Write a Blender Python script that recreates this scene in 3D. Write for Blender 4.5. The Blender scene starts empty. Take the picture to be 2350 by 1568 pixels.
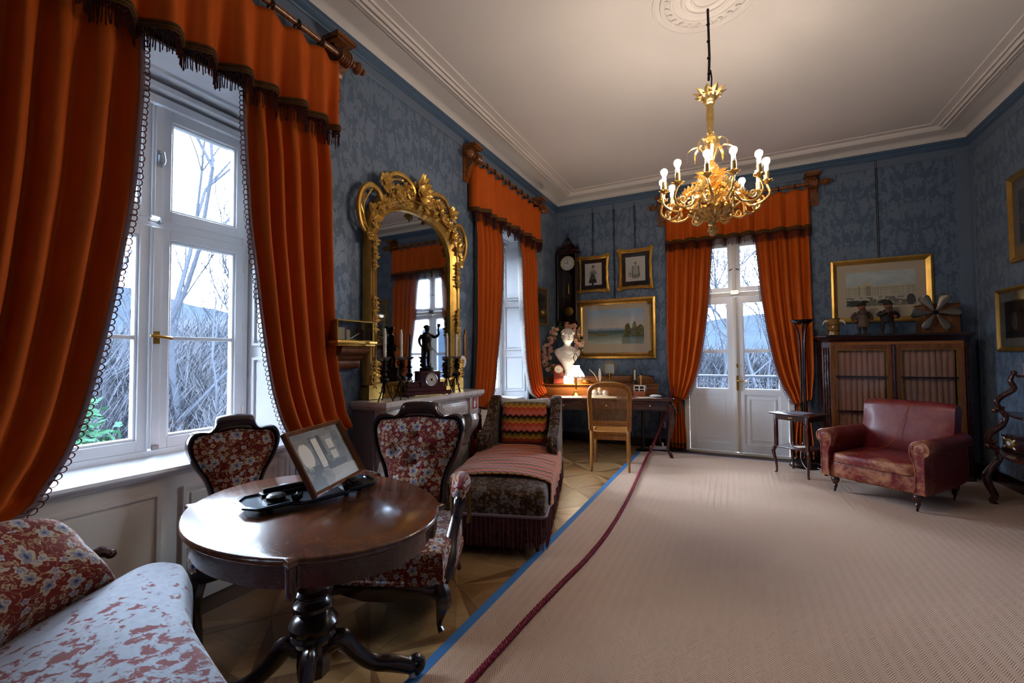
import bpy, bmesh, math, random
from math import sin, cos, pi, radians as R
from mathutils import Vector as V, Matrix as MX
random.seed(7)
S = bpy.context.scene
COL = S.collection
# ---------------------------------------------------------------- camera
cam = bpy.data.objects.new('camera', bpy.data.cameras.new('camera')); COL.objects.link(cam)
cam.data.sensor_width = 36.0
cam.data.lens = 1006.0/2350*36.0
cam.data.clip_start = .02; cam.data.clip_end = 600
_y, _p, _r = R(27.02), R(1.86), R(-.38)
_fw = V((-sin(_y)*cos(_p), cos(_y)*cos(_p), sin(_p))); _rt = V((cos(_y), sin(_y), 0)); _up = _rt.cross(_fw)
_rt2 = _rt*cos(_r)+_up*sin(_r); _up2 = -_rt*sin(_r)+_up*cos(_r)
_m = MX((_rt2, _up2, -_fw)).transposed().to_4x4(); _m.translation = V((2.585, 0, 1.35))
cam.matrix_world = _m
S.camera = cam
# ---------------------------------------------------------------- sky, light, exposure
W = bpy.data.worlds.new('overcast_sky'); S.world = W; W.use_nodes = True
_bg = W.node_tree.nodes['Background']
_bg.inputs[0].default_value = (.65, .80, 1.0, 1); _bg.inputs[1].default_value = 17.0
S.view_settings.view_transform = 'Standard'; S.view_settings.look = 'None'
S.view_settings.gamma = 1.0; S.view_settings.use_curve_mapping = False
S.view_settings.exposure = 2.05
cy = S.cycles; cy.max_bounces = 7; cy.diffuse_bounces = 4; cy.glossy_bounces = 4; cy.transmission_bounces = 4; cy.transparent_max_bounces = 10
cy.caustics_reflective = False; cy.caustics_refractive = False; cy.use_adaptive_sampling = True; cy.adaptive_threshold = .04; cy.sample_clamp_indirect = 8.0
BULB = 64.0
DESKBULB = 300.0
def portal(loc, sx, sy, rot):
    d = bpy.data.lights.new('daylight_portal', 'AREA'); d.shape = 'RECTANGLE'; d.size = sx; d.size_y = sy
    d.cycles.is_portal = True
    o = bpy.data.objects.new('daylight_portal', d); COL.objects.link(o); o.location = loc; o.rotation_euler = rot
portal((-.43, 1.285, 1.85), 1.9, 1.1, (0, -pi/2, 0))
portal((-.43, 4.90, 1.85), 1.9, 1.1, (0, -pi/2, 0))
portal((-.43, -2.33, 1.85), 1.9, 1.1, (0, -pi/2, 0))
portal((2.585, 6.86, 1.85), 1.2, 2.0, (-pi/2, 0, 0))

# ---------------------------------------------------------------- helpers
def C(h, a=1.0):
    h = h.lstrip('#'); o = []
    for i in (0, 2, 4):
        c = int(h[i:i+2], 16)/255; o.append(c/12.92 if c <= .04045 else ((c+.055)/1.055)**2.4)
    return (*o, a)
def mul(c, k): return (c[0]*k, c[1]*k, c[2]*k, 1)
class NT:
    def __init__(s, name):
        s.mat = bpy.data.materials.new(name); s.mat.use_nodes = True; s.t = s.mat.node_tree
        s.b = s.t.nodes['Principled BSDF']
    def n(s, typ, _i=None, **props):
        nd = s.t.nodes.new(typ)
        for k, v in props.items(): setattr(nd, k, v)
        if _i:
            for k, v in _i.items(): s.set(nd.inputs[k], v)
        return nd
    def set(s, sock, v):
        if isinstance(v, bpy.types.NodeSocket): s.t.links.new(v, sock)
        elif isinstance(v, bpy.types.Node): s.t.links.new(v.outputs[0], sock)
        else: sock.default_value = v
    def m(s, op, a, b=0., c=0.):
        nd = s.t.nodes.new('ShaderNodeMath'); nd.operation = op
        s.set(nd.inputs[0], a); s.set(nd.inputs[1], b)
        if c != 0.: s.set(nd.inputs[2], c)
        return nd.outputs[0]
    def mix(s, f, a, b):
        nd = s.t.nodes.new('ShaderNodeMix'); nd.data_type = 'RGBA'
        s.set(nd.inputs[0], f); s.set(nd.inputs[6], a); s.set(nd.inputs[7], b)
        return nd.outputs[2]
    def co(s, kind='Object'): return s.n('ShaderNodeTexCoord').outputs[kind]
    def xyz(s, v):
        nd = s.n('ShaderNodeSeparateXYZ', {0: v}); return nd.outputs[0], nd.outputs[1], nd.outputs[2]
    def vec(s, x=0., y=0., z=0.): return s.n('ShaderNodeCombineXYZ', {0: x, 1: y, 2: z}).outputs[0]
    def scale(s, v, k):
        nd = s.t.nodes.new('ShaderNodeVectorMath'); nd.operation = 'MULTIPLY'; s.set(nd.inputs[0], v); s.set(nd.inputs[1], k); return nd.outputs[0]
    def noise(s, v, sc, det=3., rough=.55, dist=0.):
        nd = s.n('ShaderNodeTexNoise', {'Scale': sc, 'Detail': det, 'Roughness': rough, 'Distortion': dist}); s.set(nd.inputs['Vector'], v); return nd.outputs[0]
    def ramp(s, f, lo, hi):
        nd = s.n('ShaderNodeMapRange'); s.set(nd.inputs[0], f); nd.inputs[1].default_value = lo; nd.inputs[2].default_value = hi; return nd.outputs[0]
    def bump(s, h, st=.3, d=.01):
        nd = s.n('ShaderNodeBump', {'Strength': st, 'Distance': d}); s.set(nd.inputs['Height'], h); s.t.links.new(nd.outputs[0], s.b.inputs['Normal'])
    def base(s, v): s.set(s.b.inputs['Base Color'], v)
    def pr(s, rough=None, metal=None, spec=None, coat=None, sheen=None, trans=None, ior=None, emit=None, es=None):
        I = s.b.inputs
        if rough is not None: s.set(I['Roughness'], rough)
        if metal is not None: s.set(I['Metallic'], metal)
        if spec is not None: s.set(I['Specular IOR Level'], spec)
        if coat is not None: s.set(I['Coat Weight'], coat); I['Coat Roughness'].default_value = .12
        if sheen is not None: s.set(I['Sheen Weight'], sheen); I['Sheen Roughness'].default_value = .4
        if trans is not None: s.set(I['Transmission Weight'], trans)
        if ior is not None: s.set(I['IOR'], ior)
        if emit is not None: s.set(I['Emission Color'], emit); I['Emission Strength'].default_value = es
MATS = {}
def mat(name, col, rough=.5, metal=0., var=.18, nsc=14., bump=0., bsc=60., **k):
    """plain procedural surface: base colour with noise variation and a fine bump"""
    if name in MATS: return MATS[name]
    t = NT(name); c = C(col) if isinstance(col, str) else col
    co = t.co(); nz = t.noise(co, nsc, 4.)
    t.base(t.mix(nz, mul(c, 1-var), mul(c, 1+var)))
    t.pr(rough, metal, **k)
    if bump: t.bump(t.noise(co, bsc, 3.), bump, .004)
    MATS[name] = t.mat; return t.mat
def wood(name, c1, c2, axis=0, sc=6., rough=.35, coat=.25, swirl=1.5):
    if name in MATS: return MATS[name]
    t = NT(name); co = t.co()
    k = [9., 9., 9.]; k[axis] = 1.
    v = t.scale(co, tuple(k))
    a = t.noise(v, sc*.5, 5., .6, swirl); b = t.noise(v, sc*3, 6., .7, .4)
    f = t.m('ADD', t.m('MULTIPLY', a, .75), t.m('MULTIPLY', b, .35))
    t.base(t.mix(t.ramp(f, .35, .75), C(c1), C(c2)))
    t.pr(t.m('ADD', t.m('MULTIPLY', b, .15), rough-.07), 0, coat=coat)
    t.bump(b, .06, .002)
    MATS[name] = t.mat; return t.mat

class MB:
    def __init__(s): s.v = []; s.f = []
    def add(s, vs, fs, M=None):
        o = len(s.v)
        s.v += [tuple(M @ V(p)) if M else tuple(p) for p in vs]
        s.f += [tuple(i+o for i in f) for f in fs]; return s
    def box(s, c, d, rz=0., M=None):
        x, y, z = d[0]/2, d[1]/2, d[2]/2
        vs = [(sx*x, sy*y, sz*z) for sz in (-1, 1) for sy in (-1, 1) for sx in (-1, 1)]
        T = MX.Translation(c) @ MX.Rotation(rz, 4, 'Z')
        if M: T = M @ T
        return s.add(vs, [(0, 2, 3, 1), (4, 5, 7, 6), (0, 1, 5, 4), (2, 6, 7, 3), (0, 4, 6, 2), (1, 3, 7, 5)], T)
    def b2(s, a, b, M=None):
        return s.box([(a[i]+b[i])/2 for i in range(3)], [abs(b[i]-a[i]) for i in range(3)], 0, M)
    def prism(s, out, z0, z1, M=None, inset_top=None):
        n = len(out); top = inset_top or out
        vs = [(x, y, z0) for x, y in out]+[(x, y, z1) for x, y in top]
        fs = [tuple(range(n-1, -1, -1)), tuple(range(n, 2*n))]+[(i, (i+1) % n, n+(i+1) % n, n+i) for i in range(n)]
        return s.add(vs, fs, M)
    def loft(s, loops, cap0=True, cap1=True, closed=True, M=None):
        n = len(loops[0]); vs = [p for l in loops for p in l]; fs = []
        for j in range(len(loops)-1):
            for i in range(n if closed else n-1):
                a = j*n+i; b = j*n+(i+1) % n
                fs.append((a, b, b+n, a+n))
        if closed and cap0: fs.append(tuple(range(n-1, -1, -1)))
        if closed and cap1: fs.append(tuple(range((len(loops)-1)*n, len(loops)*n)))
        return s.add(vs, fs, M)
    def lathe(s, prof, n=20, c=(0, 0, 0), M=None, sx=1., sy=1.):
        T = MX.Translation(c)
        if M: T = M @ T
        loops = [[(r*cos(2*pi*i/n)*sx, r*sin(2*pi*i/n)*sy, z) for i in range(n)] for r, z in prof]
        return s.loft(loops, True, True, True, T)
    def tube(s, pts, r, n=8, caps=True, closed=False, sq=(1., 1.), M=None, up=None):
        pts = [V(p) for p in pts]; m = len(pts)
        rr = r if isinstance(r, (list, tuple)) else [r]*m
        tan = []
        for i in range(m):
            a = pts[(i-1) % m] if (closed or i > 0) else pts[i]; b = pts[(i+1) % m] if (closed or i < m-1) else pts[i]
            d = b-a; tan.append(d.normalized() if d.length > 1e-9 else V((0, 0, 1)))
        u = V(up) if up else (V((0, 0, 1)) if abs(tan[0].z) < .9 else V((1, 0, 0)))
        loops = []
        for i in range(m):
            t = tan[i]; u = (u-t*u.dot(t)); u = u.normalized() if u.length > 1e-6 else t.orthogonal().normalized(); w = t.cross(u)
            loops.append([tuple(pts[i]+u*(rr[i]*sq[0]*cos(2*pi*k/n))+w*(rr[i]*sq[1]*sin(2*pi*k/n))) for k in range(n)])
        if closed: loops.append(loops[0])
        return s.loft(loops, caps and not closed, caps and not closed, True, M)
    def ball(s, c, r, nu=10, nv=7, M=None):
        if not isinstance(r, (tuple, list)): r = (r, r, r)
        prof = []
        loops = [[(c[0]+r[0]*sin(pi*j/nv)*cos(2*pi*i/nu), c[1]+r[1]*sin(pi*j/nv)*sin(2*pi*i/nu), c[2]-r[2]*cos(pi*j/nv)) for i in range(nu)] for j in range(1, nv)]
        n0 = len(s.v); s.loft(loops, True, True, True, M); return s
    def torus(s, c, R0, r0, n=20, k=8, M=None):
        T = MX.Translation(c)
        if M: T = M @ T
        return s.tube([(R0*cos(2*pi*i/n), R0*sin(2*pi*i/n), 0) for i in range(n)], r0, k, closed=True, up=(0, 0, 1), M=T)
    def grid(s, nu, nv, fn, cu=False, M=None):
        vs = [fn(i/(nu if cu else nu-1), j/(nv-1)) for j in range(nv) for i in range(nu)]; fs = []
        for j in range(nv-1):
            for i in range(nu if cu else nu-1):
                a = j*nu+i; b = j*nu+(i+1) % nu; fs.append((a, b, b+nu, a+nu))
        return s.add(vs, fs, M)
    def leaf(s, p, d, up, L=.04, w=.016, curl=.3, th=.003):
        d = V(d).normalized(); up = V(up); up = (up-d*up.dot(d)); up = up.normalized() if up.length > 1e-6 else d.orthogonal().normalized(); sd = d.cross(up); p = V(p)
        prof = [(0, .25), (.3, .95), (.55, 1.), (.8, .6), (1., .05)]
        lo = []
        for t, k in prof:
            q = p+d*(L*t)+up*(curl*L*t*t); hw = w*k
            lo.append([tuple(q-sd*hw), tuple(q+up*(th+hw*.35)), tuple(q+sd*hw), tuple(q-up*th*.4)])
        return s.loft(lo)
    def mesh(s, name, smooth=40, bevel=0., bseg=2):
        me = bpy.data.meshes.new(name); me.from_pydata(s.v, [], s.f)
        bm = bmesh.new(); bm.from_mesh(me)
        bmesh.ops.recalc_face_normals(bm, faces=bm.faces)
        if bevel:
            es = [e for e in bm.edges if len(e.link_faces) == 2 and e.calc_face_angle(0) > .6]
            bmesh.ops.bevel(bm, geom=es, offset=bevel, segments=bseg, affect='EDGES', profile=.6)
        bm.to_mesh(me); bm.free()
        if smooth:
            me.shade_smooth(); me.set_sharp_from_angle(angle=R(smooth))
        return me
    def build(s, name, m, parent=None, smooth=40, bevel=0., bseg=2, label=None, mods=None, M=None):
        return obj(name, s.mesh(name, smooth, bevel, bseg), m, parent, M, label)
def obj(name, me, m, parent=None, M=None, label=None):
    o = bpy.data.objects.new(name, me); COL.objects.link(o)
    if m and not me.materials: me.materials.append(m)
    if parent: o.parent = parent
    if M: o.matrix_local = M
    if label: o['label'] = label
    return o
def tag(o, label, cat, group=None, kind=None):
    o['label'] = label; o['category'] = cat
    if group: o['group'] = group
    if kind: o['kind'] = kind
    return o
def thing(name, label, cat, loc=(0, 0, 0), rz=0., group=None):
    o = bpy.data.objects.new(name, None); COL.objects.link(o); o.location = loc; o.rotation_euler = (0, 0, rz)
    o.empty_display_size = .1
    return tag(o, label, cat, group)
def struct(o, label=None):
    o['kind'] = 'structure'
    if label: o['label'] = label
    return o
def copytree(root, loc=None, rz=None, label=None, parent=None):
    r = root.copy(); COL.objects.link(r)
    if parent: r.parent = parent
    if loc is not None: r.location = loc
    if rz is not None: r.rotation_euler = (0, 0, rz)
    if label: r['label'] = label
    for ch in root.children: copytree(ch, parent=r)
    return r
def T(x, y, z): return MX.Translation((x, y, z))
def RX(a): return MX.Rotation(a, 4, 'X')
def RY(a): return MX.Rotation(a, 4, 'Y')
def RZ(a): return MX.Rotation(a, 4, 'Z')
def solidify(o, th, off=0.):
    md = o.modifiers.new('thickness', 'SOLIDIFY'); md.thickness = th; md.offset = off; return o
def subsurf(o, n=1):
    md = o.modifiers.new('smooth', 'SUBSURF'); md.levels = n; md.render_levels = n; return o
def lerp(a, b, t): return a+(b-a)*t
def ss(t): t = max(0., min(1., t)); return t*t*(3-2*t)
def bez(p, n=10):
    """Catmull-Rom through points"""
    p = [V(q) for q in p]; out = []
    for i in range(len(p)-1):
        a = p[i-1] if i else p[0]*2-p[1]; b, c = p[i], p[i+1]; d = p[i+2] if i+2 < len(p) else p[-1]*2-p[-2]
        for k in range(n):
            t = k/n; out.append(.5*((2*b)+(c-a)*t+(2*a-5*b+4*c-d)*t*t+(3*b-a-3*c+d)*t**3))
    out.append(p[-1]); return [tuple(q) for q in out]
def bezr(r, n=10):
    return [q[0] for q in bez([(x, 0, 0) for x in r], n)]
def spiral(c, r0, r1, a0, turns, n=24):
    return [(c[0]+lerp(r0, r1, i/n)*cos(a0+2*pi*turns*i/n), c[1]+lerp(r0, r1, i/n)*sin(a0+2*pi*turns*i/n)) for i in range(n+1)]
def painted(name, w, h, nx, ny, fn, parent=None, M=None, rough=.5, coat=0.):
    """flat print: a fine grid in the local XZ plane (facing -Y) whose vertex colours are computed by fn(u,v)"""
    me = bpy.data.meshes.new(name)
    vs = [(w*(i/(nx-1)-.5), 0, h*(j/(ny-1)-.5)) for j in range(ny) for i in range(nx)]
    me.from_pydata(vs, [], [(j*nx+i, j*nx+i+1, (j+1)*nx+i+1, (j+1)*nx+i) for j in range(ny-1) for i in range(nx-1)])
    at = me.color_attributes.new('print', 'FLOAT_COLOR', 'POINT')
    buf = []
    for j in range(ny):
        for i in range(nx):
            c = fn(i/(nx-1), j/(ny-1)); buf += [c[0], c[1], c[2], 1.]
    at.data.foreach_set('color', buf)
    key = 'print_ink_%d_%d' % (rough*100, coat*100)
    if key not in MATS:
        t = NT(key); a = t.n('ShaderNodeVertexColor', layer_name='print')
        t.base(a.outputs[0]); t.pr(rough, 0, coat=coat); MATS[key] = t.mat
    return obj(name, me, MATS[key], parent, M)
def hsh(x, y): 
    v = sin(x*127.1+y*311.7)*43758.5453; return v-math.floor(v)
def vn(x, y):
    xi, yi = math.floor(x), math.floor(y); fx, fy = ss(x-xi), ss(y-yi)
    return lerp(lerp(hsh(xi, yi), hsh(xi+1, yi), fx), lerp(hsh(xi, yi+1), hsh(xi+1, yi+1), fx), fy)
def fbm(x, y, o=4):
    s = 0.; a = .5
    for _ in range(o): s += a*vn(x, y); x *= 2.03; y *= 2.03; a *= .5
    return s/.94
def cm(a, b, t): t = max(0, min(1, t)); return tuple(lerp(a[i], b[i], t) for i in range(3))
# ---------------------------------------------------------------- materials
def damask(name, c1, c2, ua, sc=2.2):
    """woven damask wallpaper: folded noise gives mirror-symmetric motifs"""
    t = NT(name); x, y, z = t.xyz(t.co()); u = (x, y, z)[ua]
    per = .60
    un = t.m('DIVIDE', u, per); col = t.m('FLOOR', un)
    fu = t.m('ABSOLUTE', t.m('SUBTRACT', t.m('SUBTRACT', un, col), .5))
    off = t.m('MULTIPLY', t.m('MODULO', t.m('ABSOLUTE', col), 2.), .5)
    zn = t.m('ADD', t.m('DIVIDE', z, .92), off)
    fz = t.m('SUBTRACT', zn, t.m('FLOOR', zn))
    # periodic in z through a circle
    an = t.m('MULTIPLY', fz, 2*pi)
    v = t.vec(t.m('MULTIPLY', fu, 5.2), t.m('MULTIPLY', t.m('SINE', an), .62), t.m('MULTIPLY', t.m('COSINE', an), .62))
    n1 = t.noise(v, 1.7, 3., .62, 1.1)
    n2 = t.noise(v, 6.5, 3., .55, .8)
    f = t.m('ADD', t.m('MULTIPLY', n1, .8), t.m('MULTIPLY', n2, .35))
    f = t.ramp(f, .55, .60)
    fine = t.noise(t.co(), 180., 2.)
    tone = t.noise(t.co(), 1.3, 3.)
    a = t.mix(tone, mul(C(c1), .88), mul(C(c1), 1.1)); b = t.mix(tone, mul(C(c2), .88), mul(C(c2), 1.1))
    t.base(t.mix(f, a, b))
    t.pr(t.m('SUBTRACT', .62, t.m('MULTIPLY', f, .20)), 0, spec=.6, sheen=.35)
    t.bump(t.m('ADD', t.m('MULTIPLY', f, .6), t.m('MULTIPLY', fine, .4)), .18, .003)
    return t.mat
M_damask_y = damask('damask_wallpaper_along_y', '#4a5f78', '#65788f', 1)
M_damask_x = damask('damask_wallpaper_along_x', '#4a5f78', '#65788f', 0)
M_border = mat('blue_border_paint', '#65758a', .45, var=.06)
M_cornice = mat('blue_cornice_paint', '#4b6480', .4, var=.06)
M_ceil = mat('ceiling_plaster', '#e6e0da', .85, var=.03, nsc=3., bump=.05)
M_white = mat('white_gloss_paint', '#e4e6ea', .28, var=.03, bump=.05, bsc=20., coat=.15)
M_whitewarm = mat('warm_white_paint', '#e2d9ce', .32, var=.04, bump=.05, bsc=20.)
M_brass = mat('brass', '#b08a3c', .28, 1., var=.12)
M_steel = mat('steel', '#9aa0a6', .3, 1., var=.1)
M_darkmetal = mat('dark_bronze', '#231d1a', .38, .85, var=.3)
M_blackmetal = mat('black_lacquer', '#15100f', .25, .2, var=.2)
M_blackiron = mat('cast_iron', '#22262c', .6, .5, var=.2)
def goldmat(name, c, rough, var=.25):
    t = NT(name); co = t.co(); a = t.noise(co, 30., 4.); g = t.noise(co, 9., 3.)
    t.base(t.mix(t.ramp(g, .3, .8), mul(C(c), 1-var), mul(C(c), 1+var*.6))); t.pr(t.m('ADD', t.m('MULTIPLY', a, .2), rough-.1), .92)
    t.bump(a, .12, .004); return t.mat
M_gold = goldmat('gilded_wood', '#d6ab58', .36)
M_gold2 = goldmat('gilded_bronze', '#e8c27c', .28)
M_golddark = goldmat('aged_gilding', '#a88238', .42)
M_mirror = mat('mirror_silver', '#aab2ba', .03, 1., var=.02)
def glassmat(name, tint=(1, 1, 1, 1), k=1.):
    t = NT(name); n = t.t.nodes; n.remove(t.b)
    out = [q for q in n if q.type == 'OUTPUT_MATERIAL'][0]
    tr = t.n('ShaderNodeBsdfTransparent', {0: tint}); gl = t.n('ShaderNodeBsdfGlossy', {'Roughness': .02})
    fr = t.n('ShaderNodeFresnel', {'IOR': 1.45})
    nz = t.noise(t.co(), 2., 2.)
    f = t.m('MULTIPLY', fr, t.m('MULTIPLY_ADD', nz, .1*k, .75*k))
    mx = t.n('ShaderNodeMixShader', {0: f, 1: tr, 2: gl}); t.t.links.new(mx.outputs[0], out.inputs[0]); return t.mat
M_glass = glassmat('window_glass')
M_caseglass = glassmat('case_glass', (.97, .98, .98, 1))
M_mahog = wood('mahogany', '#1c0a08', '#4a1d12', 2, 5., .26, .5)
M_mahog_x = wood('mahogany_across', '#1c0a08', '#4a1d12', 0, 5., .26, .5)
M_darkwood = wood('dark_rosewood', '#120707', '#2e120f', 2, 6., .24, .5)
M_walnut = wood('walnut', '#4a2410', '#8a5122', 2, 5., .32, .35)
M_walnut_x = wood('walnut_across', '#5c2f12', '#a8672a', 0, 4., .30, .35)
M_oak = wood('honey_oak', '#7a4716', '#b57a33', 2, 6., .36, .2)
M_rodwood = wood('rod_walnut', '#53290f', '#9a5c28', 1, 6., .26, .4)
def tabletop():
    t = NT('figured_mahogany'); co = t.co(); x, y, z = t.xyz(co)
    v = t.vec(t.m('ABSOLUTE', x), y, z)          # book-matched veneer leaves
    w = t.scale(v, (3., 9., 3.))
    a = t.noise(w, 2.2, 6., .65, 2.2); b = t.noise(w, 9., 6., .7, 1.2)
    f = t.m('ADD', t.m('MULTIPLY', a, .8), t.m('MULTIPLY', b, .3))
    t.base(t.mix(t.ramp(f, .25, .90), C('#2a130b'), C('#74401f'))); t.pr(t.m('ADD', t.m('MULTIPLY', b, .1), .2), 0, coat=.6)
    return t.mat
M_tabletop = tabletop()
def parquet(name, c1, c2, ang):
    t = NT(name); co = t.co('Object'); ge = t.n('ShaderNodeNewGeometry').outputs['Position']
    ca, sa = cos(ang), sin(ang); x, y, z = t.xyz(ge)
    u = t.m('ADD', t.m('MULTIPLY', x, ca), t.m('MULTIPLY', y, sa)); w = t.m('SUBTRACT', t.m('MULTIPLY', y, ca), t.m('MULTIPLY', x, sa))
    v = t.vec(t.m('MULTIPLY', u, 2.), t.m('MULTIPLY', w, 34.), 0.)
    a = t.noise(v, 1.5, 5., .65, .5); b = t.noise(v, 6., 4.)
    rnd = t.n('ShaderNodeObjectInfo').outputs['Random']
    f = t.m('ADD', t.m('MULTIPLY', a, .7), t.m('MULTIPLY', b, .3))
    col = t.mix(t.ramp(f, .3, .75), C(c1), C(c2))
    col = t.mix(t.m('MULTIPLY', rnd, .45), col, mul(C(c1), .8))
    t.base(col); t.pr(t.m('ADD', t.m('MULTIPLY', b, .14), .26), 0, coat=.15); t.bump(b, .06, .002); return t.mat
M_parq = [parquet('oak_parquet_%d' % i, *c, a) for i, (c, a) in enumerate([(('#8a6642', '#b8925f'), 0.), (('#84603c', '#b08655'), pi/2), (('#98724a', '#c69f6c'), pi/4), (('#6e4a2a', '#96704a'), -pi/4)])]
M_subfloor = mat('floor_boards', '#4a3018', .5)
def sisal():
    t = NT('herringbone_sisal'); x, y, z = t.xyz(t.co())
    p = t.m('DIVIDE', x, .054); tri = t.m('ABSOLUTE', t.m('SUBTRACT', t.m('MULTIPLY', t.m('SUBTRACT', p, t.m('FLOOR', p)), 2.), 1.))
    ph = t.m('ADD', t.m('DIVIDE', y, .0135), t.m('MULTIPLY', tri, 3.0))
    st = t.m('MULTIPLY_ADD', t.m('SINE', t.m('MULTIPLY', ph, 2*pi)), .5, .5)
    nz = t.noise(t.co(), 260., 3.); big = t.noise(t.co(), 1.1, 4.)
    f = t.m('ADD', t.m('MULTIPLY', st, .7), t.m('MULTIPLY', nz, .3))
    col = t.mix(f, C('#7c5640'), C('#e6c2a4'))
    t.base(t.mix(t.m('MULTIPLY', big, .2), col, C('#bc9a7e'))); t.pr(.9, 0, spec=.25, sheen=.25); t.bump(f, .5, .004); return t.mat
M_sisal = sisal()
M_bluetape = mat('blue_cotton_tape', '#2f6aa0', .8, var=.12, nsc=80., bump=.3, bsc=300.)
def velvet(name, c, dark=.5, sheen=.8, bsc=320.):
    t = NT(name); co = t.co(); n = t.noise(co, 5., 4.); f = t.noise(co, bsc, 2.)
    t.base(t.mix(n, mul(C(c), .86), mul(C(c), 1.12))); t.pr(.75, 0, spec=.25, sheen=sheen); t.b.inputs['Sheen Tint'].default_value = C(c); t.bump(f, .2, .002); return t.mat
M_curtain = velvet('orange_wool_curtain', '#be540c', sheen=.1)
M_fringe = velvet('brown_silk_fringe', '#3a120c', sheen=.3)
M_braid = velvet('gold_braid', '#5c3c1a', sheen=.3)
M_trimloop = velvet('wine_loop_trim', '#5a2326', sheen=.4)
M_trimpale = velvet('pale_loop_trim', '#77636a', sheen=.3)
def floral(name, axes, ground, sc=8., faded=0., muted=0.):
    """tapestry cloth: scattered five-petal blossoms, small sprigs and scrolling tendrils on a plain ground"""
    t = NT(name); co = t.co(); c3 = t.xyz(co)
    nx_, ny_, nz_ = [t.m('ABSOLUTE', q) for q in t.xyz(t.co('Normal'))]
    iz = t.m('GREATER_THAN', nz_, t.m('MAXIMUM', nx_, ny_)); ix = t.m('GREATER_THAN', nx_, t.m('MAXIMUM', ny_, nz_))
    if axes is None:      # cloth follows the face it covers
        uu = t.m('ADD', t.m('MULTIPLY', c3[0], t.m('SUBTRACT', 1., ix)), t.m('MULTIPLY', c3[1], ix))
        vv = t.m('ADD', t.m('MULTIPLY', c3[2], t.m('SUBTRACT', 1., iz)), t.m('MULTIPLY', c3[1], iz))
        p = t.vec(uu, vv, 0.)
    else: p = t.vec(c3[axes[0]], c3[axes[1]], 0.)
    wob = t.n('ShaderNodeTexNoise', {'Scale': 7., 'Detail': 2.}); t.set(wob.inputs['Vector'], co)
    va = t.n('ShaderNodeVectorMath', operation='MULTIPLY_ADD'); t.set(va.inputs[0], wob.outputs['Color']); va.inputs[1].default_value = (.03, .03, 0); t.set(va.inputs[2], p)
    wf = t.n('ShaderNodeTexNoise', {'Scale': 55., 'Detail': 2.}); t.set(wf.inputs['Vector'], co)
    vb = t.n('ShaderNodeVectorMath', operation='MULTIPLY_ADD'); t.set(vb.inputs[0], wf.outputs['Color']); vb.inputs[1].default_value = (.011, .011, 0); t.set(vb.inputs[2], va.outputs[0])
    p = vb.outputs[0]
    g = C(ground); gn = t.noise(co, 40., 3.)
    col = t.mix(gn, mul(g, .7), mul(g, 1.15))
    # tendrils
    tn = t.noise(t.vec(*t.xyz(p)[:2], 3.), sc*1.6, 2., .5, 1.2)
    line = t.m('SUBTRACT', 1., t.ramp(t.m('ABSOLUTE', t.m('SUBTRACT', tn, .5)), .012, .03))
    col = t.mix(t.m('MULTIPLY', line, .75), col, C('#a88a62'))
    def flowers(s, seed, R0, pet, c_out, c_in, c_eye, col, dens=1.):
        sh = t.n('ShaderNodeVectorMath', operation='ADD', _i={0: p, 1: (seed, seed*1.7, 0)}).outputs[0]
        ps = t.scale(sh, (s, s, 0.))
        vo = t.n('ShaderNodeTexVoronoi', {'Scale': 1., 'Randomness': .75}, voronoi_dimensions='2D'); t.set(vo.inputs['Vector'], ps)
        dv = t.n('ShaderNodeVectorMath', operation='SUBTRACT', _i={0: ps, 1: vo.outputs['Position']}).outputs[0]
        dx, dy, _ = t.xyz(dv); r = vo.outputs['Distance']
        th = t.m('ARCTAN2', dy, dx)
        rnd = t.xyz(vo.outputs['Color'])[0]
        pt = t.m('MULTIPLY_ADD', t.m('ABSOLUTE', t.m('COSINE', t.m('ADD', t.m('MULTIPLY', th, pet/2), t.m('MULTIPLY', rnd, 6.)))), .45, .6)
        rr = t.m('DIVIDE', r, t.m('MULTIPLY', pt, t.m('MULTIPLY_ADD', rnd, R0*.5, R0*.7)))
        on = t.m('LESS_THAN', rnd, dens)
        inside = t.m('MULTIPLY', t.m('LESS_THAN', rr, 1.), on)
        fc = t.mix(t.m('GREATER_THAN', rr, .62), c_in, c_out)
        fc = t.mix(t.m('LESS_THAN', rr, .25), fc, c_eye)
        return t.mix(inside, col, fc)
    col = flowers(sc*1.9, 3.1, .34, 4., C('#b89c78'), C('#8f6a4e'), C('#5a2c28'), col, .55)
    col = flowers(sc*.75, 0., .40, 5., C('#b3a28c'), C('#86808c'), C('#33436a'), col, .62)
    col = flowers(sc*1.3, 7.7, .30, 5., C('#b5aaa4'), C('#757690'), C('#b8985e'), col, .5)
    if muted: col = t.mix(muted, col, C('#3a2414'))
    if faded:
        w = t.ramp(t.noise(co, 4., 3.), .30, .62)
        col = t.mix(t.m('MULTIPLY_ADD', w, .35*faded, .45*faded), col, C('#aeb0b8'))
    t.base(col); t.pr(.85, 0, spec=.2, sheen=.12 if muted else .3)
    t.bump(t.noise(co, 420., 2.), .25, .002); return t.mat
M_floral_back = floral('red_tapestry_back', (0, 2), '#641810', 16.)
M_floral_seat = floral('red_tapestry_seat', None, '#641810', 16.)
M_floral_arm = floral('red_tapestry_arm', None, '#641810', 16.)
M_floral_armchair = floral('crimson_tapestry_back', (0, 2), '#661418', 16.)
M_sofa_back = floral('red_tapestry_sofa_back', None, '#741c10', 17.)
M_chaise = floral('brown_plush_chaise', None, '#2a140c', 15., 0., .68)
M_chaise_t = M_chaise
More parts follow.
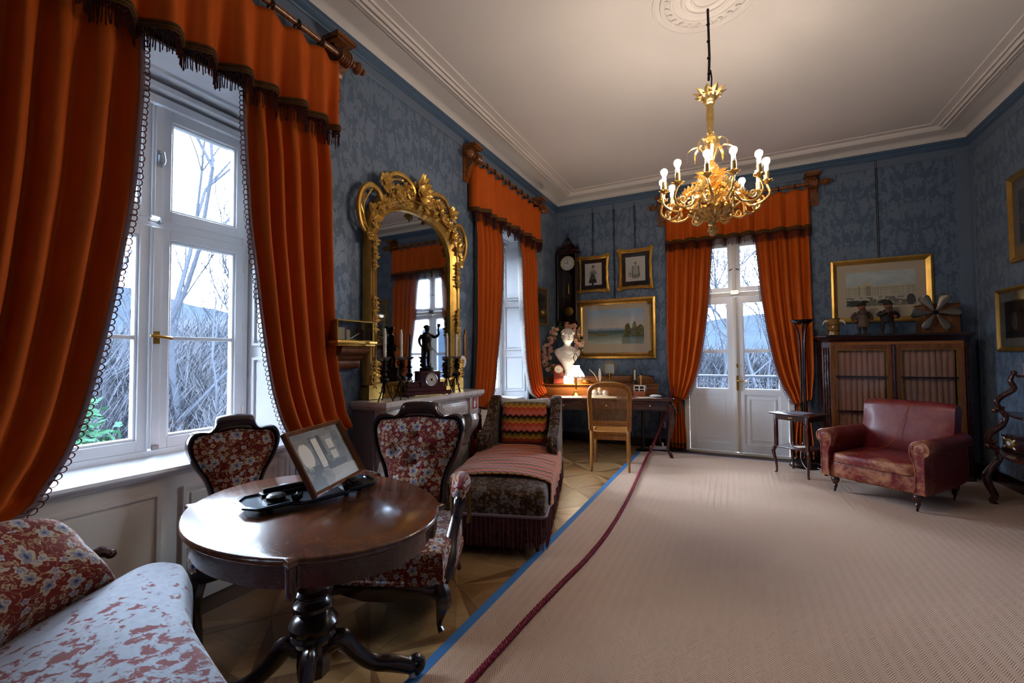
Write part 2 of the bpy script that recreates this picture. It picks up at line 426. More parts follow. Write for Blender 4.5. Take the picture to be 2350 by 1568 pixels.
def sheen_seat():
    t = NT('tapestry_sofa_seat_painted_sheen'); co = t.co(); x, y, z = t.xyz(co)
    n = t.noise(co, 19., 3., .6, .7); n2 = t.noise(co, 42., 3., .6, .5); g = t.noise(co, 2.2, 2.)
    painted_sheen = t.ramp(t.m('ADD', t.m('MULTIPLY', x, -.9), t.m('MULTIPLY', g, .6)), -1.0, .35)  # paler towards the window end: grazing daylight sheen painted into the colour
    thr = t.m('MULTIPLY_ADD', painted_sheen, -.27, .62)
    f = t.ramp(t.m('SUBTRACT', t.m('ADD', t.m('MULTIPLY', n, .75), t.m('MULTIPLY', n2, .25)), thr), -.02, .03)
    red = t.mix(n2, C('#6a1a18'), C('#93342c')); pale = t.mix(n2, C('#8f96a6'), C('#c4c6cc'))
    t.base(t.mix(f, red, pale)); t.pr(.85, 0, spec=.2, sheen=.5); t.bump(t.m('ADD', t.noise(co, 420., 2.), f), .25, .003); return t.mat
M_sofa_seat = sheen_seat()
def knit(name, axis, per, wob_axis, amp=.006, wper=.055):
    """zigzag knit stripes: salmon, coral, ochre, olive, dark brown"""
    t = NT(name); co = t.co(); c3 = t.xyz(co); a = c3[axis]; b = c3[wob_axis]
    a = t.m('ADD', a, t.m('MULTIPLY', t.m('SINE', t.m('MULTIPLY', b, 2*pi/wper)), amp))
    n = t.m('DIVIDE', a, per); f = t.m('SUBTRACT', n, t.m('FLOOR', n))
    cr = t.n('ShaderNodeValToRGB'); cr.color_ramp.interpolation = 'CONSTANT'; t.set(cr.inputs[0], f)
    e = cr.color_ramp.elements
    stops = [(0., '#d8705c'), (.26, '#cc5034'), (.46, '#cc8c34'), (.60, '#8a7024'), (.72, '#4e4418'), (.82, '#160e0a'), (.93, '#c0524a')]
    e[0].position, e[0].color = 0., C(stops[0][1]); e[1].position, e[1].color = stops[1][0], C(stops[1][1])
    for q, h in stops[2:]:
        x = e.new(q); x.color = C(h)
    nz = t.noise(co, 240., 3.)
    t.base(t.mix(t.m('MULTIPLY', nz, .22), cr.outputs[0], mul(C('#5a2018'), .8))); t.pr(.95, 0, spec=.1, sheen=.4)
    t.bump(t.m('ADD', nz, t.m('MULTIPLY', t.m('SINE', t.m('MULTIPLY', f, 2*pi*5)), .35)), .5, .004); return t.mat
M_knit_blanket = knit('zigzag_knit_blanket', 1, .088, 0)
M_knit_pillow = knit('zigzag_knit_pillow', 2, .15, 0, .008, .06)
M_linen = mat('white_linen', '#cfc8c0', .85, var=.06, nsc=20., bump=.3, bsc=200., sheen=.3)
def leather():
    t = NT('worn_red_leather'); co = t.co(); n = t.noise(co, 5.5, 6., .7, .6); n2 = t.noise(co, 22., 5., .7)
    cr = t.noise(co, 70., 4.)
    f = t.ramp(t.m('ADD', t.m('MULTIPLY', n, .8), t.m('MULTIPLY', n2, .25)), .47, .63)
    x, y, z = t.xyz(co)
    base = t.mix(n2, C('#4e1016'), C('#821a22'))
    edge = t.ramp(z, .50, .16)       # the low front and arm fronts are rubbed bare
    fr = t.ramp(y, -.18, -.40)
    w = t.m('MULTIPLY', f, t.m('MAXIMUM', fr, .12))
    t.base(t.mix(w, base, C('#b07a58'))); t.pr(t.m('MULTIPLY_ADD', n2, .2, .3), 0, coat=.1); t.bump(t.m('ADD', cr, n), .25, .004); return t.mat
M_leather = leather()
def marble():
    t = NT('veined_marble'); co = t.co(); w = t.noise(co, 3., 6., .6, 1.5); v = t.m('SUBTRACT', 1., t.ramp(t.m('ABSOLUTE', t.m('SUBTRACT', w, .5)), .0, .06))
    t.base(t.mix(t.m('MULTIPLY', v, .35), C('#cfc6c0'), C('#8d8380'))); t.pr(.25, 0, coat=.2); return t.mat
M_marble = marble()
M_greystone = mat('grey_stone', '#7f767c', .5, var=.12, nsc=8., bump=.1)
M_plaster = mat('white_plaster', '#e8e2da', .6, var=.03)
M_paper = mat('old_paper', '#d8cbb4', .8, var=.06)
M_mount = mat('cream_mount_board', '#e2cdb2', .8, var=.04)
M_blackmount = mat('black_mount_board', '#15141b', .7, var=.1)
M_redpaint = mat('red_paint', '#a3160f', .3, var=.06)
M_yellow = mat('yellow_plastic', '#d8a414', .4)
M_black = mat('black_rubber', '#0c0c0e', .5)
M_whiteplastic = mat('white_plastic', '#dedfe0', .35)
M_candle = mat('ivory_wax', '#e4dccb', .45, var=.03)
def emis(name, col, st):
    t = NT(name); t.base(C('#ffffff')); nz = t.noise(t.co(), 8., 1.); t.pr(.4, 0); t.set(t.b.inputs['Emission Color'], col)
    t.set(t.b.inputs['Emission Strength'], t.m('MULTIPLY_ADD', nz, .02*st, .99*st)); return t.mat
M_bulb = emis('lit_bulb', (1., .84, .68, 1), BULB)
M_silkpleat = mat('apricot_silk', '#c48e76', .6, var=.12, nsc=30., sheen=.4)
# ---------------------------------------------------------------- the room
XR, YF, YB, ZC = 4.983, 6.715, -3.9, 3.85
WINY = (1.285, 4.90, -2.33)  # the last window is unseen, added to let in fill light
# floor slab and parquet
fl = struct(MB().b2((-.45, YB, -.2), (XR+.1, YF+.3, -.012)).build('floor', M_subfloor, smooth=0), 'star patterned oak parquet floor')
mod = .69
def tri(p): return [tuple(q) for q in p]
pieces = []
for iy in range(-2, 8):
    for ix in range(-1, 2):
        cx, cy = .75+ix*mod, 1.846+iy*mod
        if cy > 6.9 or cy < .1: continue
        h = mod/2
        for q in range(4):
            a = q*pi/2; ca, sa = cos(a), sin(a)
            rot = lambda x, y: (cx+x*ca-y*sa, cy+x*sa+y*ca)
            k = .36*h
            pieces.append(([rot(0, 0), rot(k, 0), rot(h, h)], 3))         # two halves of a star point
            pieces.append(([rot(0, 0), rot(h, h), rot(0, k)], 2))
            pieces.append(([rot(k, 0), rot(h, 0), rot(h, h)], q % 2))       # side wedges
            pieces.append(([rot(0, k), rot(h, h), rot(0, h)], (q+1) % 2))
npc = nbl = 0; rest = [MB() for _ in range(4)]
for pts, mi in pieces:
    gx = sum(p[0] for p in pts)/3; gy = sum(p[1] for p in pts)/3
    if gx < -.05 or gx > 1.45 or gy > YF or gy < .1: continue   # the rest lies under the carpet
    s = .994
    pp = [((x-gx)*s+gx, (y-gy)*s+gy) for x, y in pts]
    pp = [(min(max(x, -.11), 1.8), min(y, YF+.02)) for x, y in pp]
    npc += 1
    if (gx < .5 and gy < .6) or gy > 6.5: rest[mi].prism(pp, -.012, -.0004*(npc % 3)); continue    # behind the sofa, under the desk
    MB().prism(pp, -.012, -.0004*(npc % 3)).build('parquet_block', M_parq[mi], fl, smooth=0); nbl += 1
for mi in range(4):
    if rest[mi].v: rest[mi].build('parquet_remainder', M_parq[mi], fl, smooth=0)['kind'] = 'stuff'
assert nbl <= 300, nbl
# carpet
cp = thing('sisal_carpet', 'beige herringbone sisal carpet with blue edging tape covering the floor', 'carpet', (1.34, YB+.05, 0))
cw, cl = XR-.012-1.34, 6.43-(YB+.05)
MB().b2((.05, 0, .0005), (cw, cl-.03, .0095)).build('weave', M_sisal, cp, smooth=0)
MB().b2((0, 0, .0005), (.05, cl, .0105)).build('edging_tape', M_bluetape, cp, smooth=0, bevel=.003, label='blue cotton edging tape')
MB().b2((.05, cl-.03, .0005), (cw, cl, .0105)).build('edging_tape', M_bluetape, cp, smooth=0, bevel=.003, label='blue cotton edging tape')
# walls: solid boxes around the openings
NW0, NW1 = .655, 1.10        # half niche width at the glass is .535, at the room face .655
def wall_left():
    m = MB(); x0, x1 = -.48, 0.
    ys = [YB-.3]
    for yc in sorted(WINY): ys += [yc-.655, yc+.655]
    ys.append(YF+.45)
    for i in range(0, len(ys), 2): m.b2((x0, ys[i], -.2), (x1, ys[i+1], 4.05))
    for yc in WINY: m.b2((x0, yc-.655, 2.97), (x1, yc+.655, 4.05))
    return m
wl = struct(wall_left().build('wall_left', M_damask_y, smooth=0), 'left wall covered in blue damask wallpaper')
DX = 2.585
m = MB()
m.b2((0, YF, -.2), (DX-.66, YF+.45, 4.05)); m.b2((DX+.66, YF, -.2), (XR+.3, YF+.45, 4.05)); m.b2((DX-.66, YF, 2.97), (DX+.66, YF+.45, 4.05)); m.b2((DX-.66, YF+.0, -.2), (DX+.66, YF+.45, -.005))
wf = struct(m.build('wall_far', M_damask_x, smooth=0), 'far wall covered in blue damask wallpaper')
wr = struct(MB().b2((XR, YB-.3, -.2), (XR+.3, YF, 4.05)).build('wall_right', M_damask_y, smooth=0), 'right wall covered in dark blue damask wallpaper')
wb = struct(MB().b2((0, YB-.3, -.2), (XR, YB, 4.05)).build('wall_back', M_damask_x, smooth=0), 'wall behind the viewer in blue damask wallpaper')
ce = struct(MB().b2((-.48, YB-.3, ZC), (XR+.3, YF+.45, 4.05)).build('ceiling', M_ceil, smooth=0), 'plain off white plaster ceiling')
def rectloop(d, z): return [(d, YB+d, z), (XR-d, YB+d, z), (XR-d, YF-d, z), (d, YF-d, z)]
def ringmould(name, prof, m_, label, smooth=25):
    mb = MB(); mb.loft([rectloop(d, z) for d, z in prof], False, False)
    return struct(mb.build(name, m_, smooth=smooth), label)
cove = [(.0, 3.785)]+[(.012+.075*(1-cos(a)), 3.785+.065*sin(a)) for a in [pi/2*i/6 for i in range(7)]]
ringmould('trim_1', cove, M_ceil, 'white cove between wall and ceiling')
def bead(d, w, h): return [(d+w*i/8, ZC-h*sin(pi*i/8)) for i in range(9)]
pm = [(.235, ZC+.001), (.24, ZC-.012), (.262, ZC-.012)]+bead(.262, .03, .022)+[(.296, ZC-.010), (.310, ZC-.016)]+bead(.310, .03, .03)+[(.344, ZC-.010), (.362, ZC-.010), (.37, ZC-.022), (.378, ZC-.008), (.45, ZC-.008), (.455, ZC+.001)]
ringmould('trim_2', pm, M_ceil, 'white stucco moulding running around the ceiling')
ringmould('trim_3', [(0., 3.695), (.012, 3.70), (.018, 3.712), (.03, 3.72), (.034, 3.745), (.024, 3.752), (.034, 3.762), (.036, 3.788), (.0, 3.789)], M_cornice, 'dark blue painted cornice under the ceiling')
ringmould('trim_4', [(0., 3.605), (.006, 3.606), (.010, 3.612), (.010, 3.694), (0., 3.695)], M_border, 'pale blue painted band below the cornice')
def strip(name, a, b, label): return struct(MB().b2(a, b).build(name, M_border, smooth=0, bevel=.003), label)
strip('trim_5', (0, YF-.010, 0), (.085, YF, 3.61), 'pale blue corner strip on the far wall beside the wall clock')
strip('trim_6', (0, YF-.10, 0), (.010, YF-.01, 3.61), 'pale blue corner strip on the left wall')
strip('trim_7', (XR-.12, YF-.012, 0), (XR, YF, 3.61), 'pale blue corner strip on the far wall beside the cabinet')
strip('trim_8', (XR-.012, YF-.09, 0), (XR, YF-.012, 3.61), 'pale blue corner strip on the right wall')
# baseboards
def baseb(name, a, b, label): return struct(MB().b2(a, b).build(name, M_darkwood, smooth=0, bevel=.004), label)
baseb('baseboard_far', (.02, YF-.02, 0), (DX-.70, YF, .13), 'dark baseboard of the far wall')
baseb('baseboard_far_2', (DX+.70, YF-.02, 0), (XR-.02, YF, .13), 'dark baseboard of the far wall beside the cabinet')
baseb('baseboard_right', (XR-.02, YB, 0), (XR, YF-.02, .13), 'dark baseboard of the right wall')
baseb('baseboard_left', (0, 1.95, 0), (.02, 4.24, .13), 'dark baseboard of the left wall between the windows')
# ceiling rosette
mb = MB()
for r_, w_, h_ in [(.10, .02, .02), (.16, .03, .03), (.235, .02, .015), (.30, .035, .03), (.36, .02, .015)]:
    mb.torus((0, 0, 0), r_, w_*.55, 48, 8, MX.Diagonal((1, 1, h_/w_, 1)))
ro = struct(mb.build('trim_9', M_ceil), 'round stucco rosette above the chandelier'); ro.location = (2.46, 3.28, ZC)
lm = MB()
for i in range(24):
    a = 2*pi*i/24; lm.leaf((.25*cos(a), .25*sin(a), -.006), (cos(a), sin(a), 0), (0, 0, -1), .05, .018, .1)
lm.build('leaf_ring', M_ceil, ro)
# windows in the left wall ------------------------------------------------
GX = -.36
def make_window(n, yc, sill=True):
    w = struct(bpy.data.objects.new('window_%d' % n, None), ['white casement window of four sashes with bare trees outside', 'white casement window beside the wall clock', 'unseen casement window added behind the viewer for fill light'][n-1])
    COL.objects.link(w); w.location = (0, yc, 0)
    m = MB(); hw = .535
    # fixed frame: jambs, head, sill rail, transom
    m.b2((GX-.05, -hw, .79), (GX+.012, -hw+.035, 2.97)); m.b2((GX-.05, hw-.035, .79), (GX+.012, hw, 2.97))
    m.b2((GX-.05, -hw, 2.79), (GX+.0, hw, 2.97)); m.b2((GX-.05, -hw, .77), (GX+.02, hw, .835)); m.b2((GX-.05, -hw, 2.10), (GX+.005, hw, 2.145))
    m.b2((GX+.0, -hw, 2.80), (GX+.05, hw, 2.845)); m.b2((GX+.0, -hw, 2.87), (GX+.09, hw, 2.90)); m.b2((GX+.0, -hw, 2.935), (GX+.14, hw, 2.97))
    m.build('frame', M_white, w, smooth=0)
    # splayed reveals with panels, head and niche floor to the wall face
    r = MB()
    for s in (-1, 1):
        y0, y1 = s*hw, s*.66
        pl = [(GX-.05, y0), (0.004, y1), (0.004, y1+s*.004), (GX-.05, s*.70)]
        r.prism(pl if s > 0 else pl[::-1], 0, 2.99)
    r.b2((GX-.05, -.66, 2.955), (0.0, .66, 2.99))
    r.build('reveal', M_white, w, smooth=0)
    for s in (-1, 1):
        for (z0, z1) in ((.86, 1.35), (1.43, 2.05), (2.13, 2.85), (.12, .72)):
            p = MB(); d = V((-GX, .125*s, 0)); L = d.length; d.normalize()
            nrm = V((d.y, -d.x, 0))*s
            Mp = MX(((d.x, nrm.x, 0, GX), (d.y, nrm.y, 0, s*hw), (0, 0, 1, 0), (0, 0, 0, 1)))
            for a, b in (((.05, 0, z0), (L-.05, .010, z0+.016)), ((.05, 0, z1-.016), (L-.05, .010, z1)), ((.05, 0, z0+.016), (.066, .010, z1-.016)), ((L-.066, 0, z0+.016), (L-.05, .010, z1-.016))):
                p.b2(a, b, Mp)
            p.b2((.085, 0, z0+.035), (L-.085, .006, z1-.035), Mp)
            p.build('reveal_panel', M_white, w, smooth=0)
    # sashes
    for (z0, z1, bars) in ((2.145, 2.80, ()), (.835, 2.10, (1.465,))):
        for s in (-1, 1):
            sm = MB(); a, b = (0.018, hw-.03) if s > 0 else (-hw+.03, -.018)
            st = .055
            for q0, q1 in (((a, z0), (a+st, z1)), ((b-st, z0), (b, z1)), ((a+st, z0), (b-st, z0+.062)), ((a+st, z1-.062), (b-st, z1))):
                sm.b2((GX-.045, q0[0], q0[1]), (GX+.018, q1[0], q1[1]))
            for q0, q1 in (((a+st, z0+.062), (a+st+.014, z1-.062)), ((b-st-.014, z0+.062), (b-st, z1-.062)), ((a+st+.014, z0+.062), (b-st-.014, z0+.076)), ((a+st+.014, z1-.076), (b-st-.014, z1-.062))):
                sm.b2((GX-.035, q0[0], q0[1]), (GX+.006, q1[0], q1[1]))
            for zb in bars: sm.b2((GX-.03, a+st+.014, zb-.012), (GX+.008, b-st-.014, zb+.012))
            so = sm.build('sash', M_white, w, smooth=0, bevel=.003, bseg=1)
            zz = [z0+.07]+list(bars)+[z1-.07]
            for k in range(len(zz)-1):
                MB().b2((GX-.018, a+st+.005, zz[k]), (GX-.014, b-st-.005, zz[k+1])).build('pane', M_glass, so, smooth=0)
        mm = MB(); mm.b2((GX+.018, -.030, z0+.01), (GX+.036, .030, z1-.01)); mm.b2((GX+.036, -.018, z0+.01), (GX+.044, .018, z1-.01))
        mm.build('meeting_strip', M_white, w, smooth=0, bevel=.004)
    # fittings
    h = MB(); h.b2((GX+.044, -.014, 1.43), (GX+.052, .014, 1.50)); h.tube([(GX+.05, 0, 1.47), (GX+.085, 0, 1.47)], .008, 8)
    h.tube([(GX+.085, -.045, 1.473), (GX+.088, 0, 1.47), (GX+.085, .06, 1.462)], [.006, .009, .007], 8)
    h.build('handle', M_brass, w, label='brass espagnolette handle')
    h = MB(); h.b2((GX+.044, -.012, 2.44), (GX+.052, .012, 2.53)); h.tube([(GX+.05, 0, 2.52), (GX+.075, .004, 2.515), (GX+.078, .01, 2.47), (GX+.06, .012, 2.455)], .007, 8)
    h.build('latch', M_steel, w, label='steel latch')
    h = MB(); h.ball((GX+.05, 0, 2.118), .013); h.tube([(GX+.05, -.05, 2.12), (GX+.05, .02, 2.118)], .005, 6); h.b2((GX+.044, -.016, .84), (GX+.06, .016, .862))
    h.build('bolt', M_steel, w)
    for zh in (1.0, 1.55, 1.95, 2.3, 2.65):
        for s in (-1, 1): MB().tube([(GX+.022, s*(hw-.03), zh-.03), (GX+.022, s*(hw-.03), zh+.03)], .007, 8).build('hinge', M_whitewarm, w)
    # sill and panelled apron
    b = MB(); b.prism([(GX-.02, .755), (GX+.02, .80), (-.085, .785), (-.06, .775), (-.055, .76), (-.065, .748), (-.085, .744), (-.095, .728), (-.115, .72), (GX, .72)], -.645, .645, MX(((1, 0, 0, 0), (0, 0, 1, 0), (0, 1, 0, 0), (0, 0, 0, 1))))
    b.build('sill', M_white, w, smooth=30, bevel=0)
    ap = MB(); ap.b2((-.30, -.66, 0), (-.125, .66, .73)); ap.b2((-.125, -.64, 0), (-.11, .64, .10))
    for (y0, y1) in ((-.60, -.05), (.05, .60)):
        for a, c in (((y0, .17), (y1, .19)), ((y0, .63), (y1, .65)), ((y0, .19), (y0+.02, .63)), ((y1-.02, .19), (y1, .63))):
            ap.b2((-.125, a[0], a[1]), (-.113, c[0], c[1]))
        ap.b2((-.125, y0+.045, .215), (-.119, y1-.045, .605))
    ap.build('apron_panel', M_whitewarm, w, smooth=0)
    return w
for i, yc in enumerate(WINY): make_window(i+1, yc)
# balcony door in the far wall ----------------------------------------------
def make_door():
    d = struct(bpy.data.objects.new('door_1', None), 'white glazed double door to the balcony'); COL.objects.link(d); d.location = (DX, YF, 0)
    m = MB(); hw = .60; y0, y1 = -.012, .10
    m.b2((-.66, -.02, 0), (-hw, .45, 2.97)); m.b2((hw, -.02, 0), (.66, .45, 2.97)); m.b2((-.66, -.02, 2.90), (.66, .45, 2.97)); m.b2((-hw, y0+.01, 2.14), (hw, .06, 2.20)); m.b2((-hw, -.02, -.01), (hw, .45, .022))
    m.build('frame', M_whitewarm, d, smooth=0)
    for s in (-1, 1):
        a, b = (.008, hw-.004) if s > 0 else (-hw+.004, -.008)
        l = MB(); st = .085
        l.b2((a, 0, .025), (a+st, .05, 2.135)); l.b2((b-st, 0, .025), (b, .05, 2.135))
        l.b2((a+st, 0, .025), (b-st, .05, .135)); l.b2((a+st, 0, .80), (b-st, .05, .87)); l.b2((a+st, 0, 2.06), (b-st, .05, 2.135)); l.b2((a+st, .005, 1.382), (b-st, .045, 1.404))
        l.b2((a+st, .018, .135), (b-st, .032, .80))
        for q0, q1 in (((a+st+.05, .19), (b-st-.05, .205)), ((a+st+.05, .735), (b-st-.05, .75)), ((a+st+.05, .205), (a+st+.065, .735)), ((b-st-.065, .205), (b-st-.05, .735))):
            l.b2((q0[0], .008, q0[1]), (q1[0], .02, q1[1]))
        for z0, z1 in ((.87, 1.382), (1.404, 2.06)):
            for q0, q1 in (((a+st, z0), (a+st+.012, z1)), ((b-st-.012, z0), (b-st, z1)), ((a+st+.012, z0), (b-st-.012, z0+.012)), ((a+st+.012, z1-.012), (b-st-.012, z1))): l.b2((q0[0], .012, q0[1]), (q1[0], .04, q1[1]))
        lo = l.build('leaf', M_white, d, smooth=0)
        for z0, z1 in ((.87, 1.386), (1.40, 2.065)): MB().b2((a+st+.004, .024, z0), (b-st-.004, .028, z1)).build('pane', M_glass, lo, smooth=0)
        u = MB(); st = .07
        u.b2((a, 0, 2.205), (a+st, .045, 2.895)); u.b2((b-st, 0, 2.205), (b, .045, 2.895)); u.b2((a+st, 0, 2.205), (b-st, .045, 2.27)); u.b2((a+st, 0, 2.83), (b-st, .045, 2.895))
        uo = u.build('fanlight', M_white, d, smooth=0)
        MB().b2((a+st-.004, .02, 2.265), (b-st+.004, .024, 2.835)).build('pane', M_glass, uo, smooth=0)
        MB().tube([(s*.055, -.004, 2.50), (s*.055, -.03, 2.505), (s*.02, -.032, 2.515)], .007, 6).build('latch', M_blackiron, uo)
    for z0, z1 in ((.03, 2.13), (2.21, 2.89)):
        q = MB(); q.b2((-.022, -.02, z0), (.022, .0, z1)); q.b2((-.012, -.027, z0), (.012, -.02, z1)); q.build('meeting_strip', M_whitewarm, d, smooth=0, bevel=.003)
    q = MB(); q.b2((-.05, -.035, 2.165), (.055, .01, 2.225)); q.build('lock_box', M_steel, d, smooth=0, bevel=.003, label='steel bolt box')
    q = MB(); q.b2((.002, -.033, .86), (.030, -.025, 1.06)); q.tube([(.016, -.03, .99), (.016, -.075, .99), (.03, -.082, .99), (.12, -.085, .985)], .008, 8); q.b2((.004, -.033, 1.17), (.026, -.025, 1.22))
    q.build('handle', M_brass, d, label='brass lever handle on long plate')
    return d
make_door()
# ---------------------------------------------------------------- outside the windows
M_bark = mat('grey_bark', '#26292f', .9, var=.3, nsc=20., spec=0.)
M_ground = mat('winter_lawn', '#202328', .95, var=.25, nsc=.6, spec=0.)
M_hill = mat('wooded_hill', '#191e24', .95, var=.3, nsc=.25, spec=0.)
M_ever = mat('evergreen_leaves', '#1e3226', .8, var=.4, nsc=3., spec=0.)
M_twig = mat('winter_twigs', '#2b2d32', .9, var=.3, nsc=2., spec=0.)
tag(MB().b2((-260, -160, -3.4), (-.6, 260, -3.2)).build('lawn', M_ground, smooth=0), 'winter garden ground below the windows', 'ground', kind='structure')
tag(MB().b2((-.6, 7.3, -3.4), (260, 260, -3.2)).build('park_ground', M_ground, smooth=0), 'winter park ground beyond the balcony', 'ground', kind='structure')
def hill(name, f, label):
    mb = MB(); mb.grid(60, 14, f); return tag(mb.build(name, M_hill), label, 'hill', kind='structure')
hill('wooded_hill', lambda u, v: (-85-60*v, -60+240*u, -3.3+(17+6*fbm(u*9, 1.3)+8*sin(u*5.2+.3)+1.2*vn(u*90, v*9))*ss(v)), 'hazy wooded hill across the valley seen through the casement window')
hill('wooded_hill', lambda u, v: (-120+320*u, 55+50*v, -3.3+(9+5*fbm(u*9, 7.3)+1.0*vn(u*120, v*9))*ss(v)), 'wooded slope beyond the balcony')
def tree_mesh(seed, H=9., depth=5, spread=.55, r0=.11):
    rnd = random.Random(seed); mb = MB(); q = [(V((0, 0, 0)), V((0, 0, 1)), H*.36, r0, 0)]
    while q:
        p, d, L, r, k = q.pop()
        pts = [p]; dd = d.copy(); n = 4
        for i in range(n):
            dd = (dd+V((rnd.uniform(-1, 1), rnd.uniform(-1, 1), rnd.uniform(-.5, .8)))*.16).normalized(); pts.append(pts[-1]+dd*(L/n))
        mb.tube(pts, [lerp(r, r*.62, i/n) for i in range(n+1)], 5 if k < 3 else 3, caps=False)
        if k < depth:
            nb = 3 if k < 2 else rnd.choice((2, 3, 3))
            for j in range(nb+(1 if k > 1 else 0)):
                b = pts[-1] if j < 2 else pts[rnd.choice((2, 3))]
                ax = V((rnd.uniform(-1, 1), rnd.uniform(-1, 1), rnd.uniform(-.3, .6))).normalized()
                nd = (dd+ax*spread*rnd.uniform(.8, 1.5)).normalized()
                q.append((b, nd, L*rnd.uniform(.62, .82), r*.58, k+1))
    return mb.mesh('bare_branches', 60)
TM = [tree_mesh(s, 9., 6, .55, .065) for s in (3, 11, 29)]
def tree(k, loc, sc, rz, label, grp='bare winter trees outside'):
    t_ = thing('bare_tree', label, 'tree', loc, rz, grp)
    o = obj('branches', TM[k], M_bark, t_); o.scale = (sc, sc, sc); return t_
tree(0, (-10.0, 7.4, -3.3), 1.15, .3, 'bare tree whose twigs cross the lower casement pane')
tree(1, (-13.5, 10.5, -3.3), 1.25, 2.0, 'bare tree standing with forked trunk beyond the casement window')
tree(2, (-16, 8.6, -3.3), 1.2, 1.0, 'bare tree in the middle distance behind the casement window')
tree(1, (-12.0, 4.2, -3.3), 1.1, 4.0, 'bare tree half hidden by the near window curtain')
tree(2, (-11.5, 6.7, -3.3), 1.75, 2.6, 'tall bare tree whose branches cross the upper casement pane')
tree(0, (-24, 17, -3.3), 1.3, 3.0, 'bare tree far off in the valley')
tree(2, (1.2, 14.5, -3.3), 1.05, .6, 'bare tree close to the balcony railing')
tree(0, (3.2, 16.5, -3.3), 1.15, 2.2, 'bare tree a little behind the balcony railing')
tree(1, (2.2, 21, -3.3), 1.25, 1.2, 'tall bare tree behind the two nearer balcony trees')
tree(2, (5.0, 20, -3.3), 1.2, 5.2, 'bare tree half hidden behind the torchiere curtain')
tree(1, (-1.0, 19, -3.3), 1.2, 3.3, 'bare tree half hidden behind the curtain by the desk')
def bush(name, label, loc, rx, ry, rz_, n, m_, L, seed, cat='shrub', trunk=0.):
    tw = m_ is M_twig; L = L*3.2 if tw else L; n = int(n*1.3) if tw else n
    rnd = random.Random(seed); b = thing(name, label, cat, loc); mb = MB()
    for i in range(n):
        a = rnd.uniform(0, 2*pi); el = math.asin(rnd.uniform(-.5, 1)); k = rnd.uniform(.55, 1.)
        p = V((rx*k*cos(a)*cos(el), ry*k*sin(a)*cos(el), rz_*(1+k*sin(el))))
        d = V((rnd.uniform(-1, 1), rnd.uniform(-1, 1), rnd.uniform(-.4, 1)))
        d.z = abs(d.z)+.5 if tw else d.z; sdv = d.cross(V((.3, .2, 1))).normalized()*L*(.018 if tw else .35); d = d.normalized()*L
        o_ = len(mb.v); mb.v += [tuple(p), tuple(p+d*.5+sdv), tuple(p+d), tuple(p+d*.5-sdv)]; mb.f.append((o_, o_+1, o_+2, o_+3))
    mb.build('foliage', m_, b, smooth=0)['kind'] = 'stuff'
    tb = MB(); tb.tube([(0, 0, 0), (.1, 0, rz_*.6), (0, .1, rz_*(1.2+trunk))], [.14, .1, .03], 7); tb.build('stem', M_bark, b); return b
bush('evergreen_shrub', 'green ivy covered evergreen outside the casement window', (-4.6, 2.1, -3.3), 1.0, .9, 2.2, 5200, M_ever, .12, 1)
bush('evergreen_shrub', 'low evergreen shrub just below the window sill', (-3.4, 1.2, -3.3), 1.0, 1.1, 1.35, 3000, M_ever, .10, 2)
bush('leafless_hedge', 'brown leafless thicket beyond the bare trees', (-9., 9.0, -3.3), 2.6, 3.0, 2.0, 6000, M_twig, .22, 3)
bush('leafless_hedge', 'brown leafless thicket below the window sill', (-5.2, 3.8, -3.3), 1.5, 1.6, 1.5, 4000, M_twig, .16, 4)
bush('leafless_hedge', 'tangled brown thicket in the valley behind the evergreen', (-14., 6.5, -3.3), 3.0, 3.0, 2.6, 8000, M_twig, .26, 7)
bush('leafless_hedge', 'brown brushwood far beyond the casement window', (-22., 13.5, -3.3), 5.0, 5.0, 3.2, 9000, M_twig, .34, 8)
bush('leafless_hedge', 'brown leafless thicket on one side of the balcony view', (1.0, 24, -3.3), 4.0, 2.5, 2.4, 6000, M_twig, .3, 5)
bush('leafless_hedge', 'brown leafless thicket behind the balcony trees', (5.5, 25, -3.3), 4.0, 2.5, 2.4, 6000, M_twig, .3, 6)
# balcony with cast-iron railing
bal = thing('balcony', 'balcony with dark cast iron railing behind the double door', 'balcony', (DX, YF+.45, 0))
MB().b2((-1.6, 0, -.25), (1.6, 1.25, -.02)).build('deck', M_greystone, bal, smooth=0)
rl = MB(); rl.tube([(-1.6, 1.2, .98), (1.6, 1.2, .98)], .022, 8); rl.tube([(-1.6, 1.2, .12), (1.6, 1.2, .12)], .016, 8); rl.build('handrail', M_blackiron, bal)
def baluster():
    mb = MB(); mb.tube([(0, 0, .12), (0, 0, .97)], .011, 6)
    for s in (-1, 1):
        mb.tube([(s*x, 0, z) for x, z in spiral((.045, .86), .042, .014, -pi*.5, -1.1 if s else 0, 14)], .007, 5)
        mb.tube([(s*x, 0, z) for x, z in spiral((.032, .74), .03, .010, pi*.5, 1.1, 12)], .006, 5)
        mb.tube(bez([(0, 0, .62), (s*.05, 0, .68), (s*.07, 0, .78), (s*.05, 0, .92), (0, 0, .96)], 5), .006, 5)
    mb.ball((0, 0, .55), .02, 8, 6); mb.ball((0, 0, .2), .018, 8, 6)
    return mb.mesh('baluster')
bm_ = baluster()
for i in range(19): obj('baluster', bm_, M_blackiron, bal, T(-1.53+.17*i, 1.2, 0))
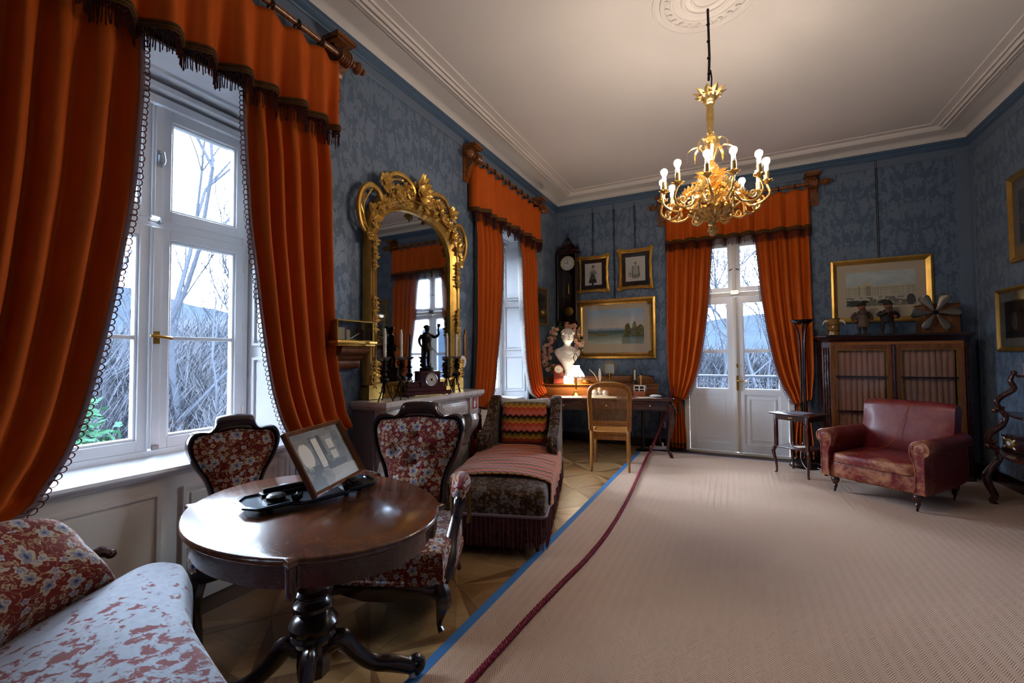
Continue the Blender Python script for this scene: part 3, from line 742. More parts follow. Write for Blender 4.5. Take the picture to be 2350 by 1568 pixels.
# ---------------------------------------------------------------- curtains, valances and rods
M_lining = mat('drab_cotton_lining', '#7d766f', .9, var=.06)
def lined(o):
    me = o.data
    if sum(p.normal.y*p.area for p in me.polygons) < 0: me.flip_normals()
    me.materials.append(M_lining); md = o.modifiers.new('thickness', 'SOLIDIFY'); md.thickness = .005; md.offset = -1; md.material_offset = 1; return o
def interp(tab, z):
    tab = sorted(tab)
    if z <= tab[0][0]: return tab[0][1]
    for (z0, a), (z1, b) in zip(tab, tab[1:]):
        if z <= z1: t = (z-z0)/(z1-z0); return lerp(a, b, t)
    return tab[-1][1]
def smooth_interp(tab, z, w=.12):
    return sum(interp(tab, z+w*k) for k in (-1, -.5, 0, .5, 1))/5
def curtain(name_label, loc, rz, side, inner, outer, tie, tail, seed, d0=.065, group=None, amp=.046, nf=5):
    """side +1: panel to the viewer's right of the opening. local x = -s, local y = distance off the wall"""
    rnd = random.Random(seed)
    t = thing('curtain', name_label, 'curtain', loc, rz, group)
    ph = rnd.uniform(0, 6); zt = tie[1]; ztop = 3.36; zl = zt+.10
    def fold(u, v, a):
        # deep rounded pleats of uneven width, drifting as they fall
        w = u+.020*sin(9*u+ph)+.012*sin(5*v+ph*2)
        x = sin(2*pi*nf*w+ph)
        return a*(math.copysign(abs(x)**.75, x)+.12*sin(2*pi*nf*2.1*w+2*ph))
    def up(u, v):
        if v < .84:
            k = v/.84; z = lerp(ztop, zl, k)
            s0 = smooth_interp(inner, z); s1 = smooth_interp(outer, z)
            sag = .16*(1-u)**1.3*ss((k-.55)/.45)
            z2 = z-sag*.55
            hd = ss((3.05-z)/.5)
            s = lerp(s0, s1, u); d = lerp(.05, d0, hd)+fold(u, k, amp*lerp(.4, 1, hd)*(1-.25*ss((k-.7)/.3)))+.02*ss((k-.8)/.2)
            return (-side*s, max(.012, d), z2)
        k = (v-.84)/.16
        s0 = smooth_interp(inner, zl); s1 = smooth_interp(outer, zl)
        sag = .16*(1-u)**1.3*.55
        s = lerp(lerp(s0, s1, u), tie[0]+(u-.5)*.11, ss(k)**.8)
        z = lerp(zl-sag, zt, k)-.085*sin(pi*min(1, k*1.05))*(1-.3*u)
        d = d0+.02+fold(u, 1, amp*.75*(1-.55*k))+.05*sin(pi*k**.8)
        return (-side*s, max(.012, lerp(d, .05, ss((k-.6)/.4))), z)
    m = MB(); m.grid(nf*16+1, 64, up); lined(m.build('drape', M_curtain, t, smooth=70))
    def dn(u, v):
        z = lerp(zt, .035, v); k = ss(v*1.15)**.8
        s = lerp(tie[0]+(u-.5)*.11, lerp(tail[0], tail[1], u), k)
        return (-side*s, max(.03, d0+fold(u, v*.4+2, .012+.028*k)), z)
    m = MB(); m.grid(nf*10+1, 26, dn); lined(m.build('tail', M_curtain, t, smooth=70))
    # tie-back band and tassel
    m = MB(); m.tube([(-side*tie[0]+.075*cos(a), .055+.05*sin(a), zt+.012*cos(a)) for a in [2*pi*i/20 for i in range(20)]], .016, 8, closed=True, sq=(1.5, .8)); tb = m.build('tieback', M_braid, t)
    m = MB(); x, z = -side*(tie[0]-.03), zt-.02
    m.tube(bez([(x, .115, z), (x-.01, .13, z-.05), (x, .125, z-.10)], 4), .006, 6); m.ball((x, .125, z-.115), .022, 10, 8); m.lathe([(.012, -.13), (.024, -.15), (.02, -.165), (.026, -.26), (.02, -.262)], 12, (x, .125, z)); m.build('tassel', M_braid, t)
    # looped edge trim along the inner edge
    m = MB(); pts = [up(0, k/60*.90) for k in range(61)]
    m.tube([(p[0]+side*.004, p[1]+.004, p[2]) for p in pts], .008, 6, sq=(1.3, .5))
    L = 0; nxt = .03
    lp = MB()
    for a, b in zip(pts, pts[1:]):
        A, B = V(a), V(b); sl = (B-A).length
        while L+sl > nxt:
            q = A+(B-A)*((nxt-L)/sl); c = q+V((side*.020, rnd.uniform(-.006, .006), 0))
            n_ = 9; e = rnd.uniform(.85, 1.15)
            lp.tube([(c.x+.014*e*cos(2*pi*i/n_), c.y+.006*sin(2*pi*i/n_), c.z+.014*e*sin(2*pi*i/n_)) for i in range(n_)], .0024, 4, closed=True)
            nxt += .029
        L += sl
    m.build('edge_braid', M_trimpale, t); lp.build('loop_trim', M_trimloop, t)['kind'] = 'stuff'
    if True:
        m = MB(); m.tube([(lambda p: (p[0], p[1]+.006, p[2]))(dn(u_/40, .93)) for u_ in range(41)], .010, 6, sq=(1.6, .5)); m.build('hem_braid', M_braid, t)
    return t
def valance(label, loc, rz, half, group, seed, zr=3.485, zb=2.945, npl=11, D_=.132):
    t = thing('valance', label, 'valance', loc, rz, group); rnd = random.Random(seed); ph = rnd.uniform(0, 5)
    def P(u, z):
        s = -half+2*half*u; c = cos(2*pi*(npl-1)*u); k = (zr-z)/(zr-zb)
        e = min(u, 1-u)/.02
        j = .006*sin(31*u+ph)*k
        if c > 0: c = c**1.6
        d = D_+(.012+.034*k)*c+j+.012*sin(2*pi*5*u+ph)*k
        if e < 1: d = lerp(.02, d, max(0, e)**.6)
        return [-s-.012*k*sin(2*pi*(npl-1)*u+.5), d, z]
    def f(u, v):
        z0 = zr-.045-.022*(1-abs(cos(pi*(npl-1)*u)))
        return P(u, lerp(z0, zb, v))
    m = MB(); m.grid((npl-1)*18+1, 14, f); lined(m.build('cloth', M_curtain, t, smooth=70))
    m = MB()
    m.grid((npl-1)*12+1, 4, lambda u, v: (lambda p: (p[0], p[1]+.006, p[2]))(P(u, lerp(zb+.028, zb-.012, v))))
    for zz in (zb+.022, zb+.004):
        m.tube([(lambda p: (p[0], p[1]+.011, p[2]))(P(i/200, zz)) for i in range(201)], .0055, 5, caps=False)
    solidify(m.build('braid', M_braid, t, smooth=70), .006)
    fr = MB(); sw = MB(); n = int(2*half*150)
    for i in range(n):
        u = (i+.5)/n; p = P(u, zb-.01); L = .105+rnd.uniform(-.012, .014); dx = rnd.uniform(-.006, .006)
        fr.tube([(p[0], p[1], p[2]), (p[0]+dx*.3, p[1]+rnd.uniform(-.004, .004), p[2]-L*.5), (p[0]+dx, p[1]+rnd.uniform(-.006, .006), p[2]-L)], .0031, 3, caps=False)
    for i in range(46):
        u0 = i/46; pts = [P(u0+(1/46)*k/6, zb-.012-.030*sin(pi*k/6)) for k in range(7)]
        fr.tube([(p[0], p[1]+.008, p[2]) for p in pts], .003, 4, caps=False)
    fr.build('fringe', M_fringe, t)['kind'] = 'stuff'
    return t
def rod(label, loc, rz, half, group, zr=3.485, npl=11, D_=.132):
    t = thing('curtain_rod', label, 'curtain rod', loc, rz, group)
    m = MB(); m.tube([(-half-.05, D_, zr), (half+.05, D_, zr)], .021, 14); m.build('pole', M_rodwood, t)
    fin = [(.021, 0), (.03, .004), (.03, .014), (.018, .02), (.018, .03), (.040, .045), (.047, .062), (.040, .08), (.02, .092), (.016, .10), (.026, .108), (.024, .122), (.010, .13), (.0, .132)]
    for s in (-1, 1):
        mb = MB(); mb.lathe(fin, 18, M=T(s*(half+.06), D_, zr) @ RY(s*pi/2)); mb.build('finial', M_rodwood, t)
        b = MB(); x = s*(half-.005); wd = .045
        Mb = MX(((0, 0, 1, x), (1, 0, 0, 0), (0, 1, 0, 0), (0, 0, 0, 1)))
        prof = [(.001, zr-.24), (.02, zr-.25), (.03, zr-.20)]+[(.045+.0*i, zr-.19+.02*i) for i in range(2)]+[(.06, zr-.12), (.075, zr-.085), (.10, zr-.06)]+[(D_+.05*cos(a), zr+.05*sin(a)) for a in [-pi*.6+pi*1.1*i/10 for i in range(11)]]+[(.10, zr+.075), (.09, zr+.10), (.001, zr+.10)]
        b.prism(prof, -wd, wd, Mb)
        b.b2((x-.075, .001, zr-.245), (x+.075, .02, zr+.10)); b.b2((x-.07, .001, zr+.10), (x+.07, D_+.02, zr+.118)); b.b2((x-.085, .001, zr+.118), (x+.085, D_+.04, zr+.145))
        for q in (-.03, -.01, .01, .03): b.tube([(x+q, D_+.052*cos(a), zr+.052*sin(a)) for a in [-pi*.6+pi*1.2*i/10 for i in range(11)]], .006, 6)
        b.build('bracket', M_rodwood, t, smooth=30)
    rm = MB(); rm.torus((0, 0, 0), .031, .0075, 18, 8, RY(pi/2)); rm.tube([(0, 0, -.036), (0, 0, -.05)], .003, 5); rme = rm.mesh('ring')
    for i in range(npl): obj('ring', rme, M_darkwood, t, T(-half+.02+(2*half-.04)*i/(npl-1), D_, zr-.012))
    return t
IN = [(.80, .66), (.90, .56), (1.15, .455), (1.6, .365), (2.1, .295), (2.8, .262), (3.5, .25)]
OUT = [(.80, 1.0), (.95, .985), (1.3, .91), (1.7, .88), (2.2, .865), (2.9, .86), (3.5, .85)]
names = ['near window beside the round table', 'far window beside the wall clock']
for i, yc in enumerate(WINY[:2]):
    loc = (0, yc, 0); rz = -pi/2
    rod('turned walnut curtain rod above the '+names[i], loc, rz, .91, 'curtain rods')
    valance('orange pleated valance with brown fringe over the '+names[i], loc, rz, .90, 'valances', i+1)
curtain('long orange curtain hanging beside the sofa', (0, WINY[0], 0), -pi/2, -1, IN, OUT, (.95, .80), (.78, 1.08), 1, group='curtains')
curtain('orange curtain between the near window and the gilt mirror', (0, WINY[0], 0), -pi/2, 1, IN, OUT, (.95, .86), (.80, 1.02), 5, group='curtains')
curtain('orange curtain between the marble mantelpiece and the far window', (0, WINY[1], 0), -pi/2, -1, IN, [(z, s-.06) for z, s in OUT], (.88, .84), (.75, .95), 3, group='curtains')
curtain('orange curtain beside the wall clock in the corner', (0, WINY[1], 0), -pi/2, 1, IN, [(z, s-.05) for z, s in OUT], (.88, .82), (.75, .98), 4, group='curtains')
rod('turned walnut curtain rod above the balcony door', (DX, YF, 0), pi, .91, 'curtain rods', D_=.165)
valance('orange pleated valance with brown fringe over the balcony door', (DX, YF, 0), pi, .885, 'valances', 7, D_=.165)
IND = [(.78, .68), (.9, .58), (1.2, .47), (1.6, .39), (2.1, .325), (2.8, .275), (3.5, .26)]
OUTD = [(.80, .82), (1.0, .86), (1.3, .87), (1.7, .87), (2.9, .86), (3.5, .85)]
curtain('orange curtain of the balcony door tied back behind the desk end', (DX, YF, 0), pi, -1, IND, OUTD, (.755, .80), (.64, .88), 11, group='curtains', d0=.10, amp=.04)
curtain('orange curtain of the balcony door tied back behind the torchiere', (DX, YF, 0), pi, 1, IND, OUTD, (.745, .79), (.62, .84), 12, group='curtains', d0=.10, amp=.04)
# ---------------------------------------------------------------- chandelier
ch = thing('chandelier', 'gilded bronze chandelier with lit bulbs hanging from the ceiling rosette', 'chandelier', (2.46, 3.30, 0), .2)
# hook, hanger
m = MB(); m.torus((0, 0, 3.80), .035, .009, 16, 8, RX(pi/2)); m.build('ceiling_hook', M_darkmetal, ch)
m = MB(); m.tube([(0, 0, 3.77), (.004, 0, 3.42), (-.004, 0, 3.26)], .0085, 8)
for z in (3.66, 3.54, 3.42, 3.31): m.lathe([(.009, -.008), (.013, 0), (.009, .008)], 10, (0, 0, z))
m.build('hanger', M_darkmetal, ch)
m = MB(); m.torus((0, 0, 3.245), .018, .006, 14, 6, RX(pi/2)); m.build('chain_link', M_darkmetal, ch)
m = MB(); m.torus((0, .0, 3.215), .018, .006, 14, 6, RY(pi/2)); m.build('chain_link', M_darkmetal, ch)
m = MB(); m.tube([(.01, 0, 3.33), (.016, 0, 3.27), (.012, .01, 3.2)], .005, 6); m.build('flex', M_darkmetal, ch)
m = MB()
m.lathe([(.0, 3.20), (.022, 3.20), (.03, 3.185), (.055, 3.17), (.062, 3.155), (.05, 3.14), (.045, 3.12), (.03, 3.105), (.034, 3.095), (.024, 3.085), (.0, 3.085)], 20)
for i in range(10):
    a = 2*pi*i/10; m.leaf((.048*cos(a), .048*sin(a), 3.135), (cos(a)*.5, sin(a)*.5, .9), (cos(a), sin(a), 0), .07, .022, .45)
    m.leaf((.045*cos(a+.3), .045*sin(a+.3), 3.15), (cos(a), sin(a), -.5), (0, 0, 1), .035, .016, .3)
m.build('top_cup', M_gold2, ch)
m = MB(); m.lathe([(.0, 3.10), (.026, 3.10), (.024, 3.06), (.027, 3.0), (.020, 2.91), (.016, 2.90), (.024, 2.893), (.024, 2.885), (.016, 2.88), (.016, 2.875), (.03, 2.868), (.043, 2.855), (.045, 2.843), (.03, 2.828), (.016, 2.82), (.018, 2.80), (.017, 2.70), (.024, 2.68), (.04, 2.66), (.05, 2.63), (.042, 2.60), (.03, 2.58), (.034, 2.53), (.05, 2.50), (.055, 2.46), (.04, 2.43), (.03, 2.40), (.02, 2.36), (.0, 2.36)], 20)
m.build('stem', M_gold2, ch)
# drooping strap leaves
strap = MB()
def strapleaf(mb, a, h, r, drop):
    p = bez([(.015, 0, 2.68), (.05, 0, 2.72+h*.5), (r*.55, 0, 2.72+h), (r*.95, 0, 2.72+h*.62), (r, 0, 2.72-drop)], 8)
    lo = []
    for i, q in enumerate(p):
        w = .012*sin(pi*min(.97, max(.12, i/(len(p)-1))))**.5; ca, sa = cos(a), sin(a)
        lo.append([(q[0]*ca-s_*w*sa, q[0]*sa+s_*w*ca, q[2]+dz) for s_, dz in ((-1, 0), (0, .004), (1, 0), (0, -.002))])
    mb.loft(lo)
for i in range(8): 
    s_ = MB(); strapleaf(s_, 2*pi*i/8, .11 if i % 2 else .075, .13 if i % 2 else .155, .0 if i % 2 else .03); s_.build('strap_leaf', M_gold2, ch)
# crown of acanthus leaves round the hub
m = MB()
for k in range(3):
    for i in range(9):
        a = 2*pi*i/9+k*.35; z = 2.60-.055*k; r = .035+.012*k
        m.leaf((r*cos(a), r*sin(a), z-.02), (cos(a)*.75, sin(a)*.75, .75), (cos(a), sin(a), .2), .075, .028, .55)
        m.leaf((r*cos(a+.2), r*sin(a+.2), z-.04), (cos(a+.2), sin(a+.2), -.35), (0, 0, 1), .06, .022, .4)
m.build('acanthus_crown', M_gold2, ch)
# six branches, each carrying two candle arms
cup = [(.0, 0), (.010, 0), (.014, .008), (.022, .016), (.027, .026), (.022, .03), (.012, .030), (.012, .034), (.0165, .036), (.0165, .085), (.0, .085)]
for b in range(6):
    a = 2*pi*b/6; br = thing if False else None
    Mb = RZ(a)
    m = MB(); p = bez([(.04, 0, 2.45), (.09, 0, 2.49), (.15, 0, 2.47), (.185, 0, 2.42), (.215, 0, 2.40)], 7)
    m.tube(p, bezr([.016, .020, .017, .015, .012], 7), 8, M=Mb)
    for k, q in enumerate(p[3::3]):
        for s in (-1, 1):
            d = Mb.to_3x3() @ V((.6, s*.7, .5)); m.leaf(Mb @ V(q), d, (0, 0, 1), .05, .018, .5)
            d = Mb.to_3x3() @ V((.4, s*.5, -.9)); m.leaf(Mb @ V(q), d, Mb.to_3x3() @ V((1, 0, 0)), .045, .016, .5)
    m.tube([Mb @ V((x, 0, z)) for x, z in spiral((.14, 2.40), .045, .012, pi*.5, -1.2, 18)], .007, 6)
    m.lathe([(.0, 0), (.008, 0), (.011, .015), (.006, .05), (.009, .07), (.0, .07)], 8, M=Mb @ T(.20, 0, 2.305))
    bo = m.build('branch', M_gold2, ch)
    for s in (-1, 1):
        e = V((.315, s*.095, 2.455)); m = MB()
        arm = bez([(.20, s*.01, 2.41), (.215, s*.05, 2.345), (.27, s*.105, 2.335), (.325, s*.115, 2.385), (.315, s*.095, 2.46)], 7)
        m.tube(arm, .0078, 8, M=Mb); m.tube([Mb @ V((e.x-.03+x*.6, e.y-s*.02+s*x*.6, 2.37+z)) for x, z in spiral((0, 0), .03, .01, pi, 1.3, 16)], .0055, 6)
        m.lathe(cup, 14, M=Mb @ T(*e))
        for i in range(7):
            aa = 2*pi*i/7; m.leaf(Mb @ (e+V((.02*cos(aa), .02*sin(aa), .014))), Mb.to_3x3() @ V((cos(aa), sin(aa), .35)), (0, 0, 1), .022, .011, .2)
        m.build('candle_arm', M_gold2, bo)
        m = MB(); m.lathe([(.0, 0), (.013, 0), (.014, .03), (.012, .034), (.0, .034)], 12, M=Mb @ T(e.x, e.y, e.z+.085)); m.build('socket', M_whiteplastic, bo)
        m = MB(); m.lathe([(.0, .0), (.010, .0), (.013, .012), (.021, .026), (.023, .038), (.020, .050), (.010, .058), (.0, .06)], 10, M=Mb @ T(e.x, e.y, e.z+.118)); m.build('bulb', M_bulb, bo, label='lit bulb')
# lower basket of leaves, pine-cone finial
m = MB()
m.lathe([(.0, 2.36), (.09, 2.36), (.125, 2.355), (.12, 2.335), (.09, 2.31), (.06, 2.29), (.03, 2.275), (.018, 2.26), (.014, 2.235), (.02, 2.232), (.0, 2.23)], 24)
for i in range(14):
    a = 2*pi*i/14; m.leaf((.08*cos(a), .08*sin(a), 2.305), (cos(a)*.8, sin(a)*.8, .75), (cos(a), sin(a), -.2), .095, .03, .35); m.leaf((.05*cos(a+.2), .05*sin(a+.2), 2.285), (cos(a+.2), sin(a+.2), .35), (0, 0, -1), .07, .024, -.25)
for i in range(6):
    a = 2*pi*i/6+.5; m.tube([RZ(a) @ V((x, 0, z)) for x, z in bez([(.05, 2.29, 0), (.10, 2.262, 0), (.135, 2.285, 0), (.13, 2.32, 0)], 5) for z in [z]] if False else [tuple(RZ(a) @ V((q[0], 0, q[1]))) for q in bez([(.05, 2.29, 0), (.10, 2.262, 0), (.135, 2.285, 0), (.13, 2.32, 0)], 5)], .008, 6)
m.build('leaf_basket', M_gold2, ch)
m = MB(); m.lathe([(.0, 2.24), (.012, 2.235), (.026, 2.215), (.028, 2.20), (.02, 2.178), (.006, 2.165), (.0, 2.162)], 14)
for k in range(5):
    for i in range(8):
        a = 2*pi*i/8+k*.4; z = 2.225-.012*k; r = (.021, .027, .026, .021, .012)[k]; m.ball((r*cos(a), r*sin(a), z), .0075, 6, 5)
m.build('pine_cone', M_gold2, ch)
# ---------------------------------------------------------------- seating
def mirror_out(half):
    """closed outline from the right half listed bottom to top (x>0) in x,z"""
    return half+[(-x, z) for x, z in reversed(half) if x > 1e-6]
def sm2(pts, n=5, closed=False):
    q = bez([(x, z, 0) for x, z in (pts+[pts[0]] if closed else pts)], n)
    q = [(a, b) for a, b, _ in q]
    return q[:-1] if closed else q
def pad(out, c, fn, rings=7, M=None, back=None):
    """dome over a closed outline: fn(t, x, z) -> y, t = 0 at the centre, 1 at the rim"""
    mb = MB(); loops = []
    for k in range(1, rings+1):
        t = k/rings
        loops.append([(c[0]+(x-c[0])*t, fn(t, c[0]+(x-c[0])*t, c[1]+(z-c[1])*t), c[1]+(z-c[1])*t) for x, z in out])
    loops.append([(x, back if back is not None else .02, z) for x, z in out])
    mb.loft(loops, True, True, True, M); return mb
def cushion(out, z0, z1, bulge=.03, r=.03, rings=5, M=None):
    cx = sum(p[0] for p in out)/len(out); cy = sum(p[1] for p in out)/len(out)
    L = [[(x, y, z0) for x, y in out]]
    def sc(k, z): return [(cx+(x-cx)*k, cy+(y-cy)*k, z) for x, y in out]
    L.append(sc(1.0, lerp(z0, z1, .5)))
    for a in (0., .35, .7, 1.): L.append(sc(1-.045*(1-cos(a*pi/2)), z1-r*(1-sin(a*pi/2))))
    for k in range(1, rings):
        t = 1-k/rings; L.append(sc(.955*t, z1+bulge*(1-t*t)))
    mb = MB(); mb.loft(L, True, True, True, M); return mb
def rrect(w, d, r, n=5, cx=0., cy=0.):
    o = []
    for sx, sy, a0 in ((1, 1, 0), (-1, 1, pi/2), (-1, -1, pi), (1, -1, 1.5*pi)):
        for i in range(n+1): o.append((cx+sx*(w/2-r)+r*cos(a0+pi/2*i/n), cy+sy*(d/2-r)+r*sin(a0+pi/2*i/n)))
    return o
def castor(mb, p, r=.018):
    mb.torus((p[0], p[1], p[2]+r), r*.72, r*.34, 14, 8, RY(pi/2))
def cabriole(mb, x, y, z0, z1, ox, oy, r=.03, foot=.018):
    mb.tube(bez([(x, y, z1), (x+ox*.9, y+oy*.9, lerp(z0, z1, .72)), (x+ox*.35, y+oy*.35, lerp(z0, z1, .35)), (x+ox*.05, y+oy*.05, lerp(z0, z1, .12)), (x+ox*.55, y+oy*.55, z0)], 6), bezr([r*1.25, r*1.25, r*.72, foot*.8, foot], 6), 8)
def polar(out, c, angs):
    r = []; n = len(out)
    for a in angs:
        d = V((cos(a), sin(a))); best = 0.
        for i in range(n):
            p = V((out[i][0]-c[0], out[i][1]-c[1])); q = V((out[(i+1) % n][0]-c[0], out[(i+1) % n][1]-c[1])); e = q-p
            den = d.x*e.y-d.y*e.x
            if abs(den) < 1e-12: continue
            t_ = (p.x*e.y-p.y*e.x)/den; u_ = (p.x*d.y-p.y*d.x)/den
            if t_ > 0 and -1e-6 <= u_ <= 1+1e-6: best = max(best, t_)
        r.append((c[0]+d.x*best, c[1]+d.y*best))
    return r
def ribbon(inner, outer, c, prof, M=None, n=120):
    an = [2*pi*i/n+.001 for i in range(n)]; I, O = polar(inner, c, an), polar(outer, c, an); mb = MB()
    lo = [[(lerp(i[0], o[0], k), y, lerp(i[1], o[1], k)) for i, o in zip(I, O)] for k, y in prof]
    mb.loft(lo+[lo[0]], False, False, True, M); return mb
RIB = [(0., .0), (.0, -.018), (.12, -.026), (.25, -.022), (.4, -.034), (.7, -.034), (.92, -.022), (1., -.004), (1., .018), (.6, .026), (.2, .02)]
BACKH = [(.118, .47), (.122, .58), (.150, .68), (.196, .76), (.226, .84), (.228, .90), (.202, .945), (.160, .950), (.128, .942), (.108, .962), (.098, 1.0), (.082, 1.022), (.0, 1.03)]
# side chair by the window
def side_chair():
    t = thing('side_chair', 'small dark wood side chair with red floral back between table and window', 'chair', (.275, 1.425, 0), R(68))
    o = sm2(mirror_out(BACKH), 4, True)
    Mt = T(0, .215, .47) @ RX(R(-7)) @ T(0, 0, -.47)
    INH = [(.094, .51), (.100, .60), (.126, .69), (.168, .765), (.196, .835), (.198, .885), (.178, .918), (.13, .926), (.07, .936), (.0, .944)]
    pi_ = sm2(mirror_out(INH), 4, True)
    ribbon(pi_, o, (0, .74), RIB, Mt).build('back_frame', M_darkwood, t, smooth=40)
    m = MB(); m.prism([(-.075, .97), (.075, .97), (.062, 1.012), (-.062, 1.012)], -.026, -.018, Mt @ MX(((1, 0, 0, 0), (0, 0, 1, 0), (0, 1, 0, 0), (0, 0, 0, 1))))
    for q in (-.045, -.022, 0, .022, .045): m.tube([Mt @ V((q+x, -.03, .99+z)) for x, z in spiral((0, 0), .010, .003, 0, 1.2, 10)], .0025, 5)
    m.build('crest_carving', M_darkwood, t)
    inn = pi_
    pad(inn, (0, .74), lambda k, x, z: -.016-.026*(1-k**3), 7, Mt).build('back_pad', M_floral_back, t, smooth=60)
    m = MB(); m.tube([(x*.97, -.022, .74+(z-.74)*.97) for x, z in inn], .005, 6, closed=True, M=Mt); m.build('piping', M_floral_back, t)
    so = sm2([(.235, -.235), (.10, -.255), (-.10, -.255), (-.235, -.235), (-.235, -.05), (-.19, .21), (0, .225), (.19, .21), (.235, -.05)], 4, True)
    cushion(so, .385, .455, .035, .03).build('seat', M_floral_seat, t, smooth=60)
    m = MB(); m.prism([(x*1.015, y*1.015) for x, y in so], .335, .39); m.build('seat_rail', M_darkwood, t, bevel=.006)
    for s in (-1, 1):
        m = MB(); cabriole(m, s*.20, -.21, .0, .37, s*.035, -.035, .028, .016); m.build('leg', M_darkwood, t)
        m = MB(); m.tube([(s*.155, .20, .40), (s*.16, .215, .2), (s*.168, .25, 0)], [.022, .019, .016], 4); m.build('leg', M_darkwood, t)
        m = MB(); m.tube(bez([(s*.118, .215, .48), (s*.14, .205, .44), (s*.165, .20, .38)], 4), .022, 8); m.build('back_post', M_darkwood, t)
    return t
side_chair()
# lady's armchair with castors
def armchair():
    t = thing('armchair', 'dark carved armchair in faded crimson tapestry with fringed arms behind the round table', 'armchair', (.925, 1.90, 0), R(23))
    H = [(.19, .44), (.19, .56), (.215, .66), (.262, .76), (.292, .86), (.294, .93), (.268, .985), (.215, .995), (.165, .98), (.135, 1.0), (.118, 1.045), (.095, 1.065), (.0, 1.072)]
    o = sm2(mirror_out(H), 4, True)
    Mt = T(0, .27, .44) @ RX(R(-10)) @ T(0, 0, -.44)
    INH = [(.155, .46), (.158, .57), (.185, .665), (.232, .765), (.258, .855), (.260, .915), (.236, .950), (.18, .955), (.09, .965), (.0, .972)]
    pi_ = sm2(mirror_out(INH), 4, True)
    ribbon(pi_, o, (0, .72), [(k, y*1.2) for k, y in RIB], Mt).build('back_frame', M_darkwood, t, smooth=40)
    m = MB(); m.prism([(-.105, 1.0), (.105, 1.0), (.085, 1.052), (-.085, 1.052)], -.034, -.022, Mt @ MX(((1, 0, 0, 0), (0, 0, 1, 0), (0, 1, 0, 0), (0, 0, 0, 1))))
    for q in (-.066, -.033, 0, .033, .066): m.tube([Mt @ V((q+x, -.037, 1.026+z)) for x, z in spiral((0, 0), .015, .004, q*20, 1.3, 10)], .003, 5)
    m.build('crest_carving', M_darkwood, t)
    inn = pi_
    def f(k, x, z):
        lum = .05*math.exp(-((z-.56)/.09)**2)*math.exp(-(x/.16)**2)
        tuft = sum(.030*math.exp(-((x-a)**2+(z-b)**2)/.0011) for a, b in ((0, .70), (-.12, .76), (.12, .76), (0, .86)))
        return -.03-.055*(1-k**4)-lum+tuft
    pad(inn, (0, .72), f, 14, Mt, .03).build('back_pad', M_floral_armchair, t, smooth=70)
    for a, b in ((0, .70), (-.12, .76), (.12, .76), (0, .86)):
        MB().ball((a, f(.5, a, b)-.004, b), (.009, .006, .009), 8, 6, Mt).build('button', M_floral_armchair, t)
    so = sm2([(.30, -.30), (.12, -.325), (-.12, -.325), (-.30, -.30), (-.32, -.05), (-.27, .26), (0, .28), (.27, .26), (.32, -.05)], 4, True)
    cushion(so, .255, .41, .04, .05).build('seat', M_floral_seat, t, smooth=60)
    m = MB(); m.tube([(x*1.0, y*1.0, .272) for x, y in so], .010, 6, closed=True); m.build('piping', M_floral_armchair, t)
    m = MB(); m.prism([(x*1.0, y*1.0) for x, y in so], .22, .262)
    # shaped front apron
    ap = [(-.29, .25), (-.29, .19), (-.2, .205), (-.08, .175), (.08, .175), (.2, .205), (.29, .19), (.29, .25)]
    m.prism(ap, .285, .315, MX(((1, 0, 0, 0), (0, 0, -1, 0), (0, 1, 0, 0), (0, 0, 0, 1)))); m.build('seat_rail', M_darkwood, t, bevel=.005)
    for s in (-1, 1):
        m = MB(); cabriole(m, s*.275, -.275, .035, .25, s*.03, -.03, .032, .016); lg = m.build('leg', M_darkwood, t)
        m = MB(); castor(m, (s*.295, -.30, 0), .019); m.build('castor', M_candle, lg, label='white porcelain castor')
        m = MB(); m.tube(bez([(s*.235, .24, .26), (s*.24, .27, .15), (s*.255, .335, .035)], 5), bezr([.028, .022, .015], 5), 8); lg = m.build('leg', M_darkwood, t)
        m = MB(); castor(m, (s*.257, .345, 0), .019); m.build('castor', M_candle, lg, label='white porcelain castor')
        # arm: padded roll, scrolled support, fringe
        m = MB(); p = bez([(s*.245, .27, .60), (s*.30, .16, .635), (s*.325, .04, .64), (s*.325, -.035, .625)], 6); m.tube(p, bezr([.035, .045, .048, .040], 6), 12, sq=(.95, 1.1)); m.ball((s*.325, -.04, .622), (.042, .035, .040), 12, 8); am = m.build('arm_pad', M_floral_armchair if s > 0 else M_floral_arm, t)
        m = MB(); m.tube(bez([(s*.322, .02, .60), (s*.33, -.03, .56), (s*.315, -.05, .48), (s*.305, -.12, .40), (s*.31, -.20, .33), (s*.295, -.27, .26)], 6), bezr([.022, .028, .024, .027, .030, .026], 6), 10, sq=(.8, 1.15)); m.tube([(s*.325, -.055+x, .575+z) for x, z in spiral((0, 0), .03, .008, pi/2, 1.2, 14)], .010, 7); m.build('arm_support', M_darkwood, t)
        fr = MB(); rnd = random.Random(4)
        for i in range(34):
            q = p[min(len(p)-1, int(i/34*len(p)))]; side = 1 if i % 3 else -1
            x = q[0]+s*.045*side; fr.tube([(x, q[1]+rnd.uniform(-.01, .01), q[2]-.025), (x+s*.006, q[1], q[2]-.10), (x+rnd.uniform(-.008, .008), q[1]+rnd.uniform(-.01, .01), q[2]-.17-rnd.uniform(0, .03))], .0035, 4)
        fr.build('fringe', M_braid, am)['kind'] = 'stuff'
        m = MB(); m.tube([(s*.27, .1, .42), (s*.28, .1, .60)], .02, 6); m.build('arm_post', M_darkwood, t)
    return t
armchair()
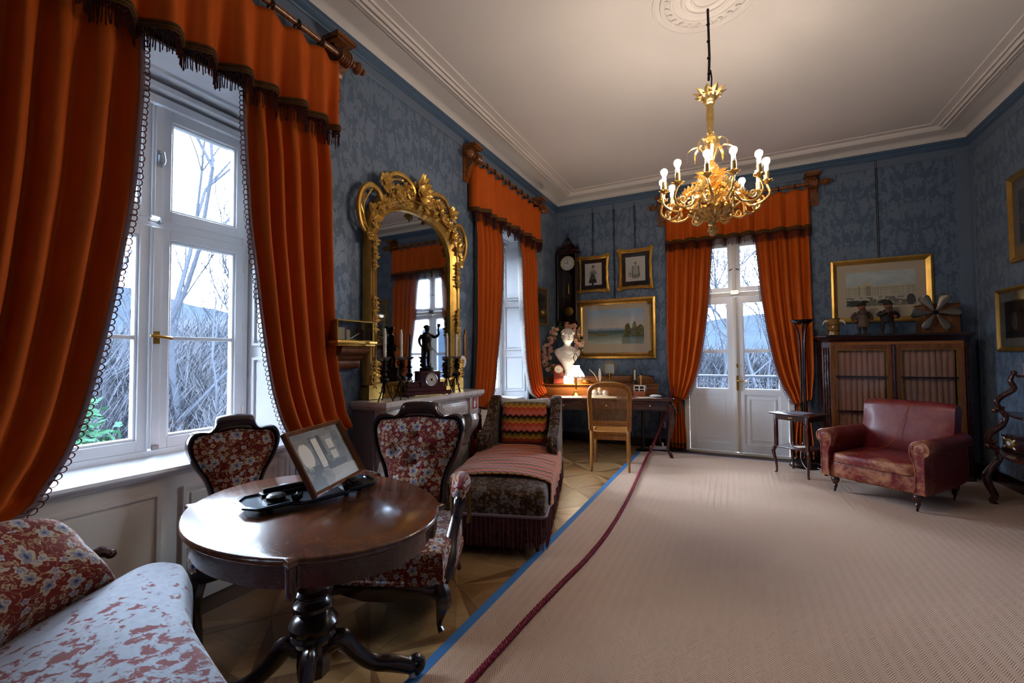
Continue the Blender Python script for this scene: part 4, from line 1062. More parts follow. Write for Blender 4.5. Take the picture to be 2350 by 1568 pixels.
# sofa in the near left corner
def sofa():
    ang = R(-15); t = thing('sofa', 'curved sofa in red floral tapestry under the window', 'sofa', (.37, 1.075, 0), ang)
    # local x along the front edge, local -y towards the back
    cre = [(.0, -.19), (.05, -.26), (.13, -.36), (.27, -.50), (.45, -.62), (.72, -.70), (1.05, -.70), (1.28, -.60), (1.40, -.45), (1.46, -.3), (1.48, -.19)]
    fr = [(0., 0.03), (.12, .035), (.45, -.035), (.80, -.045), (1.15, -.03), (1.45, .02)]
    cs = sm2(cre, 6)
    fs = sm2(fr, 10)
    N = 60
    def at(L, u):
        k = u*(len(L)-1); i = min(int(k), len(L)-2); f = k-i; return (lerp(L[i][0], L[i+1][0], f), lerp(L[i][1], L[i+1][1], f))
    def seat(u, v):
        a = at(fs, u); b = at(cs, u)
        # v 0..0.25: front face rising, then across the top to the crease
        if v < .22:
            k = v/.22; ang_ = k*pi/2; return (a[0], a[1]-.05*(1-sin(ang_))*0+.0, lerp(.20, .40, k)) if k < .8 else (a[0], a[1]-.02*(k-.8)/.2, .36+.06*sin((k-.8)/.2*pi/2))
        k = (v-.22)/.78; k2 = k**1.0
        x, y = lerp(a[0], b[0], k2), lerp(a[1]-.02, b[1], k2)
        edge = min(1, min(u, 1-u)/.05)
        return (x, y, .42+.055*sin(pi*min(1, k*.85+.12))*edge**.5+.02*k)
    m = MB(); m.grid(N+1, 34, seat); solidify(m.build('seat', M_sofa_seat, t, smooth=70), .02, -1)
    hgt = [.05, .25, .335, .36, .37, .38, .40, .40, .36, .25, .05]
    hs = bezr(hgt, 6)
    def nrm(i):
        a = cs[max(0, i-1)]; b = cs[min(len(cs)-1, i+1)]; d = V((b[0]-a[0], b[1]-a[1])).normalized(); return V((d.y, -d.x))
    def back(u, v):
        i = int(round(u*(len(cs)-1))); c = cs[i]; n = nrm(i)*-1 if False else nrm(i); h = hs[i]
        o = V((-n.x, -n.y)) if False else n
        # outward is away from the seat centre
        if (V((c[0], c[1]))-V((.72, -.25))).dot(o) < 0: o = -o
        if v < .75:
            k = v/.75; off = -.045*sin(pi*min(1, k*1.15))*min(1, h/.2)+.10*k*k; z = .42+h*k
        else:
            k = (v-.75)/.25; off = .10+.075*sin(k*pi/2)*min(1, h/.2+.3); z = .42+h+.028*sin(pi*k)-.06*k*k
        return (c[0]+o.x*off, c[1]+o.y*off, z)
    m = MB(); m.grid(len(cs), 22, back); solidify(m.build('back', M_sofa_back, t, smooth=80), .03, -1)
    # wooden frame behind: top rail scroll ends and rail under seat
    m = MB(); p = [back(i/(len(cs)-1), 1.) for i in range(2, len(cs)-2)]
    m.tube([(q[0], q[1], q[2]-.02) for q in p], .022, 8)
    e = p[0]; m.tube([(e[0]+.03*0, e[1], e[2]-.02), (e[0]-.03, e[1]+.03, e[2]+.03), (e[0]-.035, e[1]+.075, e[2]+.045), (e[0]-.03, e[1]+.105, e[2]+.03)], [.022, .024, .024, .018], 8); m.ball((e[0]-.03, e[1]+.105, e[2]+.028), (.020, .022, .020), 10, 8)
    m.build('back_rail', M_mahog, t)
    rail = fs+[(x, y) for x, y in reversed(cs)]
    m = MB(); m.prism(rail, .17, .24); m.build('seat_rail', M_mahog, t)
    for x, y in ((.10, -.03), (1.36, -.03), (.35, -.48), (1.15, -.58)):
        m = MB(); cabriole(m, x, y, 0, .2, 0, .02, .026, .016); m.build('leg', M_mahog, t)
    return t
sofa()
# chaise longue ------------------------------------------------------------
def chaise():
    t = thing('chaise_longue', 'brown plush chaise longue with long fringe in front of the mantelpiece', 'chaise longue', (.825, 3.46, 0), R(17))
    w, L = .37, .90
    m = MB(); m.prism(rrect(2*w-.02, 2*L-.02, .03), .10, .27); m.build('base', M_chaise, t)
    out = rrect(2*w, 2*L-.10, .05, 5, 0, -.05)
    cushion(out, .275, .44, .045, .06, 6).build('mattress', M_chaise_t, t, smooth=60)
    m = MB(); m.tube([(x*1.01, y*1.01, .278) for x, y in rrect(2*w, 2*L, .04)], .011, 6, closed=True); m.build('cord', M_trimpale, t, label='twisted pale cord')
    rnd = random.Random(9); fr = MB(); o = rrect(2*w+.012, 2*L+.012, .03, 4)
    per = []
    for a, b in zip(o, o[1:]+o[:1]):
        A, B = V(a), V(b); n = max(1, int((B-A).length/.0062))
        for i in range(n): per.append(A+(B-A)*(i/n))
    for p in per:
        q = rnd.uniform(-.006, .006); fr.tube([(p.x, p.y, .268), (p.x*1.004+q*.4, p.y*1.002, .18), (p.x*1.008+q, p.y*1.004+q*.5, .075+rnd.uniform(-.012, .01))], .0030, 3, caps=False)
    fr.build('fringe', M_trimloop, t)['kind'] = 'stuff'
    fr = MB()
    for p in per[::5]:
        q = rnd.uniform(-.008, .008); fr.tube([(p.x*1.006, p.y*1.003, .268), (p.x*1.012+q, p.y*1.006, .085)], .0022, 3, caps=False)
    fr.build('pale_fringe', M_trimpale, t)['kind'] = 'stuff'  # sparse thinner strands in the pale trim colour
    # head end: two wings and the back, deep brown plush
    prof = [(.18, .30), (.18, .52), (.185, .575), (.21, .605), (.25, .612), (.34, .632), (.46, .68), (.58, .76), (.68, .84), (.77, .905), (.84, .925), (.90, .905), (.92, .85), (.91, .6), (.90, .30)]
    pr = sm2(prof, 4)
    for s in (-1, 1):
        m = MB(); xi, xo = s*(w-.095), s*(w+.005)
        lo = []
        for k in (0, .12, .5, .88, 1):
            ins = .018*(1-sin(pi*(.08+.84*k))) if k in (0, 1) else 0.
            lo.append([(lerp(xi, xo, k), lerp(.55, y, 1-ins*2.2), lerp(.60, z, 1-ins*2.2)) for y, z in pr])
        m.loft(lo); m.build('wing', M_chaise, t, smooth=50)
        m = MB(); m.tube([((xi+xo)/2+.0, .175-.004, z) for z in (.30, .42, .52)]+[((xi+xo)/2, .172+x, .555+z) for x, z in spiral((0, 0), .045, .012, -pi/2*0+pi, -1.1, 16)], .012, 6); m.build('wing_scroll', M_chaise, t)
    m = MB(); lo = []
    for k in range(9):
        a = k/8; x = lerp(-(w-.09), w-.09, a); sag = -.018*sin(pi*a)
        lo.append([(x, .70, .40), (x, .745, .60), (x, .79, .80+sag), (x, .81, .875+sag), (x, .845, .90+sag), (x, .885, .885+sag), (x, .90, .8), (x, .90, .40)])
    m.loft(lo); m.build('back', M_chaise, t, smooth=60)
    for x, y in ((w-.06, -L+.06), (-w+.06, -L+.06), (w-.06, L-.08), (-w+.06, L-.08)):
        m = MB(); m.lathe([(.0, .03), (.012, .03), (.018, .05), (.026, .08), (.024, .12), (.0, .12)], 10, (x, y, 0)); castor(m, (x, y-.005, 0), .017); m.build('leg', M_darkwood, t)
    # knitted blanket over the mattress
    b = thing('knitted_blanket', 'zigzag striped pink and olive knitted blanket spread over the chaise longue', 'blanket', (.825, 3.46, 0), R(17))
    def bl(u, v):
        y = lerp(-.66, .42, v); s = lerp(-.50, .56, u)
        wv = .010*sin(2*pi*s/.055) if v == 0 else 0.
        y += wv
        hw = w+.012
        dome = lambda x: .492-.045*(abs(x)/w)**2.6
        edge = .012*ss((abs(y+.2)-.3)/.5)
        if abs(s) <= hw-.02:
            x = s; z = dome(x)-edge
        else:
            sg = 1 if s > 0 else -1; e = abs(s)-(hw-.02); rr = .03
            a = min(pi/2, e/rr); x = sg*(hw-.02+rr*sin(a)*.9); z = dome(hw-.02)-edge-rr*(1-cos(a))*.9-max(0, e-rr*pi/2)
            x += sg*.006*sin(y*31)*max(0, e-.04)*8
        return (x, y, z+.004*sin(y*19+s*7))
    m = MB(); m.grid(84, 70, bl); solidify(m.build('knit', M_knit_blanket, b, smooth=70), .008)
    # cushion and towel
    p = thing('striped_cushion', 'zigzag striped knitted cushion leaning against the chaise back', 'cushion', (.825, 3.46, 0), R(17))
    Mp = T(.0, .66, .66) @ RX(R(-18))
    def pw(k):
        return lambda u, v: (lambda a, b: ((a*.235)*(1-.06*b*b), k*(.075*(max(0, 1-abs(a)**3.2)*max(0, 1-abs(b)**3.2))**.55+.004*sin(9*a+4*b)), b*.22*(1-.05*a*a)))(2*u-1, 2*v-1)
    m = MB(); m.grid(25, 25, pw(-1), M=Mp); m.grid(25, 25, pw(1), M=Mp); m.build('cover', M_knit_pillow, p, smooth=80)
    h = thing('head_towel', 'rolled white linen cloth along the top of the chaise back', 'cloth', (.825, 3.46, 0), R(17))
    m = MB(); n = 30; m.tube([(lerp(-.27, .27, i/n), .775+.004*sin(i), .855-.018*sin(pi*i/n)+.003*sin(i*1.7)) for i in range(n+1)], [.012+.030*min(1, min(i, n-i)/1.5+.35) for i in range(n+1)], 14, sq=(1.25, .85)); m.build('linen', M_linen, h, smooth=70)
chaise()
# cane desk chair -----------------------------------------------------------
def cane(mb, w_at, z0, z1, y, n=24, r=.0016, M=None, plane='xz'):
    st = (z1-z0)/n
    def P(x, z): return (x, y, z) if plane == 'xz' else (x, z, y)
    for i in range(1, n):
        z = z0+st*i; hw = w_at(z); mb.tube([P(-hw, z), P(hw, z)], r, 3, caps=False, M=M)
    hw = max(w_at(z0), w_at((z0+z1)/2)); k = int(hw/st)
    for i in range(-k, k+1):
        x = i*st; zz = [z0+(z1-z0)*j/30 for j in range(31) if w_at(z0+(z1-z0)*j/30) >= abs(x)]
        if len(zz) > 1: mb.tube([P(x, zz[0]), P(x, zz[-1])], r, 3, caps=False, M=M)
def cane_chair():
    t = thing('desk_chair', 'honey coloured cane back desk chair drawn up to the writing desk', 'chair', (1.215, 5.305, 0), R(192))
    Mt = T(0, .225, .44) @ RX(R(-6)) @ T(0, 0, -.44)
    fo = sm2([(.215, .47), (.222, .70), (.226, .88), (.205, .965), (.12, 1.01), (.0, 1.018), (-.12, 1.01), (-.205, .965), (-.226, .88), (-.222, .70), (-.215, .47)], 6)
    m = MB(); m.tube([(x, 0, z) for x, z in fo], .024, 8, sq=(.62, 1.1), up=(0, 1, 0), M=Mt); m.tube([(-.205, 0, .56), (.205, 0, .56)], .024, 8, sq=(1.1, .62), M=Mt, up=(0, 0, 1))
    m.build('back_frame', M_oak, t)
    def wa(z):
        if z < .88: return .198
        k = (z-.88)/.115; return .198*max(0, 1-k**3)**.5
    m = MB(); cane(m, wa, .58, .994, 0, 28, .0021, Mt); m.build('cane_back', M_oak, t)['kind'] = 'stuff'
    so = rrect(.45, .44, .07, 5)
    m = MB(); i = [(x*.84, y*.84) for x, y in so]
    m.loft([[(x, y, .425) for x, y in so], [(x, y, .455) for x, y in so], [(x, y, .458) for x, y in i], [(x, y, .43) for x, y in i], [(x, y, .425) for x, y in so]], False, False); m.build('seat_frame', M_oak, t, bevel=0)
    m = MB(); cane(m, lambda z: .19, -.185, .185, .448, 26, .002, None, 'xy'); m.build('cane_seat', M_oak, t)['kind'] = 'stuff'
    m = MB(); m.b2((-.20, .185, .36), (.20, .21, .425)); m.b2((-.20, -.21, .36), (.20, -.19, .425)); m.b2((-.205, -.2, .36), (-.185, .2, .425)); m.b2((.185, -.2, .36), (.205, .2, .425)); m.build('seat_rail', M_oak, t, bevel=.004)
    for s in (-1, 1):
        m = MB(); m.tube([(s*.208, .215, .50), (s*.208, .222, .40), (s*.21, .235, .2), (s*.212, .262, 0.012)], [.024, .024, .021, .015], 4); lg = m.build('leg', M_oak, t, bevel=.004)
        MB().lathe([(.0, 0), (.012, 0), (.012, .014), (.0, .014)], 10, (s*.212, .263, 0)).build('foot', M_black, lg)
        m = MB(); m.lathe([(.0, .0), (.010, .0), (.013, .05), (.018, .2), (.021, .33), (.018, .35), (.024, .36), (.024, .425), (.0, .425)], 10, (s*.195, -.195, 0)); m.build('leg', M_oak, t)
    return t
cane_chair()
# red leather armchair -------------------------------------------------------
def club():
    t = thing('leather_armchair', 'worn dark red leather armchair with rolled arms in front of the cabinet', 'armchair', (3.875, 5.33, 0), R(-37))
    # front rail box
    m = MB(); m.b2((-.335, -.385, .165), (.335, .36, .315)); m.build('seat_box', M_leather, t, bevel=.02, bseg=3)
    cushion(rrect(.63, .66, .06, 5, 0, -.075), .315, .395, .035, .04, 6).build('seat_cushion', M_leather, t, smooth=60)
    for s in (-1, 1):
        # rolled arm: loft of the front profile from front to back
        pf = [(.325, .17), (.335, .30), (.325, .42), (.305, .48), (.298, .54), (.312, .590), (.352, .618), (.40, .612), (.432, .575), (.430, .525), (.405, .495), (.395, .44), (.395, .17)]
        pf = sm2(pf, 4)
        cx, cz = .365, .42
        lo = []
        for y, k, dz in ((-.415, .90, 0), (-.41, .97, 0), (-.395, 1., 0), (-.1, 1., 0), (.2, .98, .0), (.40, .95, .015)):
            lo.append([(s*(cx+(x-cx)*k), y, cz+(z-cz)*k+dz) for x, z in pf])
        m = MB(); m.loft(lo); ar = m.build('arm', M_leather, t, smooth=60)
        # facing panel with welt and scroll
        m = MB(); m.tube([(s*(cx+(x-cx)*.93), -.414, cz+(z-cz)*.96) for x, z in pf], .007, 6, closed=True); m.build('welt', M_leather, ar)
        m = MB(); m.tube([(s*(.365+x), -.418, .555+z) for x, z in spiral((0, 0), .05, .012, pi*1.1, -1.3, 20)], .008, 6); m.ball((s*.365, -.412, .555), (.05, .012, .045), 14, 8); m.build('scroll_face', M_leather, ar)
        nm = MB()
        for i in range(22): nm.ball((s*(.33-.025*i+.0), -.388, .178), .005, 6, 4) if s > 0 else None
        if s > 0: nm.build('nail_row', M_golddark, t)['kind'] = 'stuff'
    # back
    lo = []
    for k in range(13):
        a = k/12; x = lerp(-.36, .36, a); e = 1-abs(2*a-1)**6; c = .93+.07*e
        sec = [(.20, .36), (.235, .55), (.275, .72), (.285, .80), (.30, .855), (.345, .885), (.40, .88), (.44, .84), (.445, .78), (.42, .70), (.40, .5), (.385, .18), (.25, .18)]
        pts = sm2([(y, z) for y, z in sec], 3)
        lo.append([(x*(1. if 0 < k < 12 else .985), .34+(y-.34)*c-.03*e*math.exp(-((z-.6)/.18)**2), .5+(z-.5)*(.96+.04*e)) for y, z in pts])
    m = MB(); m.loft(lo); m.build('back', M_leather, t, smooth=60)
    for x, y in ((-.315, -.335), (.315, -.335), (-.32, .33), (.32, .33)):
        m = MB(); m.lathe([(.0, .045), (.010, .045), (.013, .06), (.020, .075), (.016, .085), (.030, .11), (.036, .135), (.030, .15), (.036, .16), (.034, .17), (.0, .17)], 14, (x, y, 0)); lg = m.build('leg', M_mahog, t)
        m = MB(); m.tube([(x, y, .05), (x, y-.012, .035), (x, y-.012, .02)], .008, 6); m.torus((x, y-.014, .019), .012, .007, 12, 6, RY(pi/2)); m.build('castor', M_darkmetal, lg, label='brass claw castor')
    # thin orange barrier cord across the seat
    m = MB(); m.tube(bez([(.03, .30, .865), (-.01, .215, .68), (-.05, .14, .50), (-.09, .02, .443), (-.10, -.2, .438), (-.11, -.37, .405), (-.112, -.405, .33), (-.114, -.40, .18), (-.10, -.2, .13)], 6), .0025, 5); m.build('cord', M_curtain, t, label='thin orange barrier cord')
    return t
club()
# ---------------------------------------------------------------- tables, desk, cabinet, etagere
def round_table():
    t = thing('round_table', 'scalloped mahogany pedestal table holding the framed photograph', 'table', (1.065, 1.225, 0), R(-10))
    a, b = .42, .31
    # scalloped outline: four bowed sides meeting in small ogee corners
    def side(p, q, bow, n=14):
        P, Q = V(p), V(q); d = Q-P; nn = V((d.y, -d.x)).normalized(); o = []
        for i in range(n+1):
            k = i/n; e = sin(pi*k)**.8
            o.append(tuple(P+d*k+nn*(bow*e)))
        return o
    cs = [(-a, -b), (a, -b), (a, b), (-a, b)]; out = []
    for i in range(4):
        p, q = V(cs[i]), V(cs[(i+1) % 4]); d = (q-p).normalized()
        out += side(p+d*.03, q-d*.03, .118 if i % 2 == 0 else .138)
        c = V(cs[(i+1) % 4]); e = c.normalized(); 
        out.append(tuple(c+e*.006))
    def sc(k, z): return [(x*k, y*k, z) for x, y in out]
    m = MB(); m.loft([sc(.95, .733), sc(.985, .735), sc(1., .742), sc(1.0, .750), sc(.992, .757), sc(.982, .7595)], True, True); m.build('top', M_tabletop, t, smooth=35)
    m = MB(); m.loft([sc(.93, .655), sc(.935, .735)], True, True); m.build('apron', M_mahog_x, t, smooth=35)
    for x, y in cs:
        m = MB(); e = V((x, y)).normalized(); p = V((x, y))*.90; m.lathe([(.0, .625), (.010, .625), (.016, .635), (.018, .65), (.02, .735), (.0, .735)], 10, (p.x, p.y, 0)); m.build('corner_drop', M_mahog, t)
    m = MB(); m.lathe([(.0, .23), (.075, .23), (.085, .25), (.075, .265), (.088, .28), (.092, .30), (.075, .325), (.058, .335), (.062, .35), (.075, .36), (.075, .375), (.055, .39), (.052, .40), (.068, .41), (.072, .42), (.060, .43), (.075, .47), (.088, .53), (.085, .59), (.068, .64), (.060, .66), (.0, .66)], 24); m.build('column', M_darkwood, t)
    m = MB(); m.lathe([(.0, .08), (.03, .08), (.062, .10), (.068, .16), (.064, .23), (.0, .23)], 8); m.build('hub', M_darkwood, t)
    for i in range(4):
        an = R(45+90*i)+.12; ca, sa = cos(an), sin(an)
        q = bez([(.05, 0, .19), (.10, 0, .215), (.155, 0, .155), (.225, 0, .10), (.31, 0, .078), (.385, 0, .05)], 7)
        m = MB(); m.tube([(x*ca, x*sa, z) for x, _, z in q], bezr([.030, .036, .030, .028, .030, .026], 7), 10, sq=(1.15, .85)); m.tube([(x*ca-.0*sa, x*sa, z) for x, z in spiral((.395, .062), .032, .012, -pi/2, 1.1, 14)], .018, 8); m.tube([(x*ca, x*sa, z) for x, z in spiral((.10, .20), .035, .012, pi*.9, -1., 12)], .014, 8); lg = m.build('leg', M_darkwood, t)
        m = MB(); m.ball((.385*ca, .385*sa, .018), .018, 10, 8); m.build('castor', M_candle, lg)
round_table()
# framed photograph leaning on an inkstand
e_ = V((-.3207, .9472, 0)); n_ = V((.9472, .3207, 0)); mid = V((1.059, 1.357, .80))
lean = R(30); up_ = V((0, 0, 1))*cos(lean)-n_*sin(lean); fr_n = n_*cos(lean)+V((0, 0, 1))*sin(lean)
# local axes: x = e_, y = -front normal, z = up along the frame
ph = thing('framed_photograph', 'sepia photograph of a salon in a brown wooden frame leaning on the inkstand', 'photograph', tuple(mid))
ph.matrix_world = MX(((e_.x, -fr_n.x, up_.x, mid.x), (e_.y, -fr_n.y, up_.y, mid.y), (e_.z, -fr_n.z, up_.z, mid.z), (0, 0, 0, 1)))
def flat_frame(t, w, h, fw, mat_, depth=.02, prof=None, z0=0., name='frame', bevel=.004):
    """four mitred bars around the local XZ rectangle w x h (outer size), face towards -Y"""
    prof = prof or [(0, 0), (0, -depth), (.35, -depth*1.15), (.7, -depth*.8), (1., -depth*.55), (1., 0)]
    W_, H_ = w/2, h/2; names = []
    cor = [(-1, -1), (1, -1), (1, 1), (-1, 1)]
    for i in range(4):
        a, b = cor[i], cor[(i+1) % 4]; lo = []
        for c in (a, b): lo.append([(c[0]*(W_-fw*k), y, z0+h/2+c[1]*(H_-fw*k)) for k, y in prof])
        m = MB(); m.loft(lo); m.build(name+'_bar', mat_, t, smooth=30)
def salon(u, v):
    x, y = u, v
    g = .62-.25*fbm(x*6, y*6)
    if y < .32-.1*x: g = .62+.10*fbm(x*9, y*9)-.18*(x < .3)
    def rect(x0, x1, y0, y1): return x0 < x < x1 and y0 < y < y1
    if rect(.07, .28, .38, .82) and ((x-.175)/.105)**2+((y-.60)/.22)**2 < 1.1: g = .86
    if rect(.36, .47, .32, .86): g = .86
    if rect(.33, .36, .3, .9) or rect(.47, .55, .25, .9): g = .22+.1*fbm(x*20, y*20)
    if rect(.62, .74, .40, .78): g = .80 if not rect(.62, .74, .56, .60) else .5
    if rect(.78, .92, .38, .9): g = .34+.18*fbm(x*14, y*9)
    if rect(.50, .62, .36, .52): g = .7-.5*fbm(x*30, y*30)
    if rect(.45, .86, .24, .36): g = .20+.2*fbm(x*24, y*18)
    if rect(.05, .34, .16, .40) and fbm(x*8, y*8) > .45: g = .28
    if ((x-.36)/.12)**2+((y-.14)/.13)**2 < 1: g = .30+.4*fbm(x*10, y*10)
    if rect(.02, .3, .0, .2) and fbm(x*6+3, y*6) > .42: g = .34
    g = max(.06, min(.95, (g+.10*(fbm(x*40, y*40)-.5)-.5)*1.3+.48))
    return (g**2.2*.80, g**2.2*.72, g**2.2*.58)
flat_frame(ph, .40, .28, .018, M_walnut, .022)
MB().b2((-.195, -.004, .005), (.195, .004, .275)).build('backing', M_darkwood, ph, smooth=0)
painted('print', .364, .244, 130, 90, salon, ph, T(0, -.0055, .14), .35)
# inkstand: octagonal dark tray with trough, inkwells and feet
def inkstand():
    t = thing('inkstand', 'dark metal inkstand tray with pen trough and inkwells on the round table', 'inkstand', (.985, 1.275, .7595), R(72))
    o = [(-.235, -.10), (-.12, -.10), (-.09, -.135), (.09, -.135), (.12, -.10), (.235, -.10), (.27, -.05), (.27, .05), (.235, .10), (-.235, .10), (-.27, .05), (-.27, -.05)]
    sc = lambda k, z: [(x*k, y*k, z) for x, y in o]
    m = MB(); m.loft([sc(.93, .018), sc(1., .026), sc(1., .034), sc(.955, .036), sc(.93, .028)], True, True); m.build('tray', mat('gunmetal', '#3c4650', .28, .8), t, smooth=20)
    m = MB(); m.b2((-.18, .035, .028), (.18, .085, .044)); m.tube([(-.17, .06, .05), (.17, .06, .05)], .012, 8); m.build('pen_trough', M_darkmetal, t, bevel=.005)
    for x in (-.15, .15):
        m = MB(); m.prism(rrect(.08, .08, .01), .028, .036, T(x, -.04, 0)); m.lathe([(.0, .036), (.034, .036), (.036, .05), (.028, .058), (.02, .06), (.0, .06)], 8, (x, -.04, 0)); iw = m.build('inkwell', M_darkmetal, t)
    for s in (-1, 1):
        m = MB()
        for k in range(5): m.leaf((s*.10, -.12, .036), (cos(k*1.2), sin(k*1.2), .6), (0, 0, 1), .035, .012, .4)
        m.tube([(s*.10+x, -.12, .046+z) for x, z in spiral((0, 0), .018, .005, 0, 1.3, 12)], .005, 6); m.build('leaf_handle', M_darkmetal, t)
    for x, y in ((-.18, -.06), (.18, -.06), (-.18, .06), (.18, .06)):
        MB().ball((x, y, .010), (.014, .014, .010), 10, 6).build('foot', M_darkmetal, t)
inkstand()
for i, (x, y, rz, lab) in enumerate(((.80, 1.33, .4, 'folded pale paper half under the inkstand'), (.93, 1.50, 1.2, 'small sheet of paper behind the inkstand'))):
    p = tag(MB().b2((-.09, -.06, 0), (.09, .06, .003)).build('paper_sheet', mat('grey_paper', '#8f9aa6', .7), smooth=0), lab, 'paper', 'papers on the round table'); p.location = (x, y, .7597); p.rotation_euler = (0, 0, rz)
# writing desk --------------------------------------------------------------
DESK = (.943, 6.040, 0); DRZ = R(20)
def desk():
    t = thing('writing_desk', 'walnut writing desk with raised back shelf and curved legs under the landscape painting', 'desk', DESK, DRZ)
    w, d = .87, .34
    front = sm2([(-w, -d+.02), (-w*.9, -d), (-w*.45, -d+.025), (0, -d+.03), (w*.45, -d+.025), (w*.9, -d), (w, -d+.02)], 5)
    o = front+[(w, d), (-w, d)]
    sc = lambda k, z: [(x*k, y*k, z) for x, y in o]
    m = MB(); m.loft([sc(.985, .745), sc(1., .752), sc(1.004, .764), sc(1., .775), sc(.992, .780)]); m.build('top', M_mahog_x, t, smooth=30)
    m = MB(); m.prism(rrect(1.4, .36, .03, 4, 0, -.09), .7798, .7815); m.build('writing_leather', mat('desk_leather', '#6b4a3a', .45, bump=.1), t)
    m = MB(); m.prism([(x*.955, y*.92) for x, y in o], .62, .746); m.build('apron', M_mahog_x, t, smooth=30)
    for x0, x1 in ((-.78, -.34), (-.30, .30), (.34, .78)):
        m = MB(); m.b2((x0, -d+.02, .64), (x1, -d+.05, .732)); dr = m.build('drawer', M_mahog_x, t, bevel=.006); m = MB(); m.ball(((x0+x1)/2, -d+.005, .685), .014, 10, 8); m.build('knob', M_brass, dr)
    for sx in (-1, 1):
        for sy in (-1, 1):
            m = MB(); m.tube(bez([(sx*(w-.06), sy*(d-.06), .70), (sx*(w-.025), sy*(d-.025), .58), (sx*(w-.05), sy*(d-.05), .36), (sx*(w-.085), sy*(d-.085), .13), (sx*(w-.055), sy*(d-.055), .045), (sx*(w-.04), sy*(d-.04), 0)], 7), bezr([.045, .045, .030, .019, .024, .018], 7), 8); m.build('leg', M_mahog, t)
    # raised shelf and gallery board
    x0, x1 = -.85, .745; y0 = .07
    m = MB(); m.b2((x0, y0+.02, .780), (x1, d-.01, .925)); m.build('shelf_body', M_walnut_x, t, bevel=.004)
    m = MB(); m.b2((x0-.02, y0, .925), (x1+.025, d, .940)); m.build('shelf_top', M_walnut_x, t, bevel=.005)
    g = [(x0, .94), (x1, .94), (x1-.01, .985), (x1-.04, 1.025), (x1-.10, 1.045), (-.35, 1.05), (-.55, 1.05), (x0+.10, 1.045), (x0+.03, 1.02), (x0, .98)]
    m = MB(); m.prism(g, -(d-.012), -(d-.032), MX(((1, 0, 0, 0), (0, 0, -1, 0), (0, 1, 0, 0), (0, 0, 0, 1)))); m.build('gallery', M_walnut_x, t, bevel=.003)
    m = MB(); m.tube([(x, d-.02, z) for x, z in sm2(g[1:], 3)], .010, 6); m.build('gallery_moulding', M_mahog_x, t)
desk()
